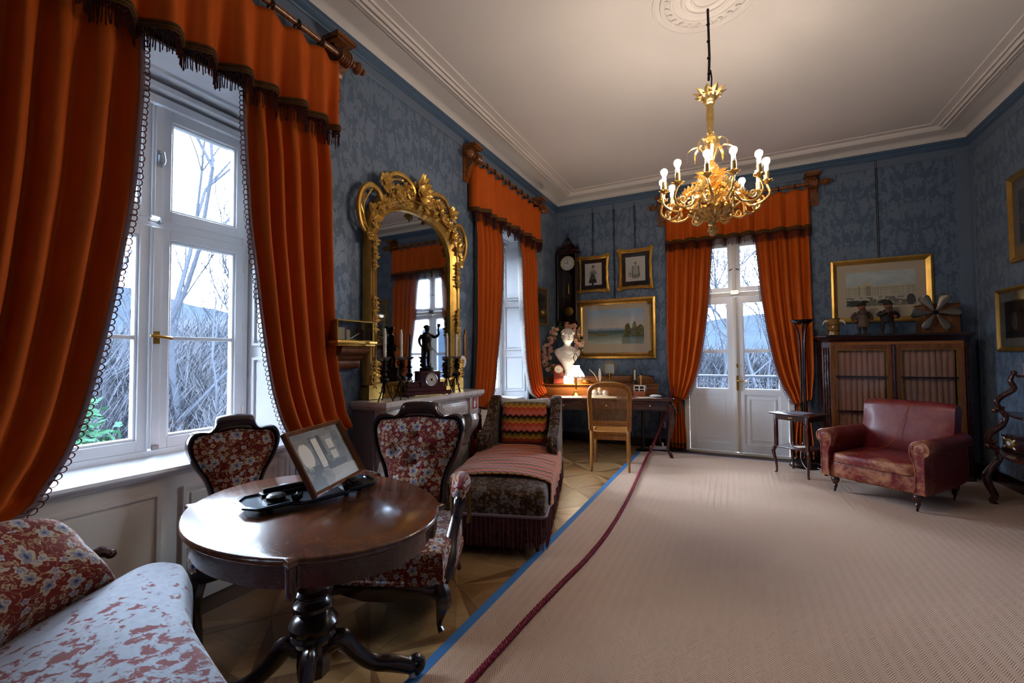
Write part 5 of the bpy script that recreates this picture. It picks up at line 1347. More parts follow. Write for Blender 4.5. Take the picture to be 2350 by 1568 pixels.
# bookcase cabinet ------------------------------------------------------------
def cabinet():
    x0, x1, y0, y1, H = 3.495, 4.79, 6.245, 6.70, 1.50
    t = thing('cabinet', 'mahogany cabinet with curtained glass doors behind the leather armchair', 'cabinet', ((x0+x1)/2, y0, 0)); w = (x1-x0)/2; d = y1-y0; c = .07
    body = [(-w+c, .012), (w-c, .012), (w, c), (w, d), (-w, d), (-w, c)]
    sc = lambda k, z: [(x*k, .5*d+(y-.5*d)*k if y > .3*d else y-(k-1)*.5, z) for x, y in body]
    m = MB(); m.b2((-w+.02, .10, .10), (w-.02, d, H-.02)); m.b2((-w, c+.01, .0), (-w+.03, d, H)); m.b2((w-.03, c+.01, 0), (w, d, H)); m.build('carcass', M_mahog, t)
    m = MB(); m.loft([sc(1.01, 0), sc(1.01, .09), sc(1.0, .10)]); m.build('plinth', M_mahog_x, t, smooth=20)
    m = MB(); m.loft([sc(1.0, H-.02), sc(1.01, H), sc(1.03, H+.015), sc(1.04, H+.03), sc(1.065, H+.045), sc(1.065, H+.06), sc(1.055, H+.066)]); m.build('cornice', M_darkwood, t, smooth=20)
    for s in (-1, 1):   # canted fluted corner posts
        m = MB(); p = [(s*(w-c), .012), (s*w, c), (s*w, c+.03), (s*(w-c), .05)]; m.prism(p if s > 0 else p[::-1], .10, H-.02)
        dx, dy = s*c/1.41, (c-.012)/1.41
        for k in (.22, .5, .78):
            px, py = s*(w-c)+s*c*k, .012+(c-.012)*k; m.tube([(px+s*.003, py-.005, .16), (px+s*.003, py-.005, H-.08)], .009, 6)
        m.build('corner_post', M_mahog, t)
    m = MB(); m.b2((-w+c, .008, H-.05), (w-c, .03, H-.02)); m.build('frieze', M_walnut_x, t)
    for s in (-1, 1):
        xa, xb = (.006, w-c) if s > 0 else (-w+c, -.006); za, zb = .10, H-.05
        m = MB(); st = .052
        for q0, q1 in (((xa, za), (xa+st, zb)), ((xb-st, za), (xb, zb)), ((xa+st, za), (xb-st, za+.10)), ((xa+st, zb-.055), (xb-st, zb))): m.b2((q0[0], 0, q0[1]), (q1[0], .028, q1[1]))
        dr = m.build('door', M_walnut, t, bevel=.003)
        gx0, gx1, gz0, gz1 = xa+st, xb-st, za+.10, zb-.055
        m = MB()
        for q0, q1 in (((gx0, gz0), (gx0+.012, gz1)), ((gx1-.012, gz0), (gx1, gz1)), ((gx0+.012, gz0), (gx1-.012, gz0+.012)), ((gx0+.012, gz1-.012), (gx1-.012, gz1))): m.b2((q0[0], .002, q0[1]), (q1[0], .012, q1[1]))
        m.build('bead', M_golddark, dr)
        for zb_ in (1.085, .69, .36): MB().b2((gx0, .0, zb_-.009), (gx1, .03, zb_+.009)).build('glazing_bar', M_darkwood, dr)
        rnd = random.Random(31+s); ph_ = [rnd.uniform(-.3, .3) for _ in range(40)]
        def pl(u, v):
            n = 9; k = u*n; i = int(min(k, n-1e-6)); f = k-i
            f = f**(1.+.25*ph_[i])
            y = .072-.020*(1-(2*f-1)**2)**.5 if 0 < f < 1 else .072
            return (lerp(gx0, gx1, u)+.004*sin(v*5+i), y+.004*sin(v*3.3+i*1.7), lerp(gz0, gz1, v))
        m = MB(); m.grid(9*9+1, 12, pl); m.build('silk_curtain', M_silkpleat, dr, smooth=50, label='apricot pleated silk behind the glass')
        zs = [gz0, .36, .69, 1.085, gz1]
        for a, b in zip(zs, zs[1:]): MB().b2((gx0, .016, a), (gx1, .019, b)).build('pane', M_caseglass, dr, smooth=0)
    m = MB(); m.tube([(0, -.006, .12), (0, -.006, H-.06)], .014, 8); m.b2((-.02, -.002, .11), (.02, .02, H-.055)); m.build('astragal', M_mahog, t)
cabinet()
# occasional table -------------------------------------------------------------
def stable():
    t = thing('side_table', 'small two tier dark wood side table between torchiere and leather armchair', 'table', (3.205, 5.87, 0), R(-37))
    m = MB(); m.b2((-.225, -.20, .668), (.225, .20, .685)); m.build('top', M_mahog_x, t, bevel=.005)
    m = MB(); m.b2((-.185, -.165, .61), (.185, .165, .668)); m.build('apron', M_mahog_x, t)
    m = MB(); m.b2((-.10, -.14, .6855), (.10, .12, .6875)); m.build('leather_inlay', mat('inlay', '#5a5a66', .35), t)
    m = MB(); m.b2((-.19, -.17, .295), (.19, .17, .308)); m.build('lower_shelf', M_mahog_x, t, bevel=.003)
    m = MB(); m.b2((-.02, -.172, .635), (.02, -.165, .645)); m.build('escutcheon', M_brass, t)
    for sx in (-1, 1):
        for sy in (-1, 1):
            x, y = sx*.172, sy*.152
            m = MB(); m.b2((x-.016, y-.016, .29), (x+.016, y+.016, .66)); m.tube(bez([(x, y, .31), (x+sx*.022, y+sy*.022, .25), (x+sx*.004, y+sy*.004, .12), (x, y, .03), (x+sx*.012, y+sy*.012, 0)], 5), bezr([.020, .021, .014, .012, .016], 5), 8); m.build('leg', M_mahog, t, bevel=.003)
    p = tag(MB().b2((-.06, -.05, 0), (.07, .05, .004)).build('pamphlet', M_paper, smooth=0), 'small printed leaflet on the lower shelf of the side table', 'leaflet'); p.location = (3.22, 5.86, .3085); p.rotation_euler = (0, 0, .5)
stable()
# etagere against the right wall ----------------------------------------------
def etagere():
    t = thing('etagere', 'carved mahogany etagere with scrolling supports below the rider print', 'etagere', (XR-.02, 5.0, 0), R(-90))
    # local x runs along the wall (-y world .. ), local y points to -x? -> rz -90: local x -> -y, local y -> +x ; build towards -y local (into the room)
    for hw, dp, z in ((.47, .37, .50), (.46, .31, .83), (.44, .21, 1.155)):
        o = [(-hw, 0), (hw, 0)]+sm2([(hw, -dp*.5), (hw*.97, -dp*.95), (hw*.75, -dp*.97), (hw*.4, -dp*1.12), (0, -dp*1.2), (-hw*.4, -dp*1.12), (-hw*.75, -dp*.97), (-hw*.97, -dp*.95), (-hw, -dp*.5)], 5)
        sc = lambda k, zz: [(x*k, y*k, zz) for x, y in o]
        m = MB(); m.loft([sc(.975, z-.022), sc(1., z-.016), sc(1., z-.004), sc(.985, z)]); m.build('shelf', M_mahog_x, t, smooth=30)
    o = [(-.40, 0), (.40, 0)]+sm2([(.40, -.1), (.2, -.24), (0, -.30), (-.2, -.24), (-.40, -.1)], 5)
    m = MB(); m.prism(o, .10, .12); m.build('shelf', M_mahog_x, t)
    for s in (-1, 1):
        y = s*.47
        # scroll supports: (distance from the wall, height)
        up = bez([(.200, 1.170, 0), (.225, 1.10, 0), (.205, 1.03, 0), (.285, .96, 0), (.318, .91, 0), (.300, .865, 0), (.27, .86, 0)], 6)
        mid = bez([(.335, .835, 0), (.305, .845, 0), (.265, .79, 0), (.295, .70, 0), (.365, .635, 0), (.385, .58, 0), (.360, .545, 0), (.335, .565, 0)], 6)
        low = bez([(.385, .515, 0), (.33, .50, 0), (.315, .42, 0), (.37, .32, 0), (.405, .25, 0), (.39, .17, 0), (.355, .08, 0), (.372, .03, 0), (.345, 0, 0)], 6)
        for k, (cv, r) in enumerate(((up, .020), (mid, .022), (low, .027))):
            hwk = .45*s
            m = MB(); m.tube([(hwk, -d_, z) for d_, z, _ in cv], [r*(.65+.5*sin(pi*i/(len(cv)-1))) for i in range(len(cv))], 9); m.ball((hwk, -cv[0][0], cv[0][1]), r*1.1, 10, 8); m.build('support', M_mahog, t)
    for x in (-.42, .42):
        m = MB(); m.tube([(x*.6, -.012, .0), (x*.6, -.012, 1.15)], .012, 6); m.build('back_post', M_mahog, t)
etagere()
# ---------------------------------------------------------------- mantelpiece, mirror and what stands on it
def cluster(mb, c, r, n, rnd, out=(0, 1, 0), L=.05, flowers=2, M=None):
    """a bunch of gilt leaves and five-petal flowers around c (local), fanning in the x-z plane"""
    for i in range(n):
        a = 2*pi*i/n+rnd.uniform(-.3, .3); d = V((cos(a), .25, sin(a))); p = V(c)+V((cos(a)*r*.3, 0, sin(a)*r*.3))
        mb.leaf(p, d, out, L*rnd.uniform(.8, 1.2), L*.36, .25)
    for k in range(flowers):
        a = rnd.uniform(0, 6.3); p = V(c)+V((cos(a)*r*.4*(k > 0), .012, sin(a)*r*.4*(k > 0)))
        for j in range(5): mb.ball(p+V((.011*cos(j*1.257), 0, .011*sin(j*1.257))), (.008, .006, .008), 6, 5)
        mb.ball(p+V((0, .006, 0)), .006, 6, 5)
MY = 3.12
def mirror():
    t = thing('wall_mirror', 'tall gilded rococo mirror with carved crest above the mantelpiece', 'mirror', (0, MY, 0), -pi/2); rnd = random.Random(5)
    inn = [(.505, 1.135), (.505, 1.6), (.505, 2.0), (.505, 2.28), (.495, 2.36), (.455, 2.45), (.375, 2.535), (.25, 2.595), (.12, 2.622), (0, 2.63)]
    ins = [(-x, z) for x, z in sm2(inn, 4)]; ins = ins+[(-x, z) for x, z in reversed(ins[:-1])]       # left bottom, over, right bottom
    def off(k):
        o = []
        for x, z in ins:
            th = ss((z-2.2)/.35); w = lerp(.125, .15, th)
            dx = x/.505; 
            if z < 2.28: o.append((x+math.copysign(w*k, x), z))
            else:
                c = (0, 2.10); d = V((x-c[0], z-c[1])).normalized(); o.append((x+d.x*w*k, z+d.y*w*k))
        return o
    m = MB(); lo = []
    for k, y in ((-.01, .018), (0, .045), (.06, .05), (.12, .035), (.3, .055), (.55, .072), (.62, .060), (.70, .078), (.85, .085), (.97, .07), (1., .05), (1., .012)):
        lo.append([(x, y, z) for x, z in off(k)])
    # open strip: bridge loops along the arch
    n = len(lo[0]); mb = MB(); mb.loft(lo, False, False, False); mb.build('frame', M_gold, t, smooth=45)
    m = MB(); m.b2((-.65, .012, 1.022), (.65, .085, 1.05)); m.b2((-.63, .012, 1.05), (.63, .07, 1.115)); m.b2((-.645, .012, 1.115), (.645, .08, 1.135))
    for s in (-1, 1): m.b2((s*.57-.075, .012, 1.022), (s*.57+.075, .105, 1.13))
    for i in range(9): m.tube([(-.36+.09*i, .075, 1.06), (-.36+.09*i, .075, 1.105)], .012, 8)
    m.build('plinth', M_gold, t, smooth=30)
    out = [(x, z) for x, z in ins]
    m = MB(); lo = [[(x, .022, z) for x, z in out], [(x, .018, z) for x, z in out]]; m.loft(lo); m.build('glass', M_mirror, t, smooth=0, label='silvered mirror glass')
    # pendants of flowers on the side pilasters
    for s in (-1, 1):
        for z0, kk in ((1.70, 8), (2.18, 7), (1.20, 5)):
            m = MB()
            for i in range(kk): cluster(m, (s*(.57+.012*sin(i*2)), .085, z0+.035*(i-kk/2)), .03, 4, rnd, (0, 1, 0), .034, 1)
            m.build('flower_pendant', M_gold, t)
        # urn shaped foot ornaments
        m = MB()
        for i in range(7): cluster(m, (s*.585, .10, 1.16+.025*i), .04, 4, rnd, (0, 1, 0), .045, 1)
        m.tube([(s*(.60+x), .10, 1.18+z) for x, z in spiral((0, 0), .05, .015, pi/2, 1.2, 16)], .013, 7); m.build('foot_ornament', M_gold, t)
    # shoulder C-scrolls, openwork
    for s in (-1, 1):
        m = MB(); p = bez([(s*.60, .07, 2.26), (s*.70, .075, 2.36), (s*.735, .08, 2.50), (s*.70, .08, 2.62), (s*.62, .085, 2.685), (s*.53, .085, 2.66), (s*.505, .085, 2.59), (s*.55, .085, 2.555)], 6)
        m.tube(p, bezr([.012, .018, .020, .022, .024, .022, .018, .014], 6), 8); p2 = bez([(s*.60, .065, 2.30), (s*.665, .07, 2.40), (s*.675, .07, 2.52), (s*.63, .07, 2.61)], 6); m.tube(p2, .009, 6)
        for k in range(4): q = p[8+6*k]; r_ = p2[min(len(p2)-1, 4+4*k)]; m.tube([q, r_], .007, 5)
        m.build('shoulder_scroll', M_gold, t)
        m = MB(); cluster(m, (s*.58, .09, 2.42), .06, 7, rnd, (0, 1, 0), .06, 3); cluster(m, (s*.50, .09, 2.52), .05, 6, rnd, (0, 1, 0), .05, 2); cluster(m, (s*.62, .085, 2.30), .05, 6, rnd, (0, 1, 0), .05, 2); m.build('shoulder_leaves', M_gold, t)
    # crest: background board, interlaced scrolls, bunches
    bo = sm2([(-.46, 2.62), (-.36, 2.72), (-.22, 2.80), (0, 2.84), (.22, 2.80), (.36, 2.72), (.46, 2.62), (.22, 2.70), (0, 2.72), (-.22, 2.70)], 4, True)
    m = MB(); m.prism(bo, -.06, -.035, MX(((1, 0, 0, 0), (0, 0, -1, 0), (0, 1, 0, 0), (0, 0, 0, 1)))); m.build('crest_board', M_gold, t)
    for s in (-1, 1):
        m = MB(); p = bez([(s*.42, .075, 2.69), (s*.44, .08, 2.78), (s*.36, .085, 2.87), (s*.24, .09, 2.885), (s*.13, .09, 2.84), (s*.10, .09, 2.76), (s*.16, .09, 2.72), (s*.20, .09, 2.76)], 6); m.tube(p, bezr([.014, .018, .022, .024, .022, .018, .014, .010], 6), 8)
        p2 = bez([(s*.38, .07, 2.70), (s*.39, .07, 2.78), (s*.33, .07, 2.835), (s*.25, .07, 2.845), (s*.19, .07, 2.81)], 6); m.tube(p2, .009, 6)
        for k in range(4): m.tube([p[4+5*k], p2[3+5*k]], .007, 5)
        m.tube([(s*(.06+x), .095, 2.80+z) for x, z in spiral((0, 0), .055, .014, pi*.5, 1.3, 20)], .013, 7); m.build('crest_scroll', M_gold, t)
        m = MB(); cluster(m, (s*.47, .09, 2.76), .07, 9, rnd, (0, 1, 0), .07, 3); cluster(m, (s*.30, .09, 2.70), .05, 7, rnd, (0, 1, 0), .05, 2); cluster(m, (s*.20, .09, 2.66), .04, 6, rnd, (0, 1, 0), .045, 2); m.build('crest_leaves', M_gold, t)
    for k in range(26):
        s_ = -1 if k % 2 else 1; u_ = (k//2)/12; x_ = s_*lerp(.08, .60, u_); z_ = lerp(2.83, 2.46, u_**1.6)+rnd.uniform(-.05, .05)
        m = MB(); cluster(m, (x_, .085, z_), .045, 7, rnd, (0, 1, 0), .042, 2)
        m.tube([(x_+x*s_, .085, z_+z) for x, z in spiral((0, 0), .034, .008, rnd.uniform(0, 6), 1.3, 16)], .0075, 6); m.build('carved_spray', M_gold, t)
    m = MB(); cluster(m, (0, .10, 2.87), .09, 11, rnd, (0, 1, 0), .085, 2); cluster(m, (.03, .115, 2.80), .08, 9, rnd, (0, 1, 0), .08, 4); cluster(m, (-.03, .11, 2.72), .07, 9, rnd, (0, 1, 0), .065, 3); cluster(m, (0, .09, 2.64), .05, 7, rnd, (0, 1, 0), .05, 2)
    m.build('crest_bouquet', M_gold, t)
mirror()
def mantel():
    y0, y1 = 2.41, 3.74; t = thing('mantelpiece', 'grey and white marble mantelpiece under the gilt mirror', 'mantelpiece', (0, (y0+y1)/2, 0), -pi/2); w = (y1-y0)/2
    o = lambda k, z: [(-w*1.0-k, .001, z), (w+k, .001, z), (w+k, .335+k, z), (-w-k, .335+k, z)]
    m = MB(); m.loft([o(.0, .955), o(.012, .968), o(.022, .985), o(.022, 1.012), o(.018, 1.018)]); m.build('shelf_slab', M_marble, t, smooth=20)
    m = MB(); m.b2((-w+.02, .001, .80), (w-.02, .29, .956)); m.build('frieze', M_marble, t)
    for a, b in ((-.46, -.06), (.06, .46)):
        m = MB(); m.b2((a, .288, .835), (b, .30, .92)); m.b2((a+.02, .298, .853), (b-.02, .306, .902)); m.build('frieze_panel', M_marble, t, bevel=.004)
    for s in (-1, 1):
        m = MB(); m.b2((s*(w-.10)-.075, .001, .79), (s*(w-.10)+.075, .315, .955)); m.build('end_block', M_marble, t, bevel=.004)
        m = MB(); lo = []
        for z, d_ in ((.79, .31), (.74, .33), (.68, .32), (.62, .27), (.56, .23), (.50, .215)): lo.append([(s*(w-.10)+q*.06, yy, z) for q, yy in ((-1, .05), (1, .05), (1, d_), (0, d_+.012), (-1, d_))])
        m.loft(lo); m.tube([(s*(w-.10), .27+x, .73+z) for x, z in spiral((0, 0), .05, .012, pi/2, -1.3, 18)], .07, 5, sq=(.2, .2)); m.build('corbel', M_marble, t, smooth=30)
        m = MB(); m.b2((s*(w-.10)-.06, .001, .10), (s*(w-.10)+.06, .205, .50)); m.b2((s*(w-.10)-.07, .001, 0), (s*(w-.10)+.07, .225, .10)); m.build('jamb', M_marble, t, bevel=.004)
        m = MB(); m.b2((s*(w-.012)-.008, .001, 0), (s*(w-.012)+.008, .205, .95)); m.b2((s*w-.005, .001, .74), (s*w+.005, .24, .78)); m.build('side_cheek', M_greystone, t)
    m = MB(); m.b2((-w+.16, .03, .0), (w-.16, .05, .80)); m.build('fire_screen', mat('fire_screen_black', '#141214', .6), t)
mantel()
# fire-extinguisher sign on the mantel's end block
def sign():
    t = thing('fire_sign', 'small red fire extinguisher sign on the end block of the mantelpiece', 'sign', (.316, 3.64, .895))
    MB().b2((0, -.05, -.06), (.003, .05, .06)).build('plate', M_redpaint, t, smooth=0)
    m = MB()
    for a, b in (((-.05, -.06), (.05, -.055)), ((-.05, .055), (.05, .06)), ((-.05, -.06), (-.045, .06)), ((.045, -.06), (.05, .06))): m.b2((.003, a[0], a[1]), (.0038, b[0], b[1]))
    m.build('border', M_whiteplastic, t, smooth=0)
    m = MB(); m.prism([(-.018, -.04), (.014, -.04), (.014, .012), (.008, .022), (-.012, .022), (-.018, .012)], .003, .0042, MX(((0, 0, 1, 0), (1, 0, 0, 0), (0, 1, 0, 0), (0, 0, 0, 1)))); m.tube([(.004, -.004, .022), (.004, -.004, .04), (.004, .02, .04), (.004, .026, .01), (.004, .026, -.01)], .0025, 4); m.build('pictogram', M_whiteplastic, t, smooth=0)
sign()
def extinguisher():
    t = thing('fire_extinguisher', 'red fire extinguisher with yellow ring beside the mantelpiece', 'fire extinguisher', (.17, 3.90, 0))
    m = MB(); m.lathe([(.0, .0), (.07, .0), (.075, .015), (.075, .40), (.068, .45), (.045, .485), (.03, .495), (.03, .51), (.0, .51)], 22); m.build('cylinder', M_redpaint, t)
    m = MB(); m.lathe([(.0, .51), (.02, .51), (.02, .545), (.0, .545)], 12); m.b2((-.01, -.07, .55), (.01, .02, .56)); m.tube([(0, .02, .555), (0, -.02, .575), (0, -.085, .585)], .009, 6); m.build('valve', M_black, t)
    m = MB(); m.tube(bez([(0, .02, .535), (.05, .06, .52), (.078, .07, .4), (.08, .06, .25)], 6), .011, 8); m.build('hose', M_black, t)
    m = MB(); m.torus((.0, 0, 0), .018, .005, 14, 6, T(.035, -.02, .535) @ RY(pi/2)); m.build('pull_ring', M_yellow, t)
extinguisher()
def candlestick(loc, rz, label, variant):
    t = thing('candlestick', label, 'candlestick', loc, rz, 'iron candlesticks on the mantelpiece')
    m = MB()
    for i in range(3):
        a = 2*pi*i/3+.3; ca, sa = cos(a), sin(a)
        m.tube([(.012*ca, .012*sa, .135), (.035*ca, .035*sa, .06), (.062*ca, .062*sa, .004)], [.006, .005, .005], 6); m.ball((.063*ca, .063*sa, .005), .007, 6, 5)
        for k in (.3, .6): m.leaf((.05*k*2*ca*.62, .05*k*2*sa*.62, .135-.13*k), (ca, sa, .3), (0, 0, 1), .022, .006, .3)
    m.build('tripod', M_darkmetal, t)
    m = MB(); m.tube([(.0, 0, .0+.06), (.0, 0, .30)], .006, 8)
    if variant:
        for k in range(6):
            a = k*1.05; m.ball((.024*cos(a), .024*sin(a), .155+.012*(k % 2)), .017, 8, 6)
        for k in range(14): m.leaf((.008*cos(k), .008*sin(k), .20+.006*k), (cos(k*2.4), sin(k*2.4), .6), (0, 0, 1), .045, .016, .5)
    else:
        m.ball((0, 0, .155), (.034, .034, .026), 12, 8); m.lathe([(.01, .18), (.02, .19), (.012, .21), (.02, .235), (.011, .26), (.018, .28), (.008, .30)], 10)
        for k in range(6): m.leaf((0, 0, .215), (cos(k*1.05), sin(k*1.05), 1.), (cos(k*1.05), sin(k*1.05), 0), .05, .010, .5)
    m.build('stem', M_darkmetal, t)
    m = MB(); m.lathe([(.0, .298), (.02, .30), (.042, .318), (.048, .328), (.044, .327), (.018, .318), (.0, .318)], 16); m.build('drip_pan', M_steel, t)
    c = thing('candle', 'twisted ivory candle in the '+label, 'candle', (loc[0], loc[1], loc[2]+.318), 0., 'candles on the mantelpiece'); m = MB(); H = .225; n = 44; L = []
    for j in range(n+1):
        z = H*j/n; r = .0125*(1-.35*ss((j/n-.8)/.2)); L.append([((r*(1+.10*cos(4*(th-z*75))))*cos(th), (r*(1+.10*cos(4*(th-z*75))))*sin(th), z) for th in [2*pi*i/16 for i in range(16)]])
    m.loft(L); m.build('wax', M_candle, c, smooth=60); MB().tube([(0, 0, H), (.002, 0, H+.012)], .0012, 5).build('wick', M_black, c)
candlestick((.25, 2.485, 1.018), .2, 'iron tripod candlestick with plain knob beside the wall shelf', 0)
candlestick((.25, 2.665, 1.018), .9, 'iron tripod candlestick with clustered knobs beside the mantel clock steps', 1)
candlestick((.24, 3.29, 1.018), .4, 'iron tripod candlestick with plain knob beside the clock dial', 0)
candlestick((.22, 3.47, 1.018), 1.4, 'iron tripod candlestick with clustered knobs beside the dial gauge', 1)
def dial_fn(num=True, hands=((0., .55), (pi/2*3, .75)), face=(.86, .84, .78), ink=(.03, .03, .03)):
    def f(u, v):
        x, y = 2*u-1, 2*v-1; r = math.hypot(x, y); a = math.atan2(x, y) % (2*pi)
        if r > 1: return face
        c = face
        k = (a/(2*pi)*12) % 1; k = min(k, 1-k)
        if num and .68 < r < .88 and k < .085*(.7/r): c = ink
        if .93 < r < .95: c = ink
        for h, L in hands:
            d = (a-h+pi) % (2*pi)-pi
            if r < L and abs(sin(d))*r < .028 and cos(d) > 0: c = ink
        if r < .05: c = ink
        return c
    return f
def disc(name, r, fn, parent, M, rough=.35):
    """round printed dial facing local -Y"""
    me = bpy.data.meshes.new(name); nr, na = 22, 96; vs = [(0, 0, 0)]; cs = [fn(.5, .5)]
    for i in range(1, nr+1):
        for j in range(na):
            a = 2*pi*j/na; x, z = r*i/nr*sin(a), r*i/nr*cos(a); vs.append((x, 0, z)); cs.append(fn(.5+.5*x/r, .5+.5*z/r))
    fs = [(0, 1+(j+1) % na, 1+j) for j in range(na)]
    for i in range(nr-1):
        for j in range(na): a = 1+i*na+j; b = 1+i*na+(j+1) % na; fs.append((a, b, b+na, a+na))
    me.from_pydata(vs, [], fs); at = me.color_attributes.new('print', 'FLOAT_COLOR', 'POINT'); at.data.foreach_set('color', [q for c in cs for q in (*c[:3], 1.)])
    key = 'print_ink_%d_%d' % (rough*100, 0)
    if key not in MATS:
        t = NT(key); a = t.n('ShaderNodeVertexColor', layer_name='print'); t.base(a.outputs[0]); t.pr(rough, 0); MATS[key] = t.mat
    return obj(name, me, MATS[key], parent, M)
def mantel_clock():
    t = thing('mantel_clock', 'red marble mantel clock with stepped base under the bronze figure', 'clock', (.22, 3.02, 1.018), R(62))
    red = mat('red_marble', '#4a1410', .22, var=.3, nsc=9., coat=.3)
    m = MB(); m.b2((-.22, -.085, .010), (.20, .085, .04)); m.b2((-.20, -.075, .04), (.155, .075, .075)); m.build('base', red, t, bevel=.006)
    m = MB(); m.b2((-.19, -.06, .075), (-.075, .06, .105)); m.b2((-.165, -.055, .105), (-.075, .055, .118))
    for i in range(3): m.tube([(-.18+.035*i, -.062, .11), (-.165+.035*i, -.07, .122), (-.15+.035*i, -.062, .13)], .006, 6)
    m.build('side_step', red, t, bevel=.004)
    m = MB(); m.b2((-.08, -.072, .075), (.095, .072, .19)); m.b2((-.09, -.08, .19), (.105, .08, .20)); m.b2((-.08, -.072, .20), (.095, .072, .207)); m.b2((.095, -.06, .075), (.13, .06, .115)); m.build('case', red, t, bevel=.005)
    for x in (-.2, .18): MB().ball((x, -.07, .007), .009, 8, 6).build('foot', M_darkmetal, t)
    disc('dial', .05, dial_fn(True, ((.4, .5), (2.2, .7)), (.75, .74, .72)), t, T(.012, -.0745, .135))
    m = MB(); m.torus((0, 0, 0), .052, .005, 28, 6, T(.012, -.074, .135) @ RX(pi/2)); m.build('bezel', M_steel, t)
    m = MB(); m.lathe([(.009, 0), (.009, .004), (.0, .005)], 16, M=T(.012, -.076, .135) @ RX(pi/2)); m.build('centre_boss', M_darkmetal, t)
mantel_clock()
# bronze figure: standing man in cap raising a cup, sword at the hip
def figure():
    t = thing('bronze_figure', 'bronze statuette of a man in a cap raising a cup on the mantel clock', 'statuette', (.22, 3.02, 1.226), R(62))
    m = MB(); m.lathe([(.0, 0), (.06, 0), (.06, .02), (.052, .028), (.0, .028)], 20); m.build('plinth', M_darkmetal, t)
    z = .028
    b = MB()
    b.tube(bez([(-.018, -.012, z+.008), (-.022, 0, z+.07), (-.016, -.008, z+.125), (-.010, 0, z+.19)], 5), bezr([.010, .015, .013, .024], 5), 10)
    b.tube(bez([(.024, .012, z+.008), (.026, .02, z+.07), (.022, .006, z+.125), (.010, 0, z+.19)], 5), bezr([.010, .015, .013, .024], 5), 10)
    b.tube([(-.018, .01, z+.008), (-.019, -.035, z+.006)], [.010, .008], 8); b.tube([(.024, .03, z+.008), (.03, -.012, z+.006)], [.010, .008], 8)
    b.tube(bez([(0, 0, z+.165), (0, 0, z+.20), (-.002, -.006, z+.25), (.0, -.004, z+.285), (.002, -.002, z+.305)], 6), bezr([.038, .032, .040, .034, .013], 6), 14, sq=(1.15, .8), up=(1, 0, 0))
    b.tube(bez([(0, 0, z+.21), (0, 0, z+.175), (0, 0, z+.145)], 4), bezr([.030, .042, .047], 4), 14)
    b.tube(bez([(.04, 0, z+.278), (.07, -.015, z+.262), (.098, -.03, z+.285), (.085, -.05, z+.325)], 5), bezr([.014, .013, .011, .008], 5), 8)
    b.tube(bez([(-.04, 0, z+.278), (-.062, .006, z+.24), (-.062, -.006, z+.20), (-.052, -.03, z+.175)], 5), bezr([.014, .013, .010, .008], 5), 8)
    b.ball((.002, -.006, z+.328), (.020, .022, .026), 12, 9); b.ball((.004, -.028, z+.325), (.006, .008, .006), 8, 6)
    b.build('body', M_darkmetal, t, smooth=70)
    m = MB(); m.lathe([(.026, 0), (.030, .006), (.024, .022), (.006, .032), (.0, .033)], 14, M=T(0, .0, z+.336) @ RX(R(18))); m.build('cap', M_darkmetal, t)
    m = MB(); m.lathe([(.0, 0), (.008, 0), (.006, .014), (.014, .032), (.016, .05), (.0, .05)], 12, M=T(.084, -.054, z+.325) @ RX(R(20))); m.build('cup', M_darkmetal, t)
    m = MB(); m.tube([(.03, .03, z+.20), (.085, .055, z+.16), (.14, .08, z+.12)], [.003, .0035, .002], 6); m.tube([(.05, .02, z+.20), (.02, .05, z+.185)], .003, 6); m.build('sword', M_darkmetal, t)
    m = MB(); m.tube(bez([(-.055, -.03, z+.19), (-.058, -.034, z+.10), (-.052, -.03, z+.004)], 5), .005, 6); m.build('staff', M_darkmetal, t)
figure()
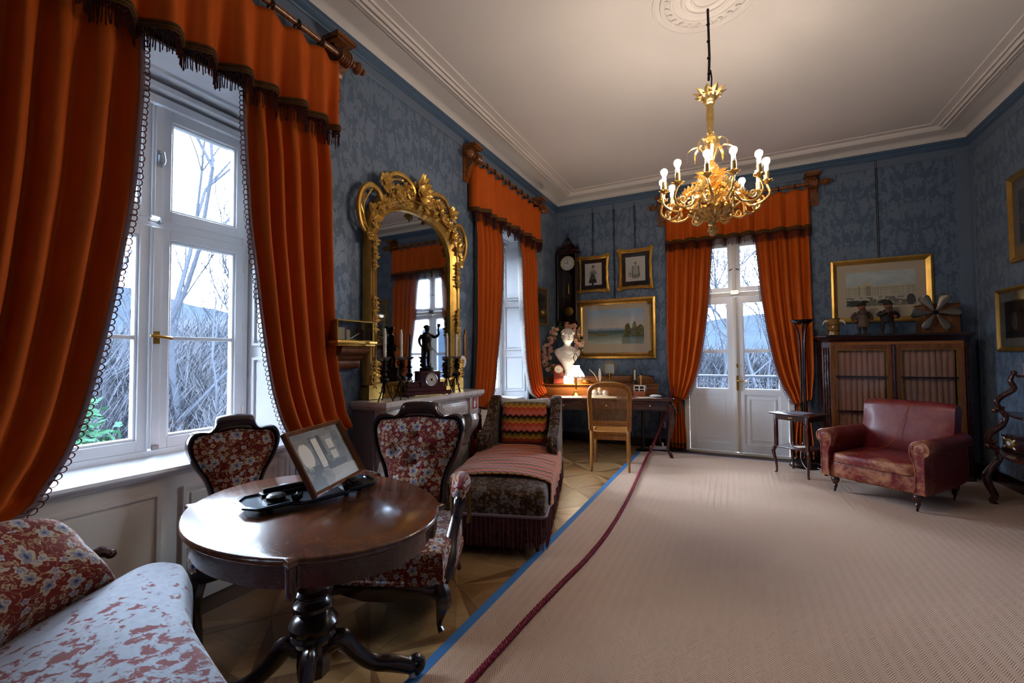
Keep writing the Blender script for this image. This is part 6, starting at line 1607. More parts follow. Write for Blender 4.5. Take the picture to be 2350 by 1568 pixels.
# wall bracket shelf with glass case
def shelf():
    t = thing('wall_shelf', 'gilt edged bracket shelf between orange curtain and gilt mirror', 'shelf', (0, 2.295, 1.44), -pi/2)
    m = MB(); m.b2((-.185, .001, 0), (.185, .185, .022)); m.b2((-.175, .001, -.014), (.175, .172, .0)); m.build('board', M_gold, t, bevel=.005)
    pf = [(.002, -.17), (.03, -.18), (.055, -.165), (.065, -.14), (.06, -.12), (.085, -.105), (.10, -.085), (.12, -.075), (.15, -.06), (.16, -.03), (.16, -.014), (.002, -.014)]
    m = MB(); m.prism(sm2(pf, 3), -.13, .13, MX(((0, 0, 1, 0), (1, 0, 0, 0), (0, 1, 0, 0), (0, 0, 0, 1)))); m.build('bracket', M_walnut, t, smooth=40)
    m = MB(); m.b2((-.15, .001, -.10), (.15, .02, -.014)); m.build('back_plate', M_darkwood, t)
    g = thing('glass_case', 'small glass display case with white cards on the wall shelf', 'case', (0, 2.295, 1.462), -pi/2)
    w, d, h = .165, .155, .145; m = MB()
    for x in (-w, w):
        for y in (.008, d): m.b2((x-.004, y-.004, 0), (x+.004, y+.004, h))
    for z in (.004, h): 
        for y in (.008, d): m.b2((-w, y-.004, z-.004), (w, y+.004, z+.004))
        for x in (-w, w): m.b2((x-.004, .008, z-.004), (x+.004, d, z+.004))
    m.build('brass_frame', M_brass, g)
    for a, b in (((-w, d-.002, 0), (w, d, h)), ((-w, .008, h-.002), (w, d, h)), ((-w, .008, 0), (-w+.002, d, h)), ((w-.002, .008, 0), (w, d, h))): MB().b2(a, b).build('pane', M_caseglass, g, smooth=0)
    for i, (x, y, ww, hh) in enumerate(((.06, .05, .075, .095), (-.01, .05, .035, .08), (.115, .06, .03, .10))):
        c = tag(MB().b2((x-ww/2, y, 0), (x+ww/2, y+.02, hh)).build('white_card', M_paper, smooth=0, bevel=.002), ('wide', 'narrow', 'tall')[i]+' white card standing in the small glass case', 'card', 'cards in the glass case'); c.location = (0, 2.295, 1.468); c.rotation_euler = (0, 0, -pi/2)
    k = thing('letter_opener', 'small brass stand with slanting blade in the glass case', 'paper knife', (0, 2.295, 1.468), -pi/2)
    m = MB(); m.tube([(-.12, .06, 0), (-.12, .06, .07)], .003, 6); m.lathe([(.0, 0), (.012, 0), (.010, .008), (.0, .01)], 10, (-.12, .06, 0)); m.tube([(-.05, .06, .0), (-.05, .06, .10)], .003, 6); m.build('stand', M_brass, k); m = MB(); m.tube([(-.02, .07, .01), (-.12, .07, .06)], .004, 5, sq=(1, .4)); m.build('blade', M_steel, k)
shelf()
# thermometers on the wall right of the mirror
def wall_gauges():
    t = thing('wall_thermometer', 'wooden thermometer board hanging between mirror and far curtain', 'thermometer', (0, 3.955, 1.30), -pi/2)
    o = [(-.034, 0), (.034, 0), (.034, .25), (.028, .275), (.014, .285), (.012, .30), (.02, .315), (.012, .335), (0, .34), (-.012, .335), (-.02, .315), (-.012, .30), (-.014, .285), (-.028, .275), (-.034, .25)]
    m = MB(); m.prism(o, -.016, -.002, MX(((1, 0, 0, 0), (0, 0, -1, 0), (0, 1, 0, 0), (0, 0, 0, 1)))); m.build('board', M_oak, t, bevel=.002)
    m = MB(); m.tube([(0, .019, .04), (0, .019, .25)], .003, 6); m.ball((0, .019, .036), .006, 8, 6); m.build('tube', M_steel, t)
    for i in range(14): MB().b2((-.02, .0158, .05+.014*i), (-.006, .0168, .052+.014*i)).build('scale_mark', M_black, t, smooth=0)
    t = thing('tube_barometer', 'slim dark tube barometer on the wall beside the mirror frame', 'barometer', (0, 3.835, 1.32), -pi/2)
    m = MB(); m.b2((-.018, .001, 0), (.018, .015, .36)); m.build('board', M_darkwood, t, bevel=.002); m = MB(); m.tube([(0, .02, .02), (0, .02, .34)], .0055, 8); m.build('tube', M_candle, t)
    t = thing('dial_gauge', 'round white dial gauge on the wall behind a candlestick', 'gauge', (.02, 3.87, 1.29), -pi/2)
    m = MB(); m.lathe([(.0, 0), (.066, 0), (.07, .01), (.066, .02), (.0, .02)], 24, M=RX(-pi/2) @ T(0, 0, -.01)); m.build('rim', M_brass, t)
    disc('dial', .064, dial_fn(False, ((2.5, .2),), (.80, .80, .78)), t, T(0, .0115, 0) @ RZ(pi)); MB().ball((0, .013, 0), .006, 8, 5).build('pin', M_black, t)
wall_gauges()
# ---------------------------------------------------------------- pictures and the wall clock
def landscape(u, v): return tuple(min(1, q*1.7) for q in landscape0(u, v))
def landscape0(u, v):
    # lake with snowy mountains, dark shore and a stand of trees at the right
    if v > .42: c = cm((.55, .45, .36), (.24, .36, .48), (v-.42)/.55); c = cm(c, (.62, .60, .56), fbm(u*3, v*5)*.6-.15)
    else: c = (.12, .20, .22)
    mh = .40+.10*fbm(u*9+1, .3)+.05*max(0, 1-abs(u-.55)/.3)+.02*abs(sin(u*23))
    if .36 < v < mh: c = cm((.13, .22, .33), (.60, .50, .46), (v-.40)/.10+.7*(fbm(u*25, v*25)-.5))
    if v < .385: c = cm((.03, .05, .05), (.10, .17, .16), fbm(u*5, v*16)*1.2)
    if v < .30: c = cm((.08, .13, .12), (.40, .42, .36), (.30-v)/.26+.5*(fbm(u*4, v*12)-.5))
    if .24 < v < .31 and u < .30+.1*fbm(u*9, 3): c = cm((.07, .06, .03), (.30, .24, .12), fbm(u*20, v*20))
    for cx, h, w in ((.72, .62, .06), (.84, .66, .05), (.94, .55, .08), (.78, .45, .12), (.88, .42, .15)):
        if v > .2 and ((u-cx)/(w*(1.25-.6*v)))**2+((v-.33)/(h-.33))**2 < .55+.6*fbm(u*26+cx, v*26): c = cm((.015, .03, .012), (.22, .18, .04), fbm(u*30, v*30)*1.3-.25)
    if v < .24 and u > .62: c = cm(c, (.03, .06, .04), .55*fbm(u*12, v*20)+.25)
    return c
def palace(u, v): return tuple(min(1, q*1.35) for q in palace0(u, v))
def palace0(u, v):
    p = (.60, .54, .42)
    if v > .55: c = cm((.58, .60, .58), (.30, .42, .50), fbm(u*4, v*5)*1.5-.4)
    else: c = p
    top = .60+(.13*max(0, 1-((u-.33)/.10)**2)**.5 if abs(u-.33) < .10 else 0)
    if .28 < v < top:
        c = cm((.50, .43, .30), (.62, .56, .44), fbm(u*10, v*10))
        if v < .56 and (u*34) % 1 < .42 and (v*14) % 1 < .6: c = (.28, .25, .17)
        if abs(u-.33) < .035 and v < .58: c = (.30, .27, .18)
        if abs(u-.19) < .008 or abs(u-.47) < .006: c = (.24, .21, .14)
    if v < .30:
        c = cm((.45, .40, .30), (.62, .57, .46), fbm(u*6, v*9))
        k = fbm(u*22, v*24)
        if v < .26 and k > .5-.1*(v < .15): c = cm((.05, .045, .04), (.3, .25, .2), fbm(u*50, v*50))
        if v < .10: c = cm(c, (.22, .19, .14), .6)
    if u < .2 and v < .18 and fbm(u*16, v*20) > .35: c = (.05, .05, .045)
    if u > .86 and v < .32 and ((u-.93)/.06)**2+((v-.15)/.15)**2 < 1.1: c = (.06, .05, .045)
    return c
def portrait(kind):
    def f(u, v):
        p = (.80, .74, .69); d = 0.
        x = u-.5
        if kind == 0:   # lady in a wide dark gown
            if v < .55: hw = .06+.22*(1-v/.55)**.8*(v > .10)+.0; d = max(d, .85*(abs(x+.04) < hw)*(.55+.6*fbm(u*9, v*9)))
            if .50 < v < .74: d = max(d, .45*(abs(x) < .10+.09*(.74-v)/.2*1.2))
            if .66 < v < .72: d = max(.0, d-.35)
            if ((x)/.055)**2+((v-.80)/.06)**2 < 1: d = .16
            if ((x)/.075)**2+((v-.83)/.07)**2 < 1 and (v > .83 or abs(x) > .045): d = .8
            d = max(d, .30*math.exp(-((x+.02)/.22)**2-((v-.42)/.30)**2)*fbm(u*7, v*7)*1.4)
        else:           # seated gentleman in a pale coat
            if .18 < v < .62: hw = .17+.10*(.62-v); d = max(d, (.22 if abs(x-.02) < hw*.6 else .62)*(abs(x-.02) < hw)*(.6+.7*fbm(u*11, v*11)))
            if .18 < v < .36 and abs(x+.28) < .07: d = max(d, .45*fbm(u*20, v*20)*1.6)
            if .12 < v < .30 and abs(x) < .16: d = max(d, .5*fbm(u*14, v*9)*1.5)
            if ((x-.01)/.055)**2+((v-.70)/.065)**2 < 1: d = .32
            if ((x-.01)/.06)**2+((v-.745)/.04)**2 < 1: d = .62
            if abs(x-.01) < .012 and .40 < v < .62: d = .5
            d = max(d, .25*math.exp(-((x)/.24)**2-((v-.42)/.30)**2)*fbm(u*7, v*7)*1.4)
        return cm(p, (.012, .012, .014), d*1.3)
    return f
def sepia_group(u, v):
    g = .10+.25*fbm(u*7, v*7)
    if v > .35 and fbm(u*18, v*6) > .52 and v < .65: g = .65
    return (g, g*.88, g*.70)
def rider(u, v):
    g = .05+.06*fbm(u*5, v*5)
    if ((u-.35)/.10)**2+((v-.45)/.22)**2 < 1+.4*fbm(u*20, v*20): g = .25+.3*fbm(u*30, v*30)
    return (g*1.1, g*.85, g*.7)
def cord_pair(t, x, z0, z1, y=-.008):
    m = MB(); m.tube([(x-.008, y, z0), (x-.008, y, z1)], .0035, 5); m.build('hanging_rod', M_darkmetal, t); m = MB(); m.tube([(x+.008, y, z0), (x+.008, y, z1)], .0035, 5); m.build('hanging_rod', M_darkmetal, t)
def picture(name, label, loc, rz, w, h, fw, fn, pw, ph, mount, group, dep=.035, cord=None, ornate=0, gm=None, nx=120, glass=True, pdz=0.):
    """loc = bottom centre on the wall; local -Y faces the room"""
    t = thing(name, label, 'picture', loc, rz, group); gm = gm or M_gold
    if ornate == 2:
        # swept rococo frame with proud corners
        def edge(n=14):
            o = []; W_, H_ = w/2, h/2
            cs = [(-W_, -H_), (W_, -H_), (W_, H_), (-W_, H_)]
            for i in range(4):
                p, q = V(cs[i]), V(cs[(i+1) % 4]); d = q-p; nn = V((d.y, -d.x)).normalized()
                for k in range(n*2): a = k/(n*2); o.append(tuple(p+d*a+nn*(-.030*(1-abs(2*a-1)**3)+.010*(abs(sin(3*pi*a)))*.6)))
            return o
        out = edge(); N = len(out); W_, H_ = w/2-fw, h/2-fw; inn = []
        for x, z in out: inn.append((max(-W_, min(W_, x*(W_*1.0)/(w/2-.02))), max(-H_, min(H_, z*(H_*1.0)/(h/2-.02)))))
        m = MB(); lo = []
        for k, y in ((1., -.004), (1., -dep*.5), (.9, -dep), (.7, -dep*1.1), (.5, -dep*.7), (.3, -dep*.85), (.1, -dep*.5), (0., -dep*.35), (0., -.004)):
            lo.append([(lerp(i[0], o[0], k), y, h/2+lerp(i[1], o[1], k)) for i, o in zip(inn, out)])
        m.loft(lo, False, False); m.build('frame', gm, t, smooth=40)
        for sx in (-1, 1):
            for sz in (-1, 1):
                c = MB(); cx, cz = sx*(w/2-fw*.5), h/2+sz*(h/2-fw*.5)
                c.tube([(cx+sx*x, -dep*1.05, cz+sz*z) for x, z in spiral((0, 0), .032, .008, 0, 1.4, 16)], .007, 6)
                for k in range(7): a = k/6*pi/2*1.5-.4; c.leaf((cx, -dep, cz), (sx*cos(a), -.15, sz*sin(a)), (0, -1, 0), .04, .012, .2)
                c.build('corner_ornament', gm, t)
    else:
        flat_frame(t, w, h, fw, gm, dep)
        if ornate == 1:
            flat_frame(t, w-fw*1.1, h-fw*1.1, fw*.22, gm, dep*1.25, z0=fw*.55, name='inner_bead')
            for sx in (-1, 1):
                for sz in (-1, 1):
                    c = MB(); cx, cz = sx*(w/2-fw*.55), h/2+sz*(h/2-fw*.55)
                    for q in range(3): c.tube([(cx-sx*(.03*q*(1 if q < 2 else 0))+sx*x, -dep*1.25, cz-sz*(.03*(q == 2)*1.5)+sz*z) for x, z in spiral((0, 0), .018, .005, q, 1.3, 14)], .005, 5)
                    for k in range(6): a = k/5*pi*.5; c.leaf((cx-sx*.01, -dep*1.2, cz-sz*.01), (-sx*cos(a), -.1, -sz*sin(a)), (0, -1, 0), .07, .012, .1)
                    c.build('corner_ornament', M_golddark, t)
    MB().b2((-w/2+fw*.6, -.012, fw*.6), (w/2-fw*.6, -.003, h-fw*.6)).build('mount', mount, t, smooth=0)
    if fn: painted('print', pw, ph, nx, max(8, int(nx*ph/pw)), fn, t, T(0, -.0135, h/2+pdz), .6)
    if glass: MB().b2((-w/2+fw*.9, -.0185, fw*.9), (w/2-fw*.9, -.0170, h-fw*.9)).build('glass', M_caseglass, t, smooth=0)
    if cord: 
        cord_pair(t, 0, h-.01, cord-loc[2])
    return t
picture('portrait_print', 'gilt framed print of a lady in a dark gown beside the wall clock', (.612, YF, 2.315), 0, .545, .62, .075, portrait(0), .27, .345, M_blackmount, 'gilt framed portraits', .04, 3.68, 2)
picture('portrait_print', 'gilt framed print of a seated gentleman above the lake painting', (1.262, YF, 2.320), 0, .545, .655, .075, portrait(1), .29, .37, M_blackmount, 'gilt framed portraits', .04, 3.66, 2)
picture('landscape_painting', 'large gilt framed painting of a mountain lake above the desk', (.945, YF, 1.30), 0, 1.20, .915, .085, landscape, .86, .54, M_mount, None, .045, 3.68, 1, None, 170, True, .03)
picture('palace_print', 'gilt framed print of a palace square above the cabinet', (4.15, YF, 1.725), 0, .965, .775, .062, palace, .66, .42, M_mount, None, .035, 3.71, 0, None, 150, True, .02)
picture('group_photograph', 'gilt framed old group photograph between window curtain and wall clock', (0, 6.02, 1.805), -pi/2+pi, .50, .565, .035, sepia_group, .32, .36, M_mount, None, .022, None, 0)
picture('gilt_framed_print', 'gilt framed print hanging above the rider print', (XR, 5.56, 2.205), pi/2-pi, .70, .82, .055, sepia_group, .42, .5, M_mount, None, .035, 3.68, 0)
picture('rider_print', 'gilt framed dark print of a rider above the etagere', (XR, 5.855, 1.36), pi/2-pi, .72, .62, .045, rider, .46, .36, M_paper, None, .03, None, 0)
# Vienna regulator wall clock in the corner
def regulator():
    t = thing('wall_clock', 'tall dark regulator wall clock with white dial in the corner', 'clock', (.232, YF, 0)); w = .165; z0, z1 = 1.86, 2.98; d = -.185
    m = MB(); m.b2((-w, -.02, z0), (w, 0, z1)); m.b2((-w, d+.02, z0), (-w+.02, 0, z1)); m.b2((w-.02, d+.02, z0), (w, 0, z1)); m.b2((-w-.015, d, z0-.04), (w+.015, 0, z0)); m.b2((-w-.02, d-.01, z1), (w+.02, 0, z1+.03)); m.build('case', M_darkwood, t, bevel=.004)
    m = MB()
    for q0, q1 in (((-w, z0), (-w+.03, z1)), ((w-.03, z0), (w, z1)), ((-w, z0), (w, z0+.035)), ((-w, z1-.035), (w, z1))): m.b2((q0[0], d, q0[1]), (q1[0], d+.02, q1[1]))
    for s in (-1, 1): m.lathe([(.010, z0+.02), (.014, z0+.05), (.009, z0+.09), (.011, (z0+z1)/2), (.009, z1-.09), (.014, z1-.05), (.010, z1-.02)], 10, (s*(w-.014), d-.006, 0))
    m.build('door', M_darkwood, t)
    MB().b2((-w+.028, d+.008, z0+.03), (w-.028, d+.011, z1-.03)).build('pane', M_caseglass, t, smooth=0)
    disc('dial', .112, dial_fn(True, ((0., .62), (pi*1.5, .55))), t, T(0, d+.05, 2.815))
    m = MB(); m.torus((0, 0, 0), .116, .006, 40, 8, T(0, d+.046, 2.815) @ RX(pi/2)); m.build('bezel', M_brass, t)
    m = MB(); m.tube([(0, -.09, 2.70), (0, -.09, 2.10)], .006, 6); m.build('pendulum_rod', M_darkwood, t)
    m = MB(); m.lathe([(.0, -.008), (.06, -.006), (.075, 0), (.06, .006), (.0, .008)], 32, M=T(0, -.10, 2.045) @ RX(pi/2)); m.build('pendulum_bob', M_brass, t, label='brass pendulum bob')
    m = MB(); m.lathe([(.0, 0), (.013, 0), (.013, .14), (.0, .14)], 12, (.005, -.12, 2.33)); m.torus((0, 0, 0), .012, .003, 12, 5, T(.005, -.12, 2.49) @ RX(pi/2)); m.build('weight', M_brass, t)
    # carved pediment and pendant
    o = [(-w-.02, 0), (w+.02, 0), (w+.01, .06), (w-.03, .055), (w-.06, .09), (.06, .14), (.03, .20), (0, .215), (-.03, .20), (-.06, .14), (-w+.06, .09), (-w+.03, .055), (-w-.01, .06)]
    m = MB(); m.prism(o, .08, .12, T(0, 0, z1+.03) @ MX(((1, 0, 0, 0), (0, 0, -1, 0), (0, 1, 0, 0), (0, 0, 0, 1)))); m.build('pediment', M_darkwood, t)
    for x, h in ((-w+.01, .15), (w-.01, .15), (0, .32)):
        m = MB(); m.lathe([(.0, 0), (.018, .0), (.010, .02), (.022, .045), (.012, .07), (.006, .09), (.012, .10), (.003, h-.05 if h < .3 else .14), (.0, h-.04 if h < .3 else .15)], 10, (x, -.10, z1+.03+(.16 if h > .3 else 0))); m.build('finial', M_darkwood, t)
    m = MB()
    for i in range(12): a = pi*i/11; m.leaf((.06*cos(a), -.12, z1+.09+.05*sin(a)), (cos(a), -.2, sin(a)), (0, -1, 0), .06, .016, .2)
    m.build('pediment_carving', M_darkwood, t)
    m = MB(); m.prism([(-w, 0), (-w+.04, -.06), (-.05, -.10), (0, -.14), (.05, -.10), (w-.04, -.06), (w, 0)], .03, .15, T(0, 0, z0-.04) @ MX(((1, 0, 0, 0), (0, 0, -1, 0), (0, 1, 0, 0), (0, 0, 0, 1)))); m.lathe([(.0, -.30), (.012, -.29), (.02, -.26), (.012, -.23), (.018, -.20), (.0, -.17)], 10, (0, -.09, z0)); m.build('base_pendant', M_darkwood, t)
regulator()
# ---------------------------------------------------------------- things on the desk
def DP(lx, ly, z):   # desk-local point (old desk centre) -> world
    a = DRZ; return (1.06+lx*cos(a)-ly*sin(a), 6.083+lx*sin(a)+ly*cos(a), z)
ZS, ZD = .941, .782
def bust():
    t = thing('bust', 'white plaster bust of a woman standing among roses on the desk shelf', 'bust', DP(-.63, .215, ZS), DRZ+R(12))
    m = MB(); m.b2((-.075, -.075, 0), (.075, .075, .12)); m.build('block', M_plaster, t, bevel=.006)
    m = MB(); m.lathe([(.0, .12), (.066, .12), (.068, .135), (.05, .15), (.045, .175), (.055, .195), (.05, .21), (.0, .21)], 20); m.build('socle', M_plaster, t)
    b = MB(); n = 28
    def ring(z, rx, ry, cx=0., cy=0., sup=1.):
        o = []
        for i in range(n):
            a = 2*pi*i/n; c, s_ = cos(a), sin(a); o.append((cx+rx*math.copysign(abs(c)**sup, c), cy+ry*math.copysign(abs(s_)**sup, s_), z))
        return o
    L = [ring(.20, .052, .045), ring(.24, .066, .055), ring(.30, .100, .078), ring(.36, .142, .09, 0, -.005), ring(.41, .178, .095, 0, -.008), ring(.455, .194, .09, 0, -.004, .9), ring(.485, .186, .078, 0, .0, .85), ring(.51, .140, .066, 0, .006), ring(.528, .09, .058, 0, .008), ring(.545, .060, .052, 0, .006), ring(.565, .052, .049, .002, .002), ring(.585, .052, .050, .004, -.004), ring(.597, .058, .064, .006, -.014), ring(.615, .070, .084, .006, -.014), ring(.645, .080, .095, .006, -.010), ring(.685, .086, .100, .006, -.004), ring(.725, .084, .098, .006, 0), ring(.76, .072, .082, .006, .002), ring(.785, .046, .054, .006, .003), ring(.797, .014, .016, .006, .003)]
    b.loft(L)
    b.leaf((.006, -.098, .69), (0, -.35, -1), (0, -1, 0), .042, .010, .1)        # nose
    b.tube([(-.018, -.098, .626), (.006, -.104, .628), (.03, -.098, .626)], .006, 6)  # mouth
    for s in (-1, 1): b.ball((.006+s*.03, -.090, .685), (.012, .007, .006), 8, 6); b.tube(bez([(.006+s*.012, -.099, .703), (.006+s*.034, -.095, .708), (.006+s*.056, -.078, .70)], 4), .005, 5); b.ball((.006+s*.086, .004, .675), (.008, .014, .02), 8, 6)
    b.build('figure', M_plaster, t, smooth=60)
    h = MB(); rnd = random.Random(8)
    for i in range(26):
        a = pi*(i/25)*1.0; 
        for k in range(2): h.tube(bez([(.006+.078*cos(a), -.06+.02*k, .715+.035*sin(a)), (.006+.092*cos(a), .0, .735+.06*sin(a)), (.006+.062*cos(a), .08, .71+.05*sin(a)), (.006+.02*cos(a), .105, .66)], 4), .010, 6)
    h.ball((.006, .10, .66), (.05, .045, .05), 12, 9)
    h.build('hair', M_plaster, t, smooth=70)
    d = MB()
    for k in range(5): d.tube(bez([(-.165+.012*k, -.07, .48-.012*k), (-.08, -.102, .43-.022*k), (.01, -.106, .395-.02*k), (.09, -.102, .43-.022*k), (.17-.012*k, -.066, .48-.012*k)], 5), .006, 6)
    d.build('drapery', M_plaster, t)
bust()
def roses():
    t = thing('rose_garland', 'garland of pale pink roses trailing behind the white bust', 'flowers', DP(-.72, .28, ZS), DRZ); rnd = random.Random(21)
    petal = MB()
    for k in range(3):
        r = .010+.007*k; n = 5
        for i in range(n):
            a = 2*pi*i/n+k*.6; petal.leaf((r*.4*cos(a), r*.4*sin(a), -.004*k), (cos(a)*(.35+.35*k), sin(a)*(.35+.35*k), 1.-.25*k), (-cos(a), -sin(a), .3), .026+.003*k, .014+.002*k, .35)
    petal.ball((0, 0, .012), .011, 8, 6); pm_ = petal.mesh('blossom'); pink = mat('rose_petals', '#d8a890', .6, var=.15); pink2 = mat('pale_rose_petals', '#dcc0a8', .6, var=.12); leafm = mat('rose_leaves', '#2c4420', .5, var=.35)
    lm_ = MB(); lm_.leaf((0, 0, 0), (0, 0, 1), (1, 0, 0), .05, .018, .3); lme = lm_.mesh('rose_leaf')
    pts = bez([(.05, -.02, .0), (-.13, .0, .28), (-.21, .0, .46), (-.17, .0, .62), (-.06, .02, .78), (.10, .03, .84), (.20, .03, .78), (.27, .0, .62), (.25, -.02, .48)], 8)
    m = MB(); m.tube(pts, .005, 6)
    pts2 = bez([(-.19, 0, .5), (-.23, -.02, .36), (-.20, -.03, .26), (-.15, -.03, .2)], 8); m.tube(pts2, .004, 6); m.build('stem', leafm, t)
    allp = pts[6:]+pts2
    i = 0
    for k in range(54):
        p = V(allp[rnd.randrange(len(allp))])+V((rnd.uniform(-.055, .055), rnd.uniform(-.05, .02), rnd.uniform(-.05, .05)))
        d = V((rnd.uniform(-.7, .7), -1., rnd.uniform(-.4, .8))).normalized(); s = rnd.uniform(.85, 1.3)
        Mq = T(*p) @ d.to_track_quat('Z', 'Y').to_matrix().to_4x4() @ MX.Scale(s, 4)
        o = bpy.data.objects.new('blossom', pm_ if k % 3 else pm_.copy() if k == 0 else PM2); COL.objects.link(o); o.parent = t; o.matrix_local = Mq
        if k == 0: globals()['PM2'] = o.data; o.data.materials.clear(); o.data.materials.append(pink2); pm_.materials.append(pink)
    for k in range(90):
        p = V(allp[rnd.randrange(len(allp))])+V((rnd.uniform(-.06, .06), rnd.uniform(-.03, .03), rnd.uniform(-.06, .06))); d = V((rnd.uniform(-1, 1), rnd.uniform(-1, .1), rnd.uniform(-1, 1))).normalized()
        obj('leaf', lme, leafm, t, T(*p) @ d.to_track_quat('Z', 'Y').to_matrix().to_4x4())
roses()
def desk_clock():
    t = thing('desk_clock', 'small round topped red mantel clock beside the bust', 'clock', DP(-.762, .125, ZS), DRZ+R(8)); red = mat('red_lacquer', '#8a3a28', .35, var=.2)
    o = [(-.068, 0), (.068, 0), (.068, .20)]+[(.068*cos(a), .20+.068*sin(a)) for a in [pi*i/14 for i in range(1, 14)]]+[(-.068, .20)]
    m = MB(); m.prism(o, -.04, .04, T(0, 0, .012) @ MX(((1, 0, 0, 0), (0, 0, -1, 0), (0, 1, 0, 0), (0, 0, 0, 1)))); m.build('case', red, t, bevel=.003)
    m = MB(); m.b2((-.076, -.048, .008), (.076, .048, .022)); m.b2((-.072, -.044, .10), (.072, .044, .106)); m.build('base_moulding', red, t)
    for x in (-.06, .06): MB().ball((x, -.035, .006), .007, 6, 5).build('foot', M_brass, t)
    disc('dial', .054, dial_fn(True, ((1.9, .5), (4.4, .6)), (.80, .76, .66)), t, T(0, -.0412, .21)); m = MB(); m.torus((0, 0, 0), .056, .004, 28, 6, T(0, -.041, .21) @ RX(pi/2)); m.build('bezel', M_brass, t)
desk_clock()
def desk_lamp():
    t = thing('desk_lamp', 'brass table lamp with lit white glass shade on the desk', 'lamp', DP(-.515, -.02, ZD), DRZ)
    m = MB(); m.lathe([(.0, 0), (.062, 0), (.062, .008), (.05, .014), (.04, .028), (.02, .04), (.012, .05), (.012, .07), (.017, .075), (.012, .08), (.0105, .12), (.0105, .26), (.014, .27), (.010, .28), (.0, .285)], 20); m.build('stand', M_brass, t)
    opal = NT('lit_opal_glass'); nz = opal.noise(opal.co(), 6., 2.); opal.base(C('#f4efe6')); opal.pr(.3, 0); opal.set(opal.b.inputs['Emission Color'], (1., .90, .76, 1)); opal.set(opal.b.inputs['Emission Strength'], opal.m('MULTIPLY_ADD', nz, .3, 1.1))
    n = 48; L = []
    for z, r in ((.275, .118), (.30, .108), (.34, .085), (.375, .062), (.40, .052), (.412, .052), (.425, .056)): L.append([(r*(1+.035*cos(12*2*pi*i/n)*(r > .06))*cos(2*pi*i/n), r*(1+.035*cos(12*2*pi*i/n)*(r > .06))*sin(2*pi*i/n), z-.008*cos(12*2*pi*i/n)*(r > .11)) for i in range(n)])
    m = MB(); m.loft(L, False, False); solidify(m.build('shade', opal.mat, t, smooth=60), .003)
    m = MB(); m.ball((0, 0, .325), (.020, .020, .028), 10, 8); m.build('bulb', emis('desk_bulb', (1., .82, .58, 1), DESKBULB), t)
    m = MB(); m.tube(bez([(.0, 0, .41), (.0, 0, .46), (-.02, 0, .50), (-.03, 0, .55), (0, 0, .59), (.03, 0, .55), (.022, 0, .50)], 5), .005, 6); m.tube([(-.05, 0, .41), (.05, 0, .41)], .003, 5); m.build('hook', M_darkmetal, t)
desk_lamp()
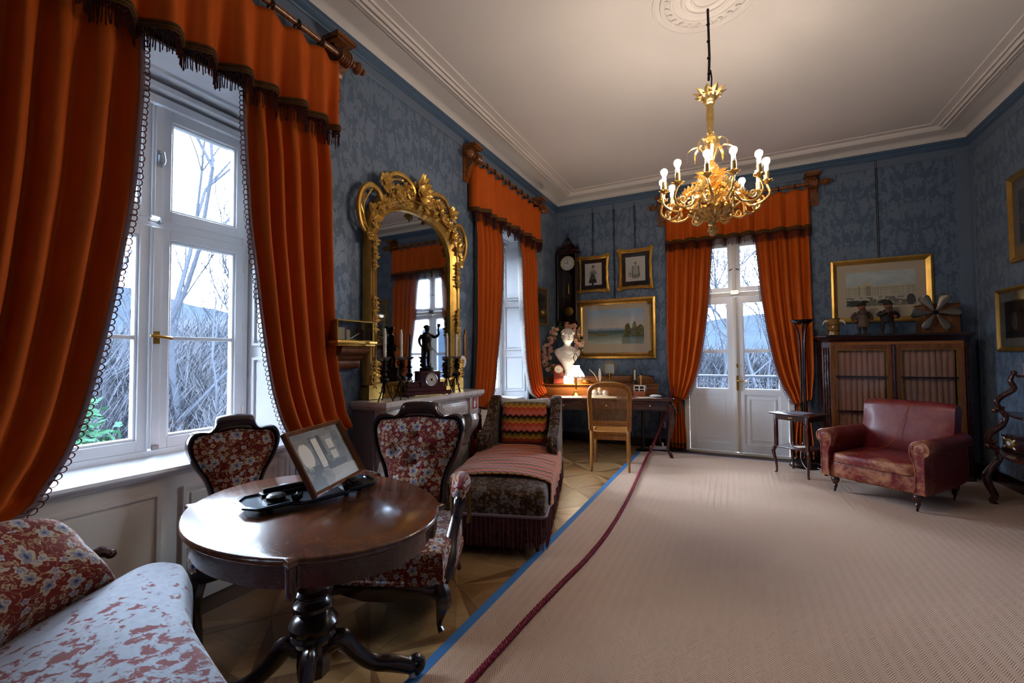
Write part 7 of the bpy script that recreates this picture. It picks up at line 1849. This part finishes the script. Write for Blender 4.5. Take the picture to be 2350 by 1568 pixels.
def desk_bits():
    t = thing('brass_bowl', 'small round brass bowl on the desk shelf', 'bowl', DP(-.368, .19, ZS)); m = MB(); m.lathe([(.0, 0), (.04, 0), (.062, .012), (.070, .03), (.066, .046), (.058, .05), (.062, .035), (.05, .012), (.0, .008)], 24); m.build('body', M_brass, t)
    t = thing('quill_stand', 'white porcelain inkstand with two white quills behind the chair', 'inkstand', DP(-.19, -.0, ZD), DRZ)
    m = MB(); m.prism(rrect(.26, .13, .04), 0, .012); m.build('tray', M_plaster, t, bevel=.003)
    for x in (-.075, .075):
        m = MB(); m.lathe([(.0, .012), (.034, .012), (.044, .035), (.042, .06), (.028, .075), (.03, .082), (.0, .082)], 18, (x, 0, 0)); m.build('inkwell', M_plaster, t)
    m = MB(); m.lathe([(.0, .012), (.02, .012), (.026, .05), (.018, .09), (.022, .11), (.0, .11)], 14); m.build('pen_holder', M_plaster, t)
    for pts, wd in (([(-.0, 0, .10), (-.02, 0, .20), (-.07, 0, .30), (-.14, 0, .375)], .006), ([(.005, 0, .10), (.008, 0, .2), (.006, 0, .3), (.004, 0, .385)], .019)):
        p = bez(pts, 6); L = []
        for i, q in enumerate(p):
            k = i/(len(p)-1); w = wd*(.15 if k < .35 else sin(pi*min(.98, (k-.35)/.65*.9+.1))**.6); d_ = V(p[min(i+1, len(p)-1)])-V(p[max(0, i-1)]); nn = V((d_.z, 0, -d_.x)).normalized()
            L.append([tuple(V(q)-nn*w), tuple(V(q)+V((0, -.0025, 0))), tuple(V(q)+nn*w), tuple(V(q)+V((0, .0025, 0)))])
        m = MB(); m.loft(L); m.build('quill', M_candle, t)
    t = thing('black_book', 'flat black book under the small standing frame', 'book', DP(-.055, .19, ZS), DRZ+R(-6)); m = MB(); m.b2((-.10, -.07, 0), (.10, .07, .006)); m.b2((-.10, -.07, .034), (.10, .07, .04)); m.b2((-.10, .062, 0), (.10, .07, .04)); m.build('cover', M_black, t, bevel=.002); m = MB(); m.b2((-.096, -.066, .006), (.096, .064, .034)); m.build('pages', M_paper, t)
    t = thing('standing_frame', 'small standing frame on a turned stem on top of the black book', 'frame', DP(-.03, .19, ZS+.041), DRZ+R(-5))
    m = MB(); m.lathe([(.0, 0), (.05, 0), (.05, .006), (.015, .014), (.008, .03), (.014, .045), (.006, .06), (.011, .08), (.007, .10), (.0, .10)], 16); m.b2((-.09, -.05, -.001), (.09, .05, .004)); m.build('stem', M_brass, t)
    flat_frame(t, .13, .15, .011, M_golddark, .010, z0=.10)
    MB().b2((-.058, -.004, .107), (.058, .002, .243)).build('picture', mat('grey_card', '#8c97a0', .5), t, smooth=0)
    m = MB(); m.tube(bez([(-.05, -.002, .25), (-.03, -.002, .272), (0, -.002, .285), (.03, -.002, .272), (.05, -.002, .25)], 4), .004, 5); m.tube([(x, -.002, .265+z) for x, z in spiral((0, 0), .012, .003, 0, 1.2, 12)], .003, 5); m.build('crest', M_golddark, t)
    t = thing('obelisk_thermometer', 'dark obelisk desk thermometer near the gallery end of the desk shelf', 'thermometer', DP(.315, .17, ZS), DRZ)
    m = MB(); m.lathe([(.0, 0), (.045, 0), (.045, .012), (.03, .02), (.028, .035), (.0, .035)], 16); m.loft([[(x*k, y*k*.6, z) for x, y in ((-1, -1), (1, -1), (1, 1), (-1, 1))] for k, z in ((.026, .03), (.024, .20), (.020, .215), (.0, .245))]); m.build('body', mat('green_bronze', '#3a3c30', .4, .6), t)
    m = MB(); m.tube([(0, -.017, .06), (0, -.016, .19)], .003, 6); m.b2((-.012, -.0165, .055), (.012, -.0145, .195)); m.build('scale', M_candle, t)
    t = thing('cigar_box', 'small red wooden box with ivory railing on the desk', 'box', DP(.355, -.03, ZD), DRZ+R(-20))
    m = MB(); m.b2((-.075, -.06, .008), (.075, .06, .075)); m.b2((-.08, -.065, 0), (.08, .065, .010)); m.build('body', mat('red_cedar', '#7d3a1c', .4, var=.25), t, bevel=.003)
    m = MB(); m.b2((-.06, -.045, .075), (.06, .045, .14)); m.build('inner_tray', M_darkwood, t)
    for x, y in ((-.068, -.053), (.068, -.053), (-.068, .053), (.068, .053), (0, -.053)): MB().lathe([(.0, .075), (.005, .075), (.004, .10), (.006, .12), (.004, .15), (.0, .155)], 8, (x, y, 0)).build('post', M_candle, t)
    m = MB()
    for z in (.10, .145): m.tube([(-.068, -.053, z), (.068, -.053, z), (.068, .053, z), (-.068, .053, z)], .0035, 5, closed=True)
    m.build('railing', M_candle, t)
    t = thing('small_candlestick', 'turned ivory candlestick standing behind the red box', 'candlestick', DP(.385, .06, ZD)); m = MB(); m.lathe([(.0, 0), (.04, 0), (.042, .01), (.02, .02), (.010, .04), (.014, .06), (.009, .09), (.015, .12), (.009, .16), (.013, .20), (.010, .23), (.020, .245), (.020, .285), (.0, .285)], 14); m.build('stem', mat('boxwood', '#c08a50', .4), t); m = MB(); m.lathe([(.0, .285), (.016, .285), (.014, .31), (.0, .31)], 12); m.build('nozzle', M_darkmetal, t)
    t = thing('white_dish', 'small white oval dish with a black cable at the desk end', 'dish', DP(.545, -.09, ZD)); m = MB(); m.lathe([(.0, 0), (.05, 0), (.066, .010), (.06, .018), (.05, .02), (.04, .028), (.0, .03)], 22, sx=1.2); m.build('body', M_whiteplastic, t); m = MB(); m.tube(bez([(.05, 0, .03), (.07, .02, .05), (.10, .03, .05), (.12, .06, .015), (.10, .12, .006)], 5), .004, 6); m.build('cable', M_black, t)
    for i, (lx, ly, w, h, rz, lab) in enumerate(((-.60, -.20, .30, .22, .1, 'white sheet of paper under the desk lamp'), (-.15, -.20, .34, .22, -.05, 'wide white sheet of paper in the middle of the desk'), (.40, -.20, .22, .16, .2, 'small sheet of paper beside the red box'))):
        p = tag(MB().b2((-w/2, -h/2, 0), (w/2, h/2, .002)).build('paper_sheet', M_paper, smooth=0), lab, 'paper', 'papers on the desk'); p.location = DP(lx, ly, .7818); p.rotation_euler = (0, 0, DRZ+rz)
desk_bits()
# socket, power strip and cables below the desk
def power():
    t = thing('wall_socket', 'white wall socket with black plug behind the desk leg', 'socket', (1.62, YF, .33)); m = MB(); m.b2((-.042, -.012, -.042), (.042, 0, .042)); m.build('plate', M_whiteplastic, t, bevel=.004); m = MB(); m.lathe([(.0, 0), (.018, 0), (.016, .03), (.006, .04), (.0, .04)], 12, M=T(0, -.012, 0) @ RX(pi/2)); m.build('plug', M_black, t)
    m = MB(); m.tube(bez([(0, -.05, 0), (.01, -.08, -.10), (-.04, -.10, -.2), (.03, -.12, -.26), (0, -.10, -.315)], 6), .005, 6); m.build('cable', M_black, t)
    t = thing('power_strip', 'white power strip with loose black cables on the floor under the desk', 'power strip', (1.58, 6.57, 0), .2); m = MB(); m.b2((-.12, -.03, 0), (.12, .03, .045)); m.build('body', M_whiteplastic, t, bevel=.006)
    for x in (-.07, .05): m = MB(); m.lathe([(.0, .045), (.020, .045), (.018, .085), (.006, .10), (.0, .10)], 10, (x, 0, 0)); m.build('plug', M_whiteplastic, t)
    m = MB(); m.tube(bez([(-.07, 0, .095), (-.15, -.04, .24), (-.28, .0, .26), (-.34, -.02, .14), (-.22, -.06, .05), (-.3, -.1, .008)], 6), .005, 6); m.tube(bez([(.05, 0, .095), (0, .02, .3), (-.10, .04, .5), (-.14, .02, .62)], 6), .004, 6); m.build('cable', M_black, t)
    t = thing('black_pedestal', 'slim black metal pedestal under the desk', 'stand', DP(.42, .16, 0)); m = MB(); m.lathe([(.0, 0), (.11, 0), (.11, .015), (.03, .03), (.022, .06), (.022, .55), (.03, .57), (.0, .57)], 16); m.build('column', M_blackmetal, t)
power()
# ---------------------------------------------------------------- torchiere, rope, cabinet top, etagere
def torchiere():
    t = thing('torchiere', 'black uplighter floor lamp with three slim rods beside the cabinet', 'floor lamp', (3.30, 6.27, 0))
    m = MB(); m.lathe([(.0, .0), (.165, .0), (.17, .012), (.16, .024), (.06, .034), (.03, .05), (.0, .05)], 28); m.build('base', M_blackmetal, t)
    for i in range(3):
        a = 2*pi*i/3+.5; ca, sa = cos(a), sin(a); m = MB(); m.tube(bez([(.028*ca, .028*sa, .04), (.026*ca, .026*sa, .6), (.026*ca, .026*sa, 1.3), (.034*ca, .034*sa, 1.55), (.055*ca, .055*sa, 1.66), (.085*ca, .085*sa, 1.72)], 7), .009, 8); m.build('rod', M_blackmetal, t)
    m = MB(); m.lathe([(.0, 1.70), (.04, 1.702), (.09, 1.722), (.118, 1.748), (.122, 1.757), (.112, 1.755), (.085, 1.735), (.03, 1.715), (.0, 1.713)], 28); m.build('bowl', M_blackmetal, t)
    for z in (.5, 1.0): m = MB(); m.lathe([(.0, z), (.03, z), (.03, z+.012), (.0, z+.012)], 14); m.build('spacer', M_blackmetal, t)
    m = MB(); m.tube(bez([(.10, -.12, .03), (.16, -.20, .015), (.10, -.28, .014), (.0, -.22, .014), (-.06, -.12, .12), (-.03, -.04, .3)], 6), .004, 6); m.build('cable', M_whiteplastic, t)
torchiere()
def rope():
    t = thing('barrier_rope', 'thick red barrier rope running from the balcony curtain along the carpet', 'rope', (1.5, 3.9, 0)); t.location = (0, 0, 0)
    pts = bez([(1.80, 6.50, .88), (1.77, 6.44, .78), (1.70, 6.35, .54), (1.62, 6.24, .28), (1.55, 6.12, .08), (1.525, 5.95, .028), (1.603, 4.989, .026), (1.676, 4.082, .026), (1.705, 3.346, .026), (1.693, 2.832, .026), (1.662, 2.502, .026), (1.63, 2.127, .026), (1.609, 1.785, .026), (1.592, 1.50, .026), (1.57, 1.1, .026)], 14)
    m = MB(); m.tube(pts, .010, 8); 
    # three-strand twist
    L = [0.]
    for a, b in zip(pts, pts[1:]): L.append(L[-1]+(V(b)-V(a)).length)
    def at(s):
        for i in range(len(L)-1):
            if L[i+1] >= s: k = (s-L[i])/max(1e-9, L[i+1]-L[i]); p = V(pts[i]).lerp(V(pts[i+1]), k); d = (V(pts[i+1])-V(pts[i])).normalized(); return p, d
        return V(pts[-1]), (V(pts[-1])-V(pts[-2])).normalized()
    st = .012; N = int(L[-1]/st); fr = [at(i*st) for i in range(N)]
    for q in range(3):
        pp = []
        for i, (p, d) in enumerate(fr):
            u = d.cross(V((0, 0, 1))); u = u.normalized() if u.length > .1 else V((1, 0, 0)); w = u.cross(d); a = i*st/.055*2*pi+q*2*pi/3; pp.append(p+u*(.0075*cos(a))+w*(.0075*sin(a)))
        m.tube(pp, .0085, 6)
    m.build('strands', velvet('crimson_rope', '#7a1e30', sheen=.3), t)
rope()
ZT = 1.567
def mug():
    t = thing('horn_mug', 'brown banded mug with two pale horns on the cabinet', 'mug', (3.635, 6.42, ZT)); m = MB(); br = mat('brown_glaze', '#8a6420', .25, var=.3, coat=.3)
    m.lathe([(.0, 0), (.062, 0), (.064, .01), (.060, .02), (.060, .075), (.063, .08), (.060, .09), (.058, .17), (.064, .18), (.066, .195), (.058, .197), (.052, .18), (.0, .17)], 24); m.build('body', br, t)
    for s in (-1, 1): m = MB(); m.tube(bez([(s*.055, -.01, .175), (s*.085, -.015, .172), (s*.10, -.02, .155), (s*.112, -.02, .125)], 5), bezr([.013, .012, .009, .003], 5), 8); m.build('horn', M_candle, t)
    m = MB(); m.torus((0, 0, .197), .062, .006, 28, 6); m.torus((0, 0, .055), .062, .003, 28, 5); m.torus((0, 0, .125), .061, .003, 28, 5); m.build('rim_band', M_darkwood, t)
mug()
def gnome(label, x, rz, kind):
    t = thing('gnome_figure', label, 'figurine', (x, 6.40, ZT), rz, 'wooden gnomes on the cabinet')
    cloth = mat('gnome_brown', '#3a2a20', .7, var=.3, nsc=30.); dark = mat('gnome_dark', '#1c1614', .7, var=.3); skin = mat('gnome_skin', '#8a4a30', .6, var=.2); beard = mat('gnome_beard', '#4a3428', .85, var=.3, bump=.5)
    b = MB()
    for s in (-1, 1):
        sp = .028 if kind == 0 else .045
        b.tube(bez([(s*sp, 0, .02), (s*sp, .005, .07), (s*sp*.9, 0, .12), (s*.02, 0, .17)], 5), bezr([.013, .019, .022, .034], 5), 10)
        b.tube([(s*sp, .012, .014), (s*sp*1.15, -.02, .012), (s*sp*1.25, -.045, .010)], [.014, .015, .010], 8)
    b.tube(bez([(0, 0, .14), (0, 0, .19), (0, -.004, .235), (0, 0, .27), (0, 0, .285)], 5), bezr([.045, .060, .055, .036, .02], 5), 14, sq=(1.1, .85), up=(1, 0, 0))
    if kind == 0: arms = [[(-.05, 0, .255), (-.082, .01, .22), (-.09, -.005, .185), (-.07, -.03, .165)], [(.05, 0, .255), (.085, .01, .22), (.088, -.005, .185), (.065, -.03, .165)]]
    else: arms = [[(-.05, 0, .255), (-.078, -.02, .225), (-.055, -.06, .225), (-.01, -.07, .255)], [(.05, 0, .255), (.088, -.01, .22), (.085, -.05, .19), (.06, -.065, .20)]]
    for a in arms: b.tube(bez(a, 5), bezr([.022, .020, .018, .014], 5), 10)
    b.build('body', cloth if kind == 0 else dark, t, smooth=70)
    if kind == 0:
        m = MB(); m.grid(13, 8, lambda u, v: ((2*u-1)*lerp(.035, .062, v), -.052-.012*cos(2*(2*u-1))-.01*v, lerp(.225, .085, v))); solidify(m.build('apron', mat('gnome_apron', '#574536', .8, var=.2), t), .004)
    for a in arms:
        m = MB(); m.ball(a[-1], (.014, .016, .014), 8, 6)
        for k in range(4): m.tube([V(a[-1])+V((.008*(k-1.5), -.006, 0)), V(a[-1])+V((.009*(k-1.5), -.016, -.012))], .004, 5)
        m.build('hand', skin, t)
    hx = 0 if kind == 0 else .012
    m = MB(); m.ball((hx, -.004, .318), (.032, .036, .040), 14, 10); m.ball((hx, -.043, .318), (.010, .012, .010), 8, 6)
    for s in (-1, 1): m.ball((hx+s*.032, 0, .318), (.006, .010, .012), 8, 6); m.ball((hx+s*.016, -.034, .312), (.010, .008, .009), 8, 6)
    m.build('head', skin, t, smooth=70)
    m = MB()
    for s in (-1, 1): m.ball((hx+s*.012, -.037, .331), .0035, 6, 5)
    m.build('eyes', M_black, t)
    m = MB(); m.tube(bez([(hx, -.026, .298), (hx, -.04, .275), (hx, -.046, .245), (hx, -.05, .215 if kind == 0 else .24)], 5), bezr([.030, .034, .026, .006], 5), 12, sq=(1., .6), up=(1, 0, 0)); m.ball((hx, -.03, .296), (.03, .014, .012), 10, 6); m.build('beard', beard, t, smooth=70)
    m = MB()
    if kind == 0: m.tube(bez([(0, .0, .345), (.004, .0, .362), (.03, 0, .376), (.075, 0, .388)], 5), bezr([.040, .034, .018, .003], 5), 12); m.lathe([(.046, .340), (.05, .345), (.04, .352)], 18)
    else: m.tube(bez([(.012, 0, .342), (.005, .0, .362), (-.03, 0, .378), (-.085, 0, .366)], 5), bezr([.040, .036, .022, .003], 5), 12); m.lathe([(.04, .336), (.046, .341), (.04, .35)], 18, (.012, 0, 0))
    m.build('cap', dark, t, smooth=60)
    if kind: m = MB(); m.b2((-.045, -.006, -.03), (.045, .006, .03), T(.035, -.078, .225) @ RZ(.5) @ RX(.5)); m.build('book', mat('gnome_book', '#2a1a12', .6), t, bevel=.002)
    m = MB(); m.prism(rrect(.15, .10, .03), 0, .008); m.build('stand', dark, t)
gnome('bearded wooden gnome in a long apron next to the horn mug', 3.905, .1, 0)
gnome('wooden gnome reading a book next to the table fan', 4.135, -.1, 1)
def fan():
    t = thing('table_fan', 'old table fan with six bare metal blades beside a wooden box on the cabinet', 'fan', (4.52, 6.40, ZT), R(4)); hz = .225
    m = MB(); m.b2((-.06, .0, 0), (.235, .24, .315)); m.b2((-.07, -.005, .315), (.245, .25, .328)); m.build('wooden_box', M_walnut, t, bevel=.004)
    m = MB(); m.tube([(0, .0, hz), (0, -.09, hz)], .016, 10); m.lathe([(.0, -.01), (.022, -.01), (.026, 0), (.018, .015), (.0, .02)], 14, M=T(0, -.09, hz) @ RX(pi/2)); m.build('hub', M_darkmetal, t)
    bl = MB()
    def bf(u, v):
        r = lerp(.02, .21, v); w = (.010+.036*ss(v*1.25))*(1 if v < .86 else (1-((v-.86)/.16)**2)**.5); x = (2*u-1)*w; return (x, -.02*(2*u-1)*v-.012*(1-(2*u-1)**2)*v, r)
    bl.grid(9, 16, bf); bme = bl.mesh('fan_blade', 70)
    for i in range(6): o = obj('blade', bme, mat('tin_blade', '#8a8680', .28, .9, var=.2), t, T(0, -.085, hz) @ RY(R(28+60*i)) ); solidify(o, .002)
fan()
def etagere_items():
    t = thing('music_box', 'brown box with oval painted medallion on the etagere shelf', 'box', (XR-.235, 5.34, .5005), R(-90)); m = MB(); m.b2((-.11, -.075, .012), (.11, .075, .115)); m.build('body', M_mahog_x, t, bevel=.004); m = MB(); m.b2((-.118, -.083, .115), (.118, .083, .127)); m.b2((-.09, -.06, .127), (.09, .06, .137)); m.build('lid', M_mahog_x, t, bevel=.003); m = MB(); m.b2((-.118, -.083, 0), (.118, .083, .014)); m.build('base', M_darkwood, t, bevel=.003)
    m = MB(); m.lathe([(.0, 0), (.05, 0), (.05, .006), (.044, .009), (.0, .006)], 24, M=T(0, -.075, .065) @ RX(pi/2), sx=1.5, sy=.8); m.build('medallion_rim', M_gold, t)
    disc('medallion', .038, lambda u, v: cm((.35, .40, .42), (.75, .74, .68), fbm(u*5, v*9)*1.3-.1), t, T(0, -.0825, .065) @ MX.Diagonal((1.5, 1, .8, 1)))
    for x in (-.09, .09):
        for z in (.025, .105): MB().leaf((x, -.077, z), (-x, 0, .065-z), (0, -1, 0), .035, .010, .05).build('corner_inlay', M_candle, t)
    t = thing('trinket_box', 'small pink and white enamelled trinket box on the etagere top', 'box', (XR-.13, 5.36, 1.1555), R(-90)); pk = mat('pink_enamel', '#b89a98', .35, var=.15)
    m = MB(); m.b2((-.06, -.045, .008), (.06, .045, .085)); m.b2((-.07, -.055, 0), (.07, .055, .010)); m.b2((-.066, -.05, .085), (.066, .05, .094)); m.build('body', pk, t, bevel=.003); m = MB(); m.b2((-.035, -.047, .025), (.035, -.0445, .070)); m.build('panel', M_plaster, t, smooth=0); m = MB(); m.ball((0, 0, .105), .010, 8, 6); m.build('knob', M_gold, t)
etagere_items()
# ---------------------------------------------------------------- put the origin of hanging things at their own base
def rebase(o, z):
    dz = z-o.location.z; o.location.z = z
    for c in o.children: c.location.z -= dz
for o in [q for q in COL.objects if q.parent is None]:
    n = o.name.split('.')[0]
    z = {'chandelier': 3.84, 'curtain_rod': 3.22, 'valance': 2.82, 'wall_mirror': 1.02, 'wall_clock': 1.56}.get(n)
    if z: rebase(o, z)

# a thing of one single mesh needs no empty above it
for o in [q for q in COL.objects if q.parent is None and q.type == 'EMPTY' and len(q.children) == 1 and not q.children[0].children]:
    c = o.children[0]; nm = o.name
    Mo = MX.LocRotScale(o.location, o.rotation_euler.to_quaternion(), o.scale); Mc = MX.LocRotScale(c.location, c.rotation_euler.to_quaternion(), c.scale)
    if 'kind' in c: continue
    for k in ('label', 'category', 'group', 'kind'):
        if k in o: c[k] = o[k]
    c.parent = None; c.matrix_world = Mo @ Mc; bpy.data.objects.remove(o); c.name = nm
